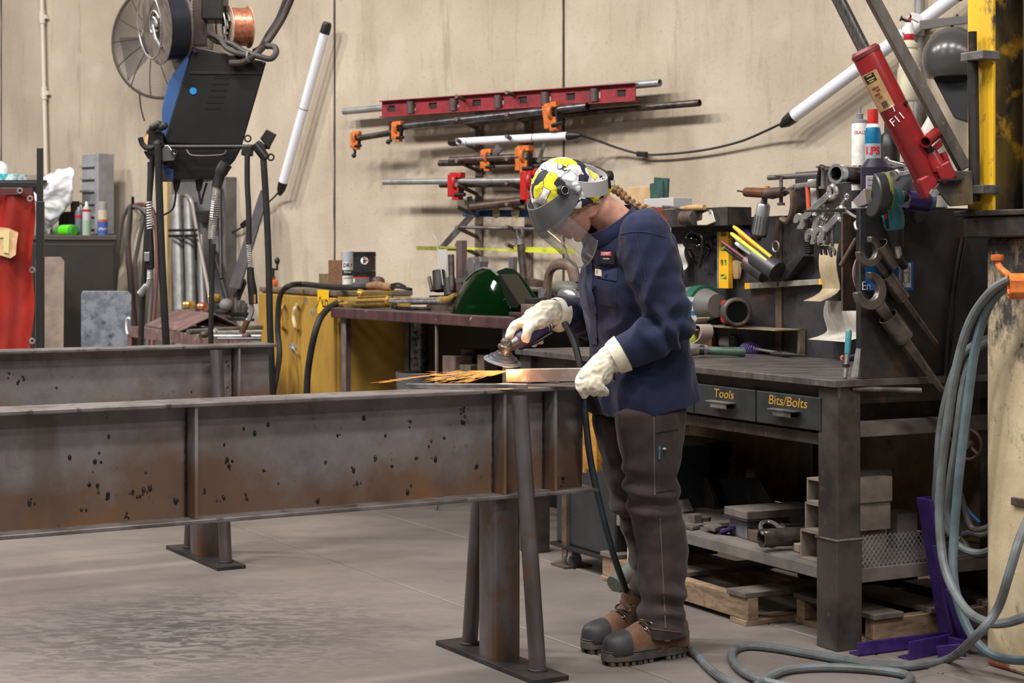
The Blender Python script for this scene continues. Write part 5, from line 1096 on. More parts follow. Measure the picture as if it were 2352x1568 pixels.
s=MB();s.ell(HM@Matrix.Translation((.1005,0,-.0665)),(.0055,.019,.0048),14,8);s.ell(HM@Matrix.Translation((.098,0,-.0765)),(.0065,.016,.0055),14,8);mk('lips',s,mat('lip',S(182,104,98),.4),body)
s=MB()
s.loft(torso_rings(0));s.ell(fr(pb(1414,580,0),FW,LF,UP),(.092,.14,.085),24,14)
def sleeve(a,b,c,r):limb(s,[a+(b-a)*-.12,a.lerp(b,.3),a.lerp(b,.65),b,b.lerp(c,.45),b.lerp(c,.78)],r,20)
sleeve(SHL,ELL,WRL,[.085,.083,.074,.066,.062,.05]);sleeve(SHR,ELR,WRR,[.082,.078,.07,.066,.058,.048])
s.ell(Matrix.Translation(SHL-UP*.01-LF*.02),(.085,.085,.075),16,10);s.ell(Matrix.Translation(SHR-UP*.01+LF*.02),(.08,.08,.07),16,10)
upA=(ELL-SHL).normalized();fwA=(WRL-ELL).normalized();fwR=(WRR-ELR).normalized()
def near_seg(p,a,b):
 d=b-a;t=max(0,min(1,(p-a).dot(d)/d.length_squared));return(p-(a+d*t)).length,t
def shirt_disp(p,n):
 h=.006*nz(p,8)+.003*nz(p,22,3)
 q=p-fl(0,0,1.1);h+=.011*(1-abs(noise.noise(V((q.dot(FW)*10+q.z*5,q.dot(LF)*10,p.z*2.6))))*3.2)*.7
 for(a,b,dr,ph) in((SHL,ELL,upA,0),(ELL,WRL,fwA,2),(ELR,WRR,fwR,4)):
  dd,t=near_seg(p,a,b)
  if dd<.11:
   w_=max(0,1-dd/.11);x=(p-a).dot(dr);tw=(p-a).dot(LF)*9+(p-a).dot(FW)*5
   amp=.017*((t if ph==0 else(1-t*.55)))**1.3
   h+=amp*w_**.5*math.sin(x*92+tw+3.2*nz(p,11,ph))*(.5+nz(p,7,ph+5))
 return h
shirt=blob('shirt',s,.0065,3,NAVY,person,shirt_disp,cut=[(pb(1475,931,0),(-UP*.97-FW*.20).normalized())])
sol=shirt.modifiers.new('hem','SOLIDIFY');sol.thickness=.003;sol.offset=-1
def bandring(fpt,bpt,w_,n=26,gap=0):
 c=(fpt+bpt)/2;e1=(fpt-bpt)/2;out=[]
 for i in range(n+1):
  t=R(gap)+(2*math.pi-2*R(gap))*i/n;out.append(c+e1*math.cos(t)+LF*(w_*math.sin(t)))
 return out
r0=bandring(pb(1352,572,0),pb(1482,512,0),.088,gap=6);r1=bandring(pb(1347,538,0),pb(1441,468,0),.070,gap=9);r2=bandring(pb(1344,556,0),pb(1455,490,0),.083,gap=10)
s=MB();rings=[]
for i in range(len(r0)):
 c=(r0[i]+r1[i])/2;o_=(r1[i]-pb(1400,510,0));o_=(o_-UP*o_.z*.5).normalized()*.004
 rings.append([r0[i],r1[i],r1[i]+o_,r2[i]+o_*1.8,r0[i]+o_])
s.loft(rings);co=mk('collar',s,NAVY,shirt,sm=60)
sd_=co.modifiers.new('sub','SUBSURF');sd_.levels=1;sd_.render_levels=1
def front(px,py,off=.004):
 """place on the shirt surface seen at a photo pixel"""
 r=ray(px,py);o0=WO[shirt.name];ok,loc,nor,_=shirt_eval.ray_cast(CAM-o0,r.normalized())
 if not ok:return None
 return loc+o0+nor*off,nor
class _E:
 def __init__(s,o):
  s.o=o
 def ray_cast(s,a,b):return s.o.ray_cast(a,b)
bpy.context.view_layer.update();shirt_eval=_E(shirt)
def strip(name,pts,w_,th,m,par,off=.002):
 P=[]
 for q in pts:
  f_=front(*q,off)
  if f_:P.append(f_)
 if len(P)<2:return
 s=MB();rings=[]
 for i,(p,n) in enumerate(P):
  d=(P[min(i+1,len(P)-1)][0]-P[max(i-1,0)][0]).normalized();sdv=d.cross(n).normalized()*w_/2
  rings.append([p-sdv,p+sdv,p+sdv+n*th,p-sdv+n*th])
 s.loft(rings);return mk(name,s,m,par,sm=50)
strip('placket',[(1356+(y-560)*.0+(4 if y>700 else 0)+max(0,(y-640))*.045,y) for y in range(575,800,12)],.034,.003,STITCH,shirt,.001)
def patchquad(name,c,m,par,off=.003,th=.002,seg=1):
 """quilted patch following the shirt between four photo corners"""
 n=7;G=[]
 for j in range(n+1):
  row=[]
  for i in range(n+1):
   u,v_=i/n,j/n;px=(c[0][0]*(1-u)+c[1][0]*u)*(1-v_)+(c[3][0]*(1-u)+c[2][0]*u)*v_;py=(c[0][1]*(1-u)+c[1][1]*u)*(1-v_)+(c[3][1]*(1-u)+c[2][1]*u)*v_
   f_=front(px,py,0)
   if not f_:return None
   row.append(f_)
  G.append(row)
 nm=V((0,0,0))
 for row in G:
  for p in row:nm+=p[1]
 nm.normalize();vs=[];fs=[]
 for row in G:vs+=[p[0]+nm*(off+th) for p in row]
 for row in G:vs+=[p[0]+nm*(off-.004) for p in row]
 k=n+1;K=k*k
 for j in range(n):
  for i in range(n):fs+=[(j*k+i,j*k+i+1,j*k+k+i+1,j*k+k+i),(K+j*k+i,K+j*k+k+i,K+j*k+k+i+1,K+j*k+i+1)]
 for i in range(n):fs+=[(i,K+i,K+i+1,i+1),(n*k+i,n*k+i+1,K+n*k+i+1,K+n*k+i),(i*k,i*k+k,K+i*k+k,K+i*k),(i*k+n,K+i*k+n,K+i*k+k+n,i*k+k+n)]
 s=MB();s.add(vs,fs);o=mk(name,s,m,par,sm=40);mid=G[n//2][n//2];return o,mid[0]+nm*(off+th),nm
pk=patchquad('pocket_flap',[(1371,610),(1421,618),(1418,646),(1371,638)],STITCH,shirt,.002)
pk2=patchquad('pocket',[(1372,640),(1419,650),(1416,706),(1376,698)],NAVY,shirt,.001,.0015)
pk3=patchquad('pocket_flap',[(1333,606),(1353,610),(1354,632),(1335,628)],STITCH,shirt,.002)
def onpatch(q,body,size,dx,dy,m,par,sx=1.0,bold=0):
 p,n=q[1],q[2];x=UP.cross(n).normalized();y=n.cross(x);text('lettering',body,size,fr(p+x*dx+y*dy+n*.0006,x,y),m,par,ext=.0004,sx=sx,bold=bold)
q=patchquad('name_patch',[(1383,576),(1417,578),(1416,607),(1383,603)],mat('patch_black',S(30,30,38),.7),shirt,.009)
if q:
 p,n=q[1],q[2];x=UP.cross(n).normalized();y=n.cross(x)
 s=MB();s.box(fr(p,x,y,n),(-.023,.002,0),(.023,.016,.0008));mk('patch_band',s,mat('patch_red',S(190,60,66),.6),q[0],sm=0)
 onpatch(q,'ESPRIT',.0125,0,.009,WHITE,shirt,1.0,.0003);onpatch(q,'WELDING',.006,0,-.007,WHITE,shirt)
q=patchquad('logo_tag',[(1372,619),(1384,621),(1384,636),(1372,634)],mat('tag_white',S(214,206,190),.6),shirt,.008)
if q:
 p,n=q[1],q[2];x=UP.cross(n).normalized();y=n.cross(x)
 s=MB();s.torus(fr(p,x,y,n),.0042,.0018,14,6,40,330);mk('logo_mark',s,mat('tag_gold',S(214,150,40),.5),q[0])
for(px,py) in((1362,596),(1366,660),(1370,722),(1373,778),(1395,634)):
 f_=front(px,py,.005)
 if f_:s=MB();s.cyl(f_[0]-f_[1]*.003,f_[0]+f_[1]*.0015,.0055,n=12);mk('button',s,mat('navy_button',S(22,24,44),.3),shirt)
for(px,py) in((1378,543),(1386,545)):
 f_=front(px,py,.004)
 if f_:s=MB();s.cyl(f_[0]-f_[1]*.003,f_[0]+f_[1]*.003,.004,n=10);mk('snap',s,BSTEEL,shirt)
strip('yoke_seam',[(x,532-(x-1455)*.08+(x-1455)**2*.0035) for x in range(1425,1535,8)],.004,.0012,STITCH,shirt,.0005)
strip('shoulder_seam',[(1462+2*k-.0*k,545+9*k-.0) for k in range(-1,12)],.004,.0012,STITCH,shirt,.0005)
for(b,c,r) in((ELL,WRL,.054),(ELR,WRR,.052)):
 d=(c-b).normalized();s=MB();p=b.lerp(c,.70)
 s.tube([p,p+d*.02,p+d*.050,p+d*.053,p+d*.046],[r,r+.002,r-.001,r-.006,r-.01],22,cap=False);cu=mk('cuff',s,NAVY,shirt)
s=MB();s.loft(leg_rings(LEGN,.092));s.loft(leg_rings(LEGF,-.085))
hr=[]
for(py,xf,xb,b) in((1000,1410,1556,.140),(965,1404,1560,.142),(940,1412,1560,.138),(910,1424,1556,.130)):
 c=pb((xf+xb)/2,py,.004);hw=(xb-xf)/2/FPX*c.y;a=math.sqrt(max(hw*hw-(b*.485)**2,.005))/.874;hr.append(ering(c,a,b,FW,LF,28,2.3))
s.loft(hr)
def trou_disp(p,n):
 h=.0035*nz(p,10)+.002*nz(p,26,2);z=p.z;l=(p-OP).dot(LF);f=(p-OP).dot(FW)
 kn=math.exp(-((z-.50)/.10)**2);an=math.exp(-((z-.17)/.085)**2);cr=math.exp(-((z-.86)/.08)**2)
 tw=f*16+5*nz(p,6,4)
 h+=.019*kn*math.sin(z*70+tw+l*8)*(.55+nz(p,5,7))+.020*an*math.sin(z*80-tw*.8+l*10)*(.6+nz(p,6,1))+.006*cr*math.sin(z*50+f*30)
 h+=.009*(1-2.2*abs(noise.noise(V((f*10,l*10,z*2.6+4)))))*(1-kn)*.7
 return h
hemN=pb(1520,1458,.098);hemF=pb(1490,1414,-.085)
trous=blob('trousers',s,.0065,2,BROWN,person,trou_disp,cut=[(hemF-UP*.0,-UP)] if False else[(V((0,0,hemN.z)),-UP)])
sol=trous.modifiers.new('hem','SOLIDIFY');sol.thickness=.003;sol.offset=-1
bpy.context.view_layer.update();shirt_eval=_E(trous)
TSEAM=cloth('trouser_seam',S(86,72,71),S(72,60,60))
_sh=shirt;shirt=trous
strip('side_seam',[(1502+(y-960)*.01,y) for y in range(955,1150,14)],.005,.0012,TSEAM,trous,.0005)
strip('side_seam',[(1516+(y-1190)*.05,y) for y in range(1190,1450,14)],.005,.0012,TSEAM,trous,.0005)
pq=patchquad('side_pocket',[(1508,1008),(1552,1012),(1550,1125),(1506,1130)],BROWN,trous,.001,.003)
pq=patchquad('side_pocket',[(1506,912),(1560,908),(1558,985),(1506,994)],BROWN,trous,.001,.003)
strip('hem_stitch',[(x,1440+(x-1468)*.12) for x in range(1468,1566,8)],.004,.0012,TSEAM,trous,.0005)
f_=front(1514,1032,.004)
if f_:
 s=MB();s.cyl(f_[0]-UP*.03,f_[0]+UP*.005,.003);s.cyl(f_[0],f_[0]+UP*.012,.0045);mk('pen',s,TEAL,trous)
 f2=front(1524,1030,.005)
 if f2:s=MB();s.ell(Matrix.Translation(f2[0]),(.008,.006,.005),10,6);mk('clip',s,BSTEEL,trous)
shirt=_sh
LEATH=cloth('tan_boot_leather',S(106,76,56),S(84,59,44),300,12,S(74,50,38));TOECAP=mat('toe_rubber',S(48,46,49),.6,0,S(38,36,39),24,bump=.1);SOLE=mat('boot_sole',S(88,80,72),.7,0,S(56,52,50),20,bump=.1);DARKW=mat('boot_welt',S(48,46,46),.6)
def boot(l,f0,ang,label):
 xd=(Matrix.Rotation(R(ang),3,'Z')@FW).normalized();yd=V((-xd.y,xd.x,0));F=fr(OP+FW*f0+LF*l,xd,yd,UP)
 b=MB().loft([ering(F@V((x,0,.055+h/2)),.0,0,xd,yd,20) for x,h in((0,0),(1,1))]) if False else None
 st=[(-.122,.030,.085),(-.10,.038,.10),(-.06,.040,.11),(-.02,.041,.115),(.03,.043,.103),(.07,.046,.085),(.105,.048,.068),(.14,.046,.060),(.165,.038,.053),(.178,.022,.042)]
 s=MB();rings=[]
 for x,w_,h in st:
  rings.append([F@V((x,w_*math.copysign(abs(math.cos(t))**.75,math.cos(t)),.035+(h*(math.sin(t))**.8 if math.sin(t)>=0 else 0))) for t in[math.pi*k/9 for k in range(10)]]+[F@V((x,-w_*math.cos(math.pi*k/9),.033)) for k in range(1,9)])
 s.loft(rings)
 s.tube([F@V((-.045,0,.07)),F@V((-.045,0,.12)),F@V((-.05,0,.19))],[.055,.056,.056],18,sx=.86)
 s.tube([F@V((.03,0,.095)),F@V((-.005,0,.125)),F@V((-.02,0,.16))],[.034,.042,.05],14)
 up=blob('boot',s,.0055,4,LEATH,person,lambda p,n:.0016*nz(p,24)+.0008*nz(p,60),label=label)
 ol=[]
 for k in range(40):
  t=2*math.pi*k/40;x=.032+.158*math.cos(t);w_=.052 if math.cos(t)>-.2 else.044;wv=w_*(abs(math.sin(t))**.62)*(.86 if-.35<math.cos(t)<.25 else 1);ol.append((x,math.copysign(wv,math.sin(t))))
 s=MB();s.prism(F,ol,.014,.041);mk('sole',s,SOLE,up,sm=30,bev=.003)
 s=MB();s.prism(F,[(x*1.0,y*1.03) for x,y in ol],.041,.047);mk('welt',s,DARKW,up,sm=30,bev=.002)
 s=MB()
 for k in range(13):
  x=-.108+k*.0225
  if-.02<x<.01:continue
  wl_=.047*max(1-((x+.007-.032)/.16)**2,.02)**.34*(.88 if x<.06 else 1)
  for sd in(-1,1):s.box(F,(x,-wl_ if sd<0 else wl_*.3,0),(x+.015,-wl_*.3 if sd<0 else wl_,.016))
 mk('lugs',s,SOLE,up,sm=0,bev=.002,kind='stuff')
 s=MB();rings=[]
 for x,w_,h in((.107,.0490,.069),(.118,.0495,.067),(.14,.0485,.063),(.165,.041,.056),(.18,.025,.046),(.185,.008,.036)):
  rings.append([F@V((x,w_*math.copysign(abs(math.cos(t))**.75,math.cos(t)),.037+h*math.sin(t)**.8)) for t in[math.pi*k/12 for k in range(13)]]+[F@V((x,-w_*math.cos(math.pi*k/12),.035)) for k in range(1,12)])
 s.loft(rings);mk('toe_cap',s,TOECAP,up,sm=50)
 s=MB();s.tube([F@V((.120,.0505*math.cos(t),.04+.05*math.sin(t))) for t in[math.pi*k/12 for k in range(13)]],.0012,5);mk('seam',s,DARKW,up)
 for i,(x,z) in enumerate(((.052,.118),(.03,.136),(.01,.152))):
  for sd in(-1,1):
   s=MB();s.torus(fr(F@V((x,sd*.034,z-.008)),xd,(yd*sd*.6+UP*.8).cross(xd),yd*sd*.6+UP*.8),.005,.0018,12,6);mk('eyelet',s,BSTEEL,up)
 s=MB()
 for i,(x,z) in enumerate(((.055,.121),(.034,.14),(.013,.156))):
  s.tube(spl([F@V((x,-.034,z-.008)),F@V((x-.006,0,z+.006)),F@V((x-.018,.034,z+.006))],4),.003,6);s.tube(spl([F@V((x,.034,z-.008)),F@V((x-.004,0,z+.004)),F@V((x-.018,-.034,z+.006))],4),.003,6)
 s.tube(spl([F@V((.06,.0,.12)),F@V((.06,.03,.128)),F@V((.045,.052,.11))],4),.0028,6);mk('laces',s,BLACKP,up)
 s=MB();s.box(F,(-.075,.046,.115),(-.055,.052,.14));mk('tag',s,BLACKP,up,sm=0)
boot(.098,.012,0,'near tan boot with dark toe cap');boot(-.092,-.022,3,'far tan boot with dark toe cap')
GLOVE=cloth('cream_leather_glove',S(216,209,192),S(186,175,152),400,22,S(128,116,98))
def glove(name,wrist,el,cuffr,palm,fingers,thumb,label):
 s=MB();d=(wrist-el).normalized()
 limb(s,[wrist-d*.035,wrist,palm[0]],[cuffr,.041,.040],16)
 for a,b,r0,r1 in palm[1]:limb(s,[a,b],[r0,r1],14)
 g=MB();
 for f_ in fingers+[thumb]:limb(s,f_[0],f_[1],12,5)
 gl=blob(name,s,.0034,3,GLOVE,person,lambda p,n:.0022*nz(p,30)+.0022*(1-3*abs(nz(p,48,3))),label=label)
 s=MB();p=wrist-d*.035;s.tube([p+d*.012,p,p-d*.026,p-d*.028,p-d*.02],[cuffr+.003,cuffr+.008,cuffr+.013,cuffr+.007,cuffr-.002],22,cap=False);mk('glove_cuff',s,GLOVE,gl)
 return gl
g_=lambda x,y,l:pb(x,y,l)
glove('glove',g_(1256,718,-.172),ELR,.046,(g_(1228,735,-.172),[(g_(1240,730,-.155),g_(1205,742,-.158),.034,.024),(g_(1240,728,-.19),g_(1205,742,-.20),.034,.022)]),[([g_(1206,738,-.165),g_(1186,746,-.165),g_(1175,758,-.160),g_(1170,772,-.155)],[.017,.0155,.014,.012]),([g_(1204,740,-.195),g_(1190,752,-.215),g_(1194,774,-.212),g_(1206,786,-.195)],[.017,.015,.014,.012]),([g_(1216,742,-.215),g_(1208,760,-.228),g_(1212,780,-.216),g_(1226,788,-.19)],[.016,.0145,.0135,.012]),([g_(1230,744,-.215),g_(1226,762,-.222),g_(1230,778,-.21),g_(1242,783,-.185)],[.015,.013,.012,.011])],([g_(1228,742,-.145),g_(1216,752,-.125),g_(1209,766,-.120),g_(1207,779,-.128)],[.020,.018,.016,.0135]),'right cream leather glove gripping the grinder')
glove('glove',g_(1392,832,.132),ELL,.048,(g_(1366,858,.135),[(g_(1382,848,.135),g_(1342,866,.14),.036,.024),(g_(1382,858,.125),g_(1362,878,.14),.036,.024)]),[([g_(1346,862,.132),g_(1333,872,.138),g_(1334,890,.146),g_(1343,907,.142)],[.0175,.016,.014,.0115]),([g_(1352,868,.150),g_(1346,882,.158),g_(1352,894,.16),g_(1366,902,.148)],[.0175,.016,.014,.0115]),([g_(1362,872,.160),g_(1360,885,.168),g_(1368,896,.168),g_(1381,903,.152)],[.017,.0155,.0135,.011]),([g_(1374,872,.165),g_(1375,884,.172),g_(1383,894,.17),g_(1394,903,.156)],[.016,.014,.0125,.0105])],([g_(1372,852,.10),g_(1358,846,.08),g_(1346,850,.068),g_(1338,858,.07)],[.020,.018,.016,.0135]),'left cream leather glove holding the steel tube')
def bandana_mat():
 t=NT('bandana_print');vo=t.n('ShaderNodeTexVoronoi');vo.inputs['Scale'].default_value=23;vo.inputs['Randomness'].default_value=1
 nx=t.n('ShaderNodeTexNoise');nx.inputs['Scale'].default_value=14;t.l(t.co,nx.inputs['Vector']);mp=t.n('ShaderNodeMix',data_type='RGBA');mp.inputs[0].default_value=.08;t.l(t.co,mp.inputs[6]);t.l(nx.outputs['Color'],mp.inputs[7]);t.l(mp.outputs[2],vo.inputs['Vector'])
 sp=t.n('ShaderNodeSeparateColor');t.l(vo.outputs['Color'],sp.inputs[0])
 a=t.math('GREATER_THAN',sp.outputs[0],.48);b=t.math('GREATER_THAN',sp.outputs[1],.74)
 col=t.mix(a,S(222,216,220),S(226,214,36));col=t.mix(b,col,S(28,28,46))
 v2=t.n('ShaderNodeTexVoronoi',feature='DISTANCE_TO_EDGE');v2.inputs['Scale'].default_value=23;t.l(mp.outputs[2],v2.inputs['Vector'])
 ln=t.math('LESS_THAN',v2.outputs['Distance'],.018);col=t.mix(ln,col,S(30,28,44))
 ns=t.noise(70,2,.5,dist=2.5);ln2=t.math('MULTIPLY',t.math('LESS_THAN',t.math('ABSOLUTE',t.math('SUBTRACT',ns,.5)),.012),t.math('GREATER_THAN',sp.outputs[2],.45));col=t.mix(ln2,col,S(34,32,48))
 t.bump(t.noise(40,4,.6),.3,.004);return t.out(col,.8,0)
BAND=bandana_mat()
s=MB();s.ell(fr(HC+HZ*.024-HX*.010,HX,HYv,HZ),(.108,.088,.106),40,28)
s.ell(fr(HM@V((-.075,0,-.03)),HX,HYv,HZ),(.045,.062,.05),24,16)
pl0=HM@V((.075,0,.02));pl1=HM@V((-.105,0,-.085));pn=(pl1-pl0).normalized().cross(LF);pn=pn if pn.dot(HZ)<0 else-pn
cap=blob('bandana',s,.005,3,BAND,person,lambda p,n:.003*nz(p,18)+.0035*(1-2.4*abs(nz(p,26,5))),cut=[(pl0,pn)],label='white, yellow and black printed bandana')
so=cap.modifiers.new('thick','SOLIDIFY');so.thickness=.003;so.offset=-1
s=MB()
for(pts,w_) in(([(1372,438),(1390,424),(1405,408)],.022),([(1376,440),(1394,430),(1406,418)],.017),([(1364,448),(1382,452),(1390,464)],.026)):
 s.tube(spl([g_(*q,.005) for q in pts],5),lambda u,w_=w_:w_*(.7+.5*math.sin(u*3)),10,sx=.5)
mk('bandana_knot',s,BAND,cap)
s=MB();s.tube(spl([g_(1330,446,.085),g_(1352,440,.075),g_(1374,440,.05),g_(1386,444,.02)],5),lambda u:.017+.006*math.sin(u*9),10,sx=.7);s.tube(spl([g_(1318,470,.092),g_(1345,462,.09),g_(1374,456,.055)],5),lambda u:.013+.005*math.sin(u*7),10,sx=.6);mk('bandana_fold',s,BAND,cap)
HAIR=mat('dark_blonde_hair',S(176,140,104),.5,0,S(122,92,68),40,stretch=(1,1,3),bump=.4,bsc=120)
cs=spl([g_(1384,432,-.01),g_(1400,428,-.02),g_(1420,438,-.03),g_(1440,456,-.03),g_(1462,472,-.03),g_(1492,482,-.03)],8);s=MB()
for k in range(3):
 pts=[]
 for i,p in enumerate(cs):
  ph=i*.55+k*2.094;pts.append(p+UP*(.0085*math.sin(ph))+LF*(.009*math.sin(2*ph)*.6))
 s.tube(pts,lambda u:.0115*(1-.45*u),10)
braid=mk('braid',s,HAIR,person,label='dark blonde braid over the collar')
s=MB()
for k in range(16):
 u=k/15;a=HM@V((.086-.05*u,.045+.032*u,.045-.02*u));b=HM@V((.084-.065*u+rnd.uniform(-.006,.006),.058+.018*u,.0-.02*u));c=HM@V((.06-.075*u+rnd.uniform(-.01,.01),.068+.008*u,-.02-.03*u*rnd.uniform(.6,1.2)))
 s.tube(spl([a,b,c],5),lambda q:.0035*(1-.75*q),6)
mk('fringe',s,mat('blonde_strands',S(206,172,128),.5,0,S(168,132,96),60),person)
s=MB();s.ell(fr(HM@V((-.078,0,-.062)),HX,HYv,HZ),(.036,.06,.04),18,12)
for k in range(10):a=R(-80+16*k);s.tube(spl([HM@V((-.085+.02*math.cos(a),.055*math.sin(a),-.085)),HM@V((-.10,.03*math.sin(a),-.055)),g_(1388,432,.004*math.sin(a))],5),.006,6)
mk('nape_hair',s,HAIR,person)
HGREY=mat('headgear_grey',S(176,174,172),.4);VGREY=mat('visor_grey',S(92,94,98),.2)
fp,bp_,npt=g_(1247,408,0),g_(1384,408,0),g_(1302,434,.095)
c=(fp+bp_)/2;e1=(fp-bp_)/2;e2=npt-c;e2=e2-e1.normalized()*e2.dot(e1.normalized());upb=e1.cross(e2).normalized();upb=upb if upb.z>0 else-upb
hg=thing('x','x','x',OP) if False else None
def ringband(hw,lo,hi,t0=0,t1=360,k=1.0,n=40):
 rings=[]
 for i in range(n+1):
  a=R(t0+(t1-t0)*i/n);p=c+e1*(math.cos(a)*k)+e2*(math.sin(a)*k);o_=(p-c).normalized()*hw;sc=1.0
  rings.append([p+upb*lo,p+upb*lo+o_,p+upb*hi*1-(p-c)*.10+o_,p+upb*hi-(p-c)*.10])
 return rings
s=MB();s.loft(ringband(.004,-.024,.022,k=1.07));band=mk('headgear_band',s,HGREY,person,sm=50)
s=MB();s.loft(ringband(.010,-.016,.024,150,205,1.08,10));s.cyl(bp_+upb*.004,bp_+upb*.004-e1.normalized()*.03,.019,n=18);mk('ratchet',s,BLACKP,band)
pv=g_(1294,437,.105)
s=MB();s.cyl(pv-LF*.012,pv+LF*.010,.017,n=24);s.cyl(pv+LF*.010,pv+LF*.014,.010,n=16);kn=mk('pivot_knob',s,BLACKP,band)
s=MB();s.torus(fr(pv+LF*.011,FW,UP,LF),.0125,.0016,24,6);mk('pivot_ring',s,BSTEEL,kn)
def vis(a,z,r=.125,dx=.012):return HM@V((dx+r*math.cos(a)*1.12,r*math.sin(a)*.93,z))
s=MB();rings=[]
n=30
for i in range(n+1):
 a=R(-100+200*i/n);u=abs(a)/R(100)
 zt=.086-.032*u**2;zb=-.004+.03*u**1.6
 x_in=.004
 vt=lambda r_:HM@V((-.008+r_*1.17*math.cos(a),r_*math.sin(a),zt));vm=(vis(a,zb)*.55+vt(.098)*.45)+(vis(a,zb)-HM@V((0,0,zb))).normalized()*.006;rings.append([vis(a,zb),vm,vt(.098),vt(.098-x_in),vm-(vis(a,zb)-HM@V((0,0,zb))).normalized()*x_in,vis(a,zb,.125-x_in)])
s.loft(rings);vc=mk('visor_crown',s,VGREY,person,sm=50)
for sd in(-1,1):
 a0_,b0_=vis(R(sd*92),.028),vis(R(sd*92),.052);pp=pv if sd>0 else pv-LF*.21
 s=MB();w1=(b0_-a0_);s.loft([[a0_,b0_,b0_+LF*sd*.004,a0_+LF*sd*.004],[pp-w1*.5,pp+w1*.5,pp+w1*.5+LF*sd*.004,pp-w1*.5+LF*sd*.004]]);mk('visor_arm',s,VGREY,vc,sm=0)
s=MB();rings=[]
for i in range(n+1):
 a=R(-60+120*i/n);u=abs(a)/R(60);zt=.024;zb=-.160+.045*u**2.4
 rings.append([vis(a,zb,.131),vis(a,zt,.1245),vis(a,zt,.1235),vis(a,zb,.130)])
s.loft(rings)
def clearmat():
 t=NT('clear_visor');t.t.nodes.remove(t.b);tr_=t.n('ShaderNodeBsdfTransparent');tr_.inputs[0].default_value=(.86,.87,.88,1);gl=t.n('ShaderNodeBsdfGlossy');gl.inputs['Roughness'].default_value=.05
 mx=t.n('ShaderNodeMixShader');mx.inputs[0].default_value=.07;df=t.n('ShaderNodeBsdfDiffuse');df.inputs[0].default_value=S(190,186,184);m2=t.n('ShaderNodeMixShader');t.l(t.ramp(t.noise(9,6,.7),.45,.8,.05,.2),m2.inputs[0]);t.l(tr_.outputs[0],m2.inputs[1]);t.l(df.outputs[0],m2.inputs[2])
 t.l(m2.outputs[0],mx.inputs[1]);t.l(gl.outputs[0],mx.inputs[2]);t.l(mx.outputs[0],t.t.nodes['Material Output'].inputs[0]);return t.m
CLEAR=clearmat()
vw=mk('visor_window',s,CLEAR,vc,sm=60,label='clear scratched plastic window')
s=MB();s.tube([vis(R(-60+120*i/n),-.160+.045*(abs(-60+120*i/n)/60)**2.4,.1305) for i in range(n+1)],.0022,6);mk('window_rim',s,mat('rim_grey',S(130,130,132),.3),vw)
# ================================================================== grinder, work, sparks
GP=lambda x,y,l=-.165:pb(x,y,l)
t=thing('angle_grinder','purple air grinder with spinning disc held in the right glove','grinder',GP(1155,838))
dc=GP(1155,826);dn=(UP*.955+LF*.27-FW*.06).normalized();dx=dn.cross(FW).normalized();dy=dn.cross(dx)
s=MB();s.lathe(fr(dc,dx,dy,dn),[(0,-.004),(.061,-.006),(.0625,-.004),(.061,-.002),(.04,.006),(.0,.006)],44);dk=mk('disc',s,mat('flap_disc_grey',S(96,100,104),.6,0,S(70,72,76),30),t)
s=MB();s.lathe(fr(dc,dx,dy,dn),[(.0,.004),(.05,.003),(.046,.010),(.036,.013),(.034,.017),(.022,.02),(0,.02)],36);mk('backing_pad',s,mat('pad_dark',S(52,52,58),.45),t)
hdp=dc+dn*.055
s=MB();s.lathe(fr(dc+dn*.018,dx,dy,dn),[(0,0),(.024,0),(.026,.006),(.020,.008),(.019,.02),(.025,.022),(.024,.03),(.018,.032),(.018,.045),(.014,.052),(0,.052)],26);mk('gear_head',s,mat('worn_alu',S(170,158,148),.3,.9,S(120,108,100),40),t)
tail=GP(1262,743,-.17);neck=GP(1160,796,-.165);ad=(tail-neck).normalized()
s=MB();s.tube([neck,neck+ad*.03,neck+ad*.045],[.021,.024,.025],20);mk('neck_collar',s,mat('worn_alu2',S(120,112,112),.35,.8),t)
s=MB();s.tube([neck+ad*.042,neck+ad*.05,neck+ad*.09,neck+ad*.14,neck+ad*.175],[.025,.029,.029,.025,.022],22);mk('body',s,mat('grinder_purple',S(66,52,96),.45,0,S(48,40,70),20),t)
L_=(tail-neck).length
s=MB();s.tube([neck+ad*.17,neck+ad*(L_-.01),neck+ad*L_],[.023,.021,.014],18);mk('grip',s,RUBBER,t)
for k in range(3):s=MB();s.torus(fr(tail-ad*(.006+k*.011),ad.orthogonal(),ad.cross(ad.orthogonal()),ad),.021,.003,22,6);mk('ring',s,BSTEEL,t)
s=MB();s.tube(spl([neck+ad*.06-UP*.03,neck+ad*.12-UP*.036,neck+ad*.19-UP*.032],4),.007,8,sx=1.6);mk('lever',s,BLACKP,t)
hose('black air hose dropping from the grinder behind the left glove to the floor',[tail,GP(1278,735,-.16),GP(1296,742,-.14),GP(1314,775,-.12),GP(1328,820,-.10),GP(1340,890,-.08),GP(1345,960,-.06),GP(1357,1060,-.05),GP(1382,1175,-.05),GP(1408,1270,-.06),GP(1436,1350,-.10),Z(1462,1420,.02),Z(1520,1452,.014),Z(1566,1484,.014)],.011,mat('dark_teal_hose',S(40,52,60),.45,0,S(32,36,40),8))
wa=Z(1166,862,.905);wb_=wa+V((.91,-.36,0)).normalized()*.36;wb_.z=.918
d=(wb_-wa).normalized();n_=d.cross(UP).normalized();n_=n_ if n_.y<0 else-n_;u_=n_.cross(d);u_=u_ if u_.z>0 else-u_
t=thing('steel_tube','rectangular steel tube being ground, right end held in the left glove','steel tube',wa-UP*.02)
WKM=mat('ground_steel',S(172,160,156),.35,.5,S(140,124,118),9,c3=S(190,186,182),s3=16,l3=.6,h3=.7)
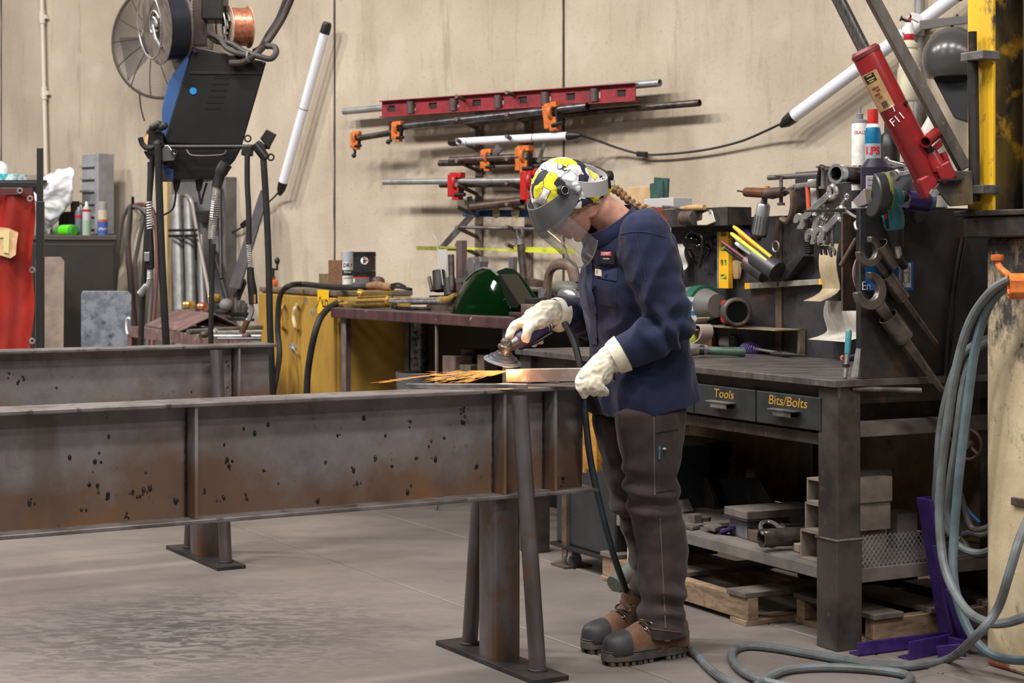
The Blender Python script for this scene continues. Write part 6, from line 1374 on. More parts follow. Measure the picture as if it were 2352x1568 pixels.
s=MB();hw,hh=.016,.021;Lw=(wb_-wa).length;rings=[]
for(x,k) in((Lw,.0035),(Lw,0),(0,0),(0,.0035),(Lw,.0035)):
 rings.append([wa+d*x+n_*(sx_*(hw-k))+u_*(sy_*(hh-k)) for sx_,sy_ in((-1,-1),(1,-1),(1,1),(-1,1))])
s.loft(rings,cap=False);mk('wall',s,WKM,t,sm=20,bev=.002)
s=MB();a,b=Z(932,886,.882),Z(1212,887,.882);dd=(b-a).normalized();F=fr(a,dd,V((-dd.y,dd.x,0)),UP);s.box(F,(0,0,-.0075),((b-a).length,.022,.0075));one('flat_bar',s,mat('bar_bright',S(176,172,170),.3,.9,S(130,124,122),14),'bright flat bar lying along the beam top under the sparks','bar',sm=0,bev=.003)
s=MB();a,b=Z(1208,872,.88),Z(1285,876,.88);s.box(fr(a,(b-a),V((0,1,0)),UP),(0,.02,-.006),((b-a).length,.08,.0));one('steel_plate',s,WKM,'thin plate on the beam top under the ground tube','plate',sm=0)
def spark_mat():
 t=NT('spark_glow');t.t.nodes.remove(t.b);em=t.n('ShaderNodeEmission');em.inputs[0].default_value=(1,.42,.12,1);em.inputs[1].default_value=2.2;t.l(em.outputs[0],t.t.nodes['Material Output'].inputs[0]);return t.m
s=MB();s0=GP(1172,851,-.15);rs=random.Random(3);base=(-V((.985,.10,0))).normalized()
for k in range(260):
 el=R(-1-14*rs.random()**1.2+1.5*rs.random());az=R(rs.gauss(0,6))
 dv=(base*math.cos(az)+V((-base.y,base.x,0))*math.sin(az))*math.cos(el)+UP*math.sin(el)
 ln=.015+.07*rs.random()**1.5;t0=.004+.24*rs.random()**1.5
 if k<9:t0=.2+.03*k;ln=.10;el=R(-3);dv=(base+UP*(-.05-.006*k)).normalized()
 p=s0+dv*t0;q=s0+dv*(t0+ln)
 if p.z<.887:continue
 if q.z<.884:q=p+dv*(max(p.z-.884,.001)/max(-dv.z,1e-3))
 mid=p.lerp(q,.5);r=.0003+.0004*rs.random();s.tube([p,mid,q],[r*.3,r,r*.2],4)
pl_=bpy.data.lights.new('spark_light','POINT');pl_.energy=2.2;pl_.color=(1,.45,.15);pl_.shadow_soft_size=.03;plo=bpy.data.objects.new('spark_light',pl_);COL.objects.link(plo);plo.location=s0-V((.01,.045,-.01))
o=one('sparks',s,spark_mat(),'orange grinding sparks flying left from the disc over the beam','sparks',sm=0);o['kind']='stuff'
# ================================================================== dark red workbench, cabinet and left background
KA=R(-58.7);kX=V((math.cos(KA),math.sin(KA),0));kY=V((-kX.y,kX.x,0))
KZ=1.003;KO=Z(1180,729,KZ);KO=V((KO.x,KO.y,0));KL=(V((Z(764,706,KZ).x,Z(764,706,KZ).y,0))-KO).length
KF=fr(KO,kX,kY,UP)
MAROON=mat('maroon_table_paint',S(92,62,64),.45,.2,S(70,50,50),5,c3=S(170,160,164),s3=14,l3=.66,h3=.7,stretch=(3,3,.6),bump=.06)
TTOP=mat('table_top_steel',S(112,104,104),.45,.4,S(88,80,80),6,bump=.05)
TLEG=mat('table_leg_grey',S(122,106,100),.6,.2,S(96,84,80),9)
t=thing('steel_table','dark red edged steel table with torch and green shield on it','table',KF@V((-KL/2,.3,0)))
KD=.5
s=MB();s.box(KF,(-KL,-.0,KZ-.012),(0,KD,KZ));mk('tabletop',s,TTOP,t,sm=0,bev=.003)
s=MB();s.box(KF,(-KL-.004,-.012,KZ-.056),(.0,.0,KZ-.002));mk('front_edge',s,MAROON,t,sm=0,bev=.004)
s=MB();s.box(KF,(-.0,-.01,KZ-.056),(.012,KD,KZ-.002));mk('side_edge',s,MAROON,t,sm=0,bev=.004)
for(x,y,w_) in((-KL+.06,.02,.06),(-.14,.02,.05),(-KL+.06,KD-.08,.06),(-.14,KD-.08,.05),(-.62*KL+.45,.0,.018)):
 s=MB();s.box(KF,(x,y,0),(x+w_,y+.008,KZ-.056));s.box(KF,(x,y,0),(x+.008,y+w_,KZ-.056));mk('leg',s,TLEG,t,sm=0,bev=.002)
def KT(px,py):return Z(px,py,KZ)
xk_=(KF.inverted()@hit(918,800,kY,kY.dot(KO)+KD)).x;s=MB();s.box(KF,(xk_,KD-.012,.02),(-.01,KD-.004,KZ-.03));mk('added_dark_sheet',s,BLACKP,t,sm=0)  # black sheet added to keep the space under the table dark
s=MB();s.box(KF,(-KL+.45,.05,.5),(-.02,KD,.51));mk('under_shelf',s,DSTEEL,t,sm=0)
def kbox(name,label,cat,px0,px1,py0,py1,y,dep,m,bev=.003):
 n_,d0=kY,kY.dot(KO)+y;a=hit(px0,py1,n_,d0);b=hit(px1,py1,n_,d0);h=(py1-py0)/FPX*a.y
 zz=min(a.z,b.z);s=MB();s.box(fr(V((a.x,a.y,zz)),kX,kY,UP),(0,0,0),((b-a).length,dep,h));return one(name,s,m,label,cat,sm=0,bev=bev)
RB=mat('rough_block',S(120,98,92),.7,.2,S(96,78,74),9)
kbox('steel_block','pinkish grey square block under the dark red table','block',1016,1046,816,868,.1,.1,RB)
kbox('carton','small carton with yellow marks under the dark red table','box',1050,1080,836,858,.12,.1,mat('dirty_carton',S(96,86,70),.7,0,S(150,130,60),30,.6,.64))
kbox('steel_block','dark square block beside the carton under the table','block',1062,1096,812,842,.22,.1,DSTEEL)
kbox('steel_block','reddish upright block by the grinder disc under the table','block',1096,1112,814,850,.14,.08,RB)
kbox('paint_tin','rusty tin on top of the blocks under the table','tin',1058,1088,800,822,.24,.1,RUSTY)
b=Z(964,905,.55);s=MB();s.lathe(fr(V((b.x,b.y,.51)),(1,0,0),(0,1,0),UP),[(.03,0),(.12,0),(.13,.16),(.122,.16),(.112,.01),(.03,.005),(.03,0)],24);one('bucket',s,mat('grey_bucket',S(84,84,84),.5),'dark grey bucket under the left half of the dark red table','bucket')
t2=thing('gas_bottle','silver slotted tube standing in the bucket under the table','tube',V((b.x,b.y,.53)))
s=MB();s.pipe(V((b.x,b.y,.53)),V((b.x,b.y,.94)),.05,.004,22);mk('body',s,mat('dull_silver',S(120,118,118),.3,.9,S(60,58,58),30),t2)
s=MB()
for k in range(9):s.box(Matrix.Translation((b.x-.02,b.y-.0505,.6+k*.035)),(-.012,-.002,0),(.012,.002,.012))
mk('slots',s,BLACKP,t2,sm=0,kind='stuff')
GO=D(771,668,9.95);GO=V((GO.x,GO.y,0));CZ=H-(668-HY)/FPX*GO.y
gA=R(-66);gX=V((math.cos(gA),math.sin(gA),0));gY=V((-gX.y,gX.x,0));GF=fr(GO,gX,gY,UP)
def GP_(px,py,y=0):return GF.inverted()@hit(px,py,gY,gY.dot(GO)+y)
GW_=-GP_(597,700).x
def yc_mat():
 t=NT('worn_yellow_cabinet');n1=t.noise(5,7,.68,(1,1,.35));n2=t.noise(22,5,.7);n3=t.noise(2.2,5,.6)
 col=t.mix(t.ramp(n3,.35,.65),S(188,146,62),S(160,122,52));col=t.mix(t.ramp(n1,.6,.72,0,.75),col,S(118,92,48));col=t.mix(t.ramp(n2,.66,.72,0,.8),col,S(84,66,44));t.bump(n1,.1,.004);return t.out(col,.5,.05)
YC=yc_mat()
cb=thing('storage_cabinet','scuffed yellow steel flammables cabinet left of the dark red table','cabinet',GF@V((-GW_/2,.25,0)))
s=MB();s.box(GF,(-GW_,.012,.05),(0,.46,CZ-.03));mk('body',s,YC,cb,sm=0,bev=.006)
s=MB();s.box(GF,(-GW_-.004,-.004,CZ-.03),(.004,.47,CZ));mk('top',s,mat('cabinet_top',S(104,94,84),.6,.2,S(150,122,60),7,.5,.64),cb,sm=0,bev=.006)
xm=GP_(664,760).x
drs=[]
for(x0,x1) in((-GW_+.006,xm-.003),(xm+.003,-.006)):
 s=MB();s.box(GF,(x0,-.012,.09),(x1,.012,CZ-.04));drs.append(mk('door',s,YC,cb,sm=0,bev=.006))
def cp(px,py,y=-.02):q=GP_(px,py,y);return GF@V((q.x,y,q.z))
for k,px in enumerate((648,678)):
 s=MB();s.tube(spl([cp(px+4,700,-.012),cp(px,706,-.05),cp(px-4,725,-.055),cp(px,750,-.05),cp(px+6,757,-.012)],5),.011,8);mk('handle',s,YC if k==0 else mat('pale_handle',S(206,190,150),.4),drs[k])
s=MB();s.cyl(cp(672,795,-.012),cp(672,795,-.03),.02);s.cyl(cp(664,790,-.03),cp(683,812,-.035),.006);mk('latch',s,BSTEEL,drs[0])
s=MB();q=GP_(748,693,0);s.box(fr(GF@V((q.x,-.013,q.z)),gX,UP),(-.11,-.07,0),(.10,.07,.002));lb=mk('label',s,mat('label_yellow',S(232,182,24),.5),drs[1],sm=0)
text('lettering','LD',.062,fr(GF@V((q.x+.04,-.0155,q.z-.01)),gX,UP),INKB,cb,bold=.002,sx=1.45)
s=MB();s.box(fr(GF@V((q.x-.085,-.0155,q.z)),gX,UP)@Matrix.Rotation(R(45),4,'Z'),(-.045,-.004,0),(.045,.004,.001));s.box(fr(GF@V((q.x-.085,-.0155,q.z)),gX,UP)@Matrix.Rotation(R(45),4,'Z'),(.037,-.06,0),(.045,.0,.001));mk('label_border',s,INKB,cb,sm=0)
for(px,py,rr) in((708,690,.03),(722,716,.035),(734,705,.03)):
 q=GP_(px,py,0);s=MB();s.prism(fr(GF@V((q.x,-.0125,q.z)),gX,UP),[(rr*(1+.3*math.sin(k*5))*math.cos(k*.7),rr*.7*math.sin(k*.7)) for k in range(9)],0,.001);mk('torn_label',s,mat('torn_paper',S(150,138,122),.8,0,S(110,84,60),40),drs[1],sm=0)
def cz(px,py):return Z(px,py,CZ)
def cbase(px,y):n_,d0=gY,gY.dot(GO)+y;p=hit(px,660,n_,d0);return V((p.x,p.y,CZ))
def cbox(name,label,cat,px0,px1,py0,y,dep,m,z0=0,py1=None):
 a,b=cbase(px0,y),cbase(px1,y);h=(H-(py0-HY)/FPX*a.y)-CZ-z0
 if py1:h=(py1-py0)/FPX*a.y
 s=MB();s.box(fr(a+UP*z0,b-a,gY,UP),(0,0,0),((b-a).length,dep,h));return one(name,s,m,label,cat,sm=0,bev=.003)
BLOCK=mat('brown_block',S(128,92,64),.7,0,S(96,68,48),12,stretch=(1,1,5))
cbox('wood_block','brown wood block standing on the yellow cabinet beside the spray can','block',754,790,597,.30,.08,BLOCK)
cbox('wood_block','smaller wood block lying on the cabinet left of the brown one','block',732,756,628,.30,.08,mat('olive_block',S(110,96,64),.7,0,S(150,116,80),14))
cbox('cardboard_piece','tan scrap of card behind the brown wood block','card',782,794,578,.40,.02,CARD)
b=cbase(799,.22);hh=(649-560)/FPX*b.y;r=.033
t=lathe_thing('spray_can','light grey spray paint can beside the black tubs','can',b,[('body',[(0,0),(r,0),(r,hh*.98),(0,hh*.98)],LBLW),('cap',[(0,hh*.72),(r+.001,hh*.72),(r+.001,hh*.98),(r*.8,hh),(0,hh)],mat('lavender_grey',S(164,166,176),.4))])
s=MB();s.lathe(fr(b,(1,0,0),(0,1,0),UP),[(r+.0005,hh*.36),(r+.001,hh*.36),(r+.001,hh*.5),(r+.0005,hh*.5)],24);mk('band',s,INKB,t)
wrap_text(t,b,r,'DRY',.032,hh*.62,mat('ink_navy',S(40,44,90),.5),bold=.001);wrap_text(t,b,r+.001,'Primer',.018,hh*.45,WHITE);wrap_text(t,b,r,'sandable',.014,hh*.30,INKB)
b=cbase(837,.26);r=.067
BT=mat('black_tub',S(34,33,34),.35,0,S(48,46,46),20)
for k,lb in enumerate(('lower black plastic tub on the yellow cabinet','upper black plastic tub stacked on the lower tub')):
 hh=.112;b2=b+UP*(k*(hh+.001))
 t=lathe_thing('plastic_tub',lb,'tub',b2,[('body',[(0,0),(r,0),(r,hh*.78),(0,hh*.78)],BT),('lid',[(0,hh*.77),(r*1.03,hh*.77),(r*1.03,hh*.84),(r,hh*.85),(r*1.02,hh*.9),(r*1.02,hh*.97),(r*.96,hh),(0,hh)],BLACKP)])
 if k==1:
  wrap_text(t,b2,r,'O',.05,hh*.52,WHITE,bold=.004);wrap_text(t,b2,r,'           RED',.014,hh*.54,INKR,bold=.001)
 else:
  s=MB();s.lathe(fr(b2,(1,0,0),(0,1,0),UP),[(r+.0004,hh*.1),(r+.0008,hh*.1),(r+.0008,hh*.62),(r+.0004,hh*.62)],16,200,300);mk('label',s,mat('grey_label',S(92,92,92),.5),t)
  s=MB();s.lathe(fr(b2,(1,0,0),(0,1,0),UP),[(r+.0009,hh*.62),(r+.0012,hh*.62),(r+.0012,hh*.68),(r+.0009,hh*.68)],16,200,300);mk('label_stripe',s,INKR,t)
  s=MB();s.lathe(fr(b2,(1,0,0),(0,1,0),UP),[(r+.0009,hh*.4),(r+.0012,hh*.4),(r+.0012,hh*.6),(r+.0009,hh*.6)],4,204,218);mk('label_mark',s,WHITE,t)
t=thing('electrode_holder','brown handled welding stinger lying on the yellow cabinet','tool',cbase(880,.12))
q=lambda px,dz=.03,y=.12:cbase(px,y)+UP*dz
s=MB();s.tube(spl([q(846),q(856,.034),q(868,.036),q(888,.03),q(900,.028)],4),lambda u:.018+.006*math.sin(u*3),12);mk('handle',s,mat('brown_handle',S(116,84,62),.7,0,S(150,110,76),16),t)
s=MB();s.tube(spl([q(895,.028),q(915,.032),q(944,.022)],4),.009,8);s.tube(spl([q(895,.04),q(915,.05),q(930,.036)],4),.007,8);mk('jaw',s,DSTEEL,t)
s=MB();s.ell(Matrix.Translation(q(868,.055,.2)),(.04,.04,.03),12,8);mk('cap',s,RUSTY,t)
hose('thick black welding cable arching off the yellow cabinet down past the beam end',[q(846,.028),q(810,.022,.05),q(760,.02,.03),q(700,.03,.0),cp(668,655,-.10),cp(648,670,-.13),cp(640,700,-.14),cp(638,760,-.14),cp(642,810,-.14),cp(636,860,-.16),cp(624,920,-.2)],.017,RUBBER,name='cable')
t=thing('orange_clamp','orange screw clamp with crank standing on the left end of the cabinet','clamp',cbase(628,.1))
c=cbase(628,.12);s=MB();s.box(fr(c,gX,gY,UP),(-.09,-.02,0),(.05,.02,.045));s.box(fr(c,gX,gY,UP),(-.06,-.022,.045),(-.02,.022,.07));mk('body',s,ORANGE,t,sm=0,bev=.006)
s=MB();s.cyl(c+UP*.06,c+UP*.12,.008);s.cyl(c+UP*.115-gX*.10,c+UP*.115+gX*.09,.007);s.ell(Matrix.Translation(c+UP*.115-gX*.10),(.018,)*3,12,8);s.cyl(c+UP*.115+gX*.09,c+UP*.16+gX*.09,.007);s.ell(Matrix.Translation(c+UP*.17+gX*.09),(.018,.018,.024),12,8);mk('crank',s,BLACKP,t)
t=thing('cutting_torch','brass cutting torch lying on the left of the dark red table','torch',KT(860,702))
kq=lambda px,py,dy=.06:hit(px,py,kY,kY.dot(KO)+dy)
s=MB();s.tube([kq(808,694),kq(812,694),kq(890,691),kq(897,691)],[.026,.03,.032,.026],18);mk('body',s,BRASS,t)
s=MB()
for k in range(8):a=k*math.pi/4;s.cyl(kq(830,693)+UP*.031*math.sin(a)+kY*.031*math.cos(a),kq(894,691)+UP*.032*math.sin(a)+kY*.032*math.cos(a),.005,n=6)
mk('grip_ribs',s,mat('brass_dark',S(178,140,70),.3,1),t)
s=MB();s.cyl(kq(796,698),kq(818,697),.026,n=6);s.cyl(kq(790,688),kq(820,688),.016);s.cyl(kq(780,691),kq(796,690),.012,n=6);s.cyl(kq(776,698),kq(796,698),.012,n=6);mk('fittings',s,BRASS,t,sm=30)
s=MB();s.cyl(kq(826,690),kq(828,676),.012);s.ell(Matrix.Translation(kq(828,672)),(.024,.024,.014),12,8);s.cyl(kq(828,672),kq(829,667),.02,n=8);mk('valve',s,BRASS,t,sm=40)
for dy in(0,.02):
 s=MB();s.cyl(kq(896,687+dy*280,.06-dy),kq(1012,686+dy*300,.06-dy),.0085);mk('tube',s,BSTEEL,t)
s=MB();s.tube([kq(1008,689),kq(1028,688),kq(1036,684),kq(1046,676)],[.018,.018,.016,.010],12);mk('head',s,BRASS,t)
hose('twin black gas hose from the brass torch hanging off the table end',[kq(778,695),kq(764,702,.02),kq(750,712,-.03),kq(735,732,-.10),kq(722,770,-.14),kq(712,820,-.15),kq(706,870,-.15),kq(705,930,-.15)],.019,RUBBER)
s=MB();c=KT(965,703)+UP*.012;rr=.0
loop=[hit(x,y,UP,KZ+.012) for x,y in((900,702),(930,708),(1000,708),(1040,704),(1046,699),(1010,696),(950,696),(908,699),(900,702))]
s.tube(spl(loop,5),.010,8);one('black_ring',s,mat('ribbed_black',S(58,52,50),.6,.2),'dark notched belt loop lying in front of the torch tubes','belt')
t=thing('tinted_shield','green tinted face shield window standing on the dark red table','face shield',KT(1110,704))
s=MB();n=18;A=[]
prof=[(1044,704),(1048,690),(1058,668),(1072,640),(1092,622),(1110,615),(1128,618),(1142,630),(1160,655),(1178,682),(1188,702)]
P_=[hit(x,y,kY,kY.dot(KO)+.10) for x,y in prof];
rings=[]
for i,p in enumerate(P_):
 u=i/(len(P_)-1);dep=kY*.16+kX*.02;ba=V((p.x,p.y,KZ+.002))
 rings.append((p,ba))
def quad_sheet(s,rows,th):
 n_=None;G=[[V(p) for p in r] for r in rows];s.loft([[*r,*[q+th for q in reversed(r)]] for r in G])
front_rows=[]
for i,(p,ba) in enumerate(rings):
 k=[ba.lerp(p,q)-kY*(.09*math.sin(math.pi*min(.5+.5*q,1))*math.sin(math.pi*(i+.3)/(len(rings)-.4))) for q in(0,.3,.6,.85,1)]
 front_rows.append(k)
quad_sheet(s,front_rows,kY*.004)
GG=NT('green_tint');GG.b.inputs['Transmission Weight'].default_value=.85;GG.b.inputs['IOR'].default_value=1.2;GG=GG.out(S(14,66,22),.06,0)
mk('window',s,GG,t,sm=60)
s=MB();quad_sheet(s,[[ba.lerp(p,q)+kY*(.10+.03*q) for q in(0,.5,1)] for(p,ba) in rings],kY*.004);mk('rear_shell',s,mat('shield_dark',S(14,30,16),.12),t,sm=60)
s=MB();s.tube([p for p in P_],.006,6);mk('rim',s,mat('smoke_rim',S(120,122,120),.15,.3),t)
s=MB();tr(s,[(1140,632),(1148,630),(1192,700),(1186,708),(1166,704)],lambda x,y:hit(x,y,kY,kY.dot(KO)+.02),kY*.1);mk('crown_strip',s,mat('shield_black',S(22,26,20),.15),t,sm=0,bev=.004)
s=MB();s.box(fr(hit(1030,716,UP,KZ+.001),hit(1200,722,UP,KZ)-hit(1030,716,UP,KZ),UP.cross(hit(1200,722,UP,KZ)-hit(1030,716,UP,KZ)),UP),(0,0,0),((hit(1195,722,UP,KZ)-hit(1030,716,UP,KZ)).length,.05,.022));one('steel_bar',s,mat('dark_bar',S(74,70,70),.5,.5),'dark square bar lying along the table in front of the green shield','bar',sm=0,bev=.003)
kbox('steel_plate','small maroon plate at the right corner of the table','plate',1168,1204,716,724,-.0,.08,MAROON)
t=thing('rod_pot','dark pipe pot full of rods and tubes on the red edged table','pot',KT(1020,690))
b=kq(1018,690,.26);b=V((b.x,b.y,KZ))
s=MB();s.lathe(fr(b,(1,0,0),(0,1,0),UP),[(.0,0),(.09,0),(.09,.03),(.0,.03)],24);mk('base',s,RUSTY,t)
s=MB();s.lathe(fr(b,(1,0,0),(0,1,0),UP),[(0,.03),(.075,.03),(.075,.08),(.07,.08),(.07,.035),(0,.035)],24);mk('cup',s,DSTEEL,t)
kk=lambda px,py,dy=.26:hit(px,py,kY,kY.dot(KO)+dy)
for(x0,y0,x1,y1,r,lb,m) in((1010,668,1008,622,.036,'thick dark pipe standing in the rod pot',DSTEEL),(1034,680,1032,640,.034,'shorter dark pipe beside the thick one in the rod pot',DSTEEL),(1038,668,1036,585,.017,'tall grey tube standing in the rod pot',PIPE),(992,668,986,636,.010,'short leaning rod at the left of the rod pot',RUSTY)):
 s=MB();s.pipe(kk(x0,y0),kk(x1,y1,.27),r,.004,18);one('steel_tube',s,m,lb,'tube','tubes in the rod pot')
s=MB();s.tube(spl([kk(1018,655),kk(1013,620),kk(1006,575),kk(1003,552),kk(996,540)],5),.003,6);one('wire',s,mat('pale_wire',S(170,164,150),.5),'thin pale wire curling up out of the rod pot','wire')
s=MB();s.box(fr(kk(994,640),kX,kY,UP),(0,.03,0),(.1,.034,.16));one('clear_card',s,mat('pale_card',S(186,184,178),.4),'pale card standing behind the rod pot pipes','card',sm=0)
for(x,y0,y1,w_,dy,lb,nm,m) in((1060,690,552,.03,.36,'upright brown bar behind the green shield, left of the fork','steel_bar',mat('brown_bar',S(104,84,82),.6,.3)),(1178,690,590,.022,.30,'upright grey bar right of the green shield','steel_bar',mat('grey_bar2',S(104,104,106),.5,.4))):
 a=kk(x,y0,dy);b=kk(x,y1,dy);s=MB();s.box(fr(V((a.x,a.y,KZ)),kX,kY,UP),(-w_,-w_*.6,0),(w_,w_*.6,b.z-KZ));one(nm,s,m,lb,'bar',sm=0,bev=.003)
t=thing('forked_bracket','grey forked steel bracket standing behind the green shield','bracket',kk(1080,680,.34))
for pl_ in([(1062,640),(1074,592),(1082,590),(1090,604),(1086,640)],[(1088,640),(1092,592),(1100,588),(1104,600),(1098,640)],[(1050,640),(1106,636),(1104,648),(1046,650)]):
 s=MB();tr(s,pl_,lambda x,y:kk(x,y,.34),kY*.05);mk('plate',s,STEEL,t,sm=0,bev=.003)
s=MB();tr(s,[(1046,650),(1104,648),(1104,700),(1046,700)],lambda x,y:kk(x,y,.36),kY*.04);mk('stand',s,DSTEEL,t,sm=0)
s=MB();tr(s,[(1140,690),(1142,668),(1256,662),(1300,700),(1300,712)],lambda x,y:kk(x,y,.40),kY*.08);one('steel_scrap',s,DSTEEL,'dark box section lying at the back right of the table','scrap',sm=0,bev=.003)
for k,(pl_,lb) in enumerate((([(1150,640),(1204,642),(1196,662),(1140,660)],'pale flat plate on the scrap heap behind the shield'),([(1204,636),(1256,648),(1248,660),(1200,656)],'second flat plate overlapping at the right of the scrap heap'),([(1140,662),(1250,664),(1250,670),(1140,668)],'long flat plate under the scrap heap'))):
 s=MB();tr(s,pl_,lambda x,y:kk(x,y,.38-.02*k),kY*.03);one('steel_plate',s,STEEL if k!=1 else RUSTY,lb,'plate',sm=0,bev=.002)
t=thing('c_clamp','large brown cast C-clamp standing at the table end by the forearm','clamp',kk(1262,720,.1))
s=MB();pts=spl([kk(1258,720,.12),kk(1257,690,.12),kk(1258,650,.12),kk(1264,622,.12),kk(1278,608,.12),kk(1298,606,.12),kk(1312,612,.12),kk(1318,630,.12),kk(1322,650,.12)],6);s.tube(pts,.02,10,sx=1.4);mk('frame',s,mat('cast_brown',S(104,84,72),.55,.3,S(80,64,56),12),t)
s=MB();s.cyl(kk(1322,650,.12),kk(1324,700,.12),.014);mk('screw',s,STEEL,t)
t=thing('coil_spring','dark coil spring standing left of the large brown C-clamp','spring',kk(1250,690,.1))
pts=[kk(1248,685-22*k/60,.1)+kX*.022*math.cos(k*.8)+kY*.022*math.sin(k*.8) for k in range(61)]
s=MB();s.tube(pts,.004,6);mk('coil',s,STEEL,t)
kbox('steel_block','dark block with white marks beside the coil spring','block',1206,1250,684,700,.06,.1,DSTEEL);kbox('steel_block','brown flat block under the raised cuff','block',1196,1262,698,718,.02,.12,RB)
t=thing('tape_gun','grey rounded air tool lying by the brown C-clamp','tool',kk(1300,690,.0))
s=MB();s.ell(fr(kk(1300,662,.02),kX,kY,UP),(.09,.05,.035),16,10);mk('body',s,mat('olive_grey',S(90,88,80),.5),t);s=MB();s.ell(fr(kk(1305,680,.0),kX,kY,UP),(.07,.04,.045),14,8);mk('bag',s,mat('silver_bag',S(176,176,176),.25,.8),t)
RAILM=mat('rack_rail',S(128,112,98),.6,.2,S(100,86,76),10);PEG=mat('peg',S(104,86,74),.6,.3,S(84,70,62),20)
rk=thing('peg_rack','two upright rails with slanting pegs on the wall behind the person','rack',WL(1150,700,.03))
for px in(1104,1218):
 a,b=WL(px-6,650,.02),WL(px-10,245,.02);d=(b-a)
 s=MB();s.box(fr(a,wX,wY,UP),(-.028,-.0,0),(.028,.018,d.length));mk('rail',s,RAILM,rk,sm=0,bev=.003)
PEGS=[(221,212),(273,262),(321,313),(369,365),(424,419),(474,468),(522,520),(562,561)]
OFFP=.20
def WP(px,py,off=OFFP):return WL(px,py,off)
for(l,r) in PEGS:
 for(tx,ty,bxx,byy) in((1048,l,1094,l+21),(1163,r,1208,r+18)):
  s=MB();s.cyl(WL(bxx,byy,.03),WP(tx,ty,.27),.012);mk('peg',s,PEG,rk)
def wpipe(name,label,p0,p1,r,m,off=OFFP,grp='pipes on the wall rack',off1=None):
 s=MB();s.pipe(WP(*p0,off),WP(*p1,off if off1 is None else off1),r,.005,22);return one(name,s,m,label,'pipe',grp)
wpipe('steel_pipe','long galvanised pipe, topmost on the wall rack',(790,256),(1516,190),.022,GALV,.10)
t=thing('red_rail','long red I-section rail with round pegs in its openings, top of the wall rack','rail',WP(1170,240))
RC=mat('rail_red',S(150,44,52),.5,.1,S(118,42,48),12,c3=S(176,120,120),s3=40,l3=.68,h3=.72)
ra_,rb2=WP(878,251,.17),WP(1460,212,.17);dd=(rb2-ra_).normalized();nn=-wY;up2=nn.cross(dd);up2=up2 if up2.z>0 else-up2;L=(rb2-ra_).length;hgt=.052;RF=fr(ra_,dd,up2,dd.cross(up2))
s=MB();s.box(RF,(0,hgt-.006,-.03),(L,hgt,.03));mk('top_flange',s,RC,t,sm=0,bev=.002);s=MB();s.box(RF,(0,-hgt,-.03),(L,-hgt+.006,.03));mk('bottom_flange',s,RC,t,sm=0,bev=.002)
nwin=11;web=MB();cols_=[]
for k in range(nwin):cols_.append(L*(k+.45)/nwin)
x=0;hw_=.035;hh_=.02
for k,c in enumerate(cols_):
 web.box(RF,(x,-hgt+.006,-.004),(c-hw_,hgt-.006,.004));web.box(RF,(c-hw_,hh_,-.004),(c+hw_,hgt-.006,.004));web.box(RF,(c-hw_,-hgt+.006,-.004),(c+hw_,-hh_,.004));x=c+hw_
web.box(RF,(x,-hgt+.006,-.004),(L,hgt-.006,.004));mk('web',web,RC,t,sm=0,bev=0)
for k,c in enumerate(cols_):
 if k%2==1 and k<10:s=MB();a=RF@V((c,-hgt+.012,.012));s.cyl(a,a+up2*.075,.026,n=16);mk('stub',s,mat('stub',S(96,82,80),.5,.4),t)
 else:s=MB();a=RF@V((c,0,-.006));s.box(fr(a,dd,up2),(-hw_,-hh_,-.004),(hw_,hh_,0));mk('opening',s,mat('opening_dark',S(40,30,30),.8),t,sm=0)
wpipe('steel_pipe','long brown pipe, second row, reaching far right on the wall rack',(1090,280),(1607,236),.02,PIPE,.10)
wpipe('steel_pipe','dark pipe in the second row carrying two orange clamps',(905,293),(1350,244),.024,mat('bluish_pipe',S(122,118,122),.35,.9,S(84,78,78),14),.20)
wpipe('steel_pipe','short brown pipe end at left in the second row',(820,318),(912,303),.019,PIPE,.22)
def pipe_clamp(label,c,r,m,sl=(0,0),crank=None,off=.2,grp='pipe clamps on the wall rack',tilt=0,plate=None):
 t=thing('pipe_clamp',label,'clamp',WP(c[0],c[1]+20,off),grp);p=WP(*c,off);F=fr(p,wX,UP)@Matrix.Rotation(R(tilt),4,'Z')
 s=MB();s.torus(fr(p,UP,wY),r*1.25,r*.42,18,8);s.box(F,(-r*.8,-r*3.2,-r*.6),(r*.8,-r*.9,r*.8));s.box(F,(-r*1.5,r*.7,-r*.7),(r*1.2,r*1.7,r*.7));s.box(F,(-r*1.8,-r*2.6,-r*.4),(-r*.7,r*1.4,r*.9));mk('jaw',s,m,t,sm=30,bev=.004)
 s=MB();s.cyl(F@V((0,-r*2.3,r*.8)),F@V((r*2.4,-r*2.3,r*.8)),r*.35);s.box(F,(r*.6,-r*2.2,-r*.4),(r*1.1,r*.3,r*.5));mk('clutch',s,DSTEEL,t,sm=30)
 if crank:
  s=MB();s.tube([WP(*q,off) for q in crank],.009,8);s.ell(Matrix.Translation(WP(*crank[-1],off)),(.016,)*3,10,6);mk('crank',s,BLACKP,t)
 if plate:
  s=MB();tr(s,plate,lambda x,y:WP(x,y,off+.03),wY*.008);mk('plate',s,STEEL,t,sm=0)
pipe_clamp('orange pipe clamp with crank at the far left end of the rack',(820,316),.024,ORANGE,crank=[(826,324),(812,322),(812,340),(816,348),(813,357)],off=.22)
pipe_clamp('orange pipe clamp second from left on the second row',(916,295),.026,ORANGE,crank=[(908,300),(896,300),(896,280),(898,325),(892,326)],off=.22)
pipe_clamp('big orange pipe clamp at the right of the second row',(1272,258),.034,ORANGE,off=.21,tilt=8)
pipe_clamp('orange clamp with grey plate, left one of the short pipe row',(1122,360),.027,ORANGE,off=.2,plate=[(1130,352),(1140,331),(1156,342),(1136,362)])
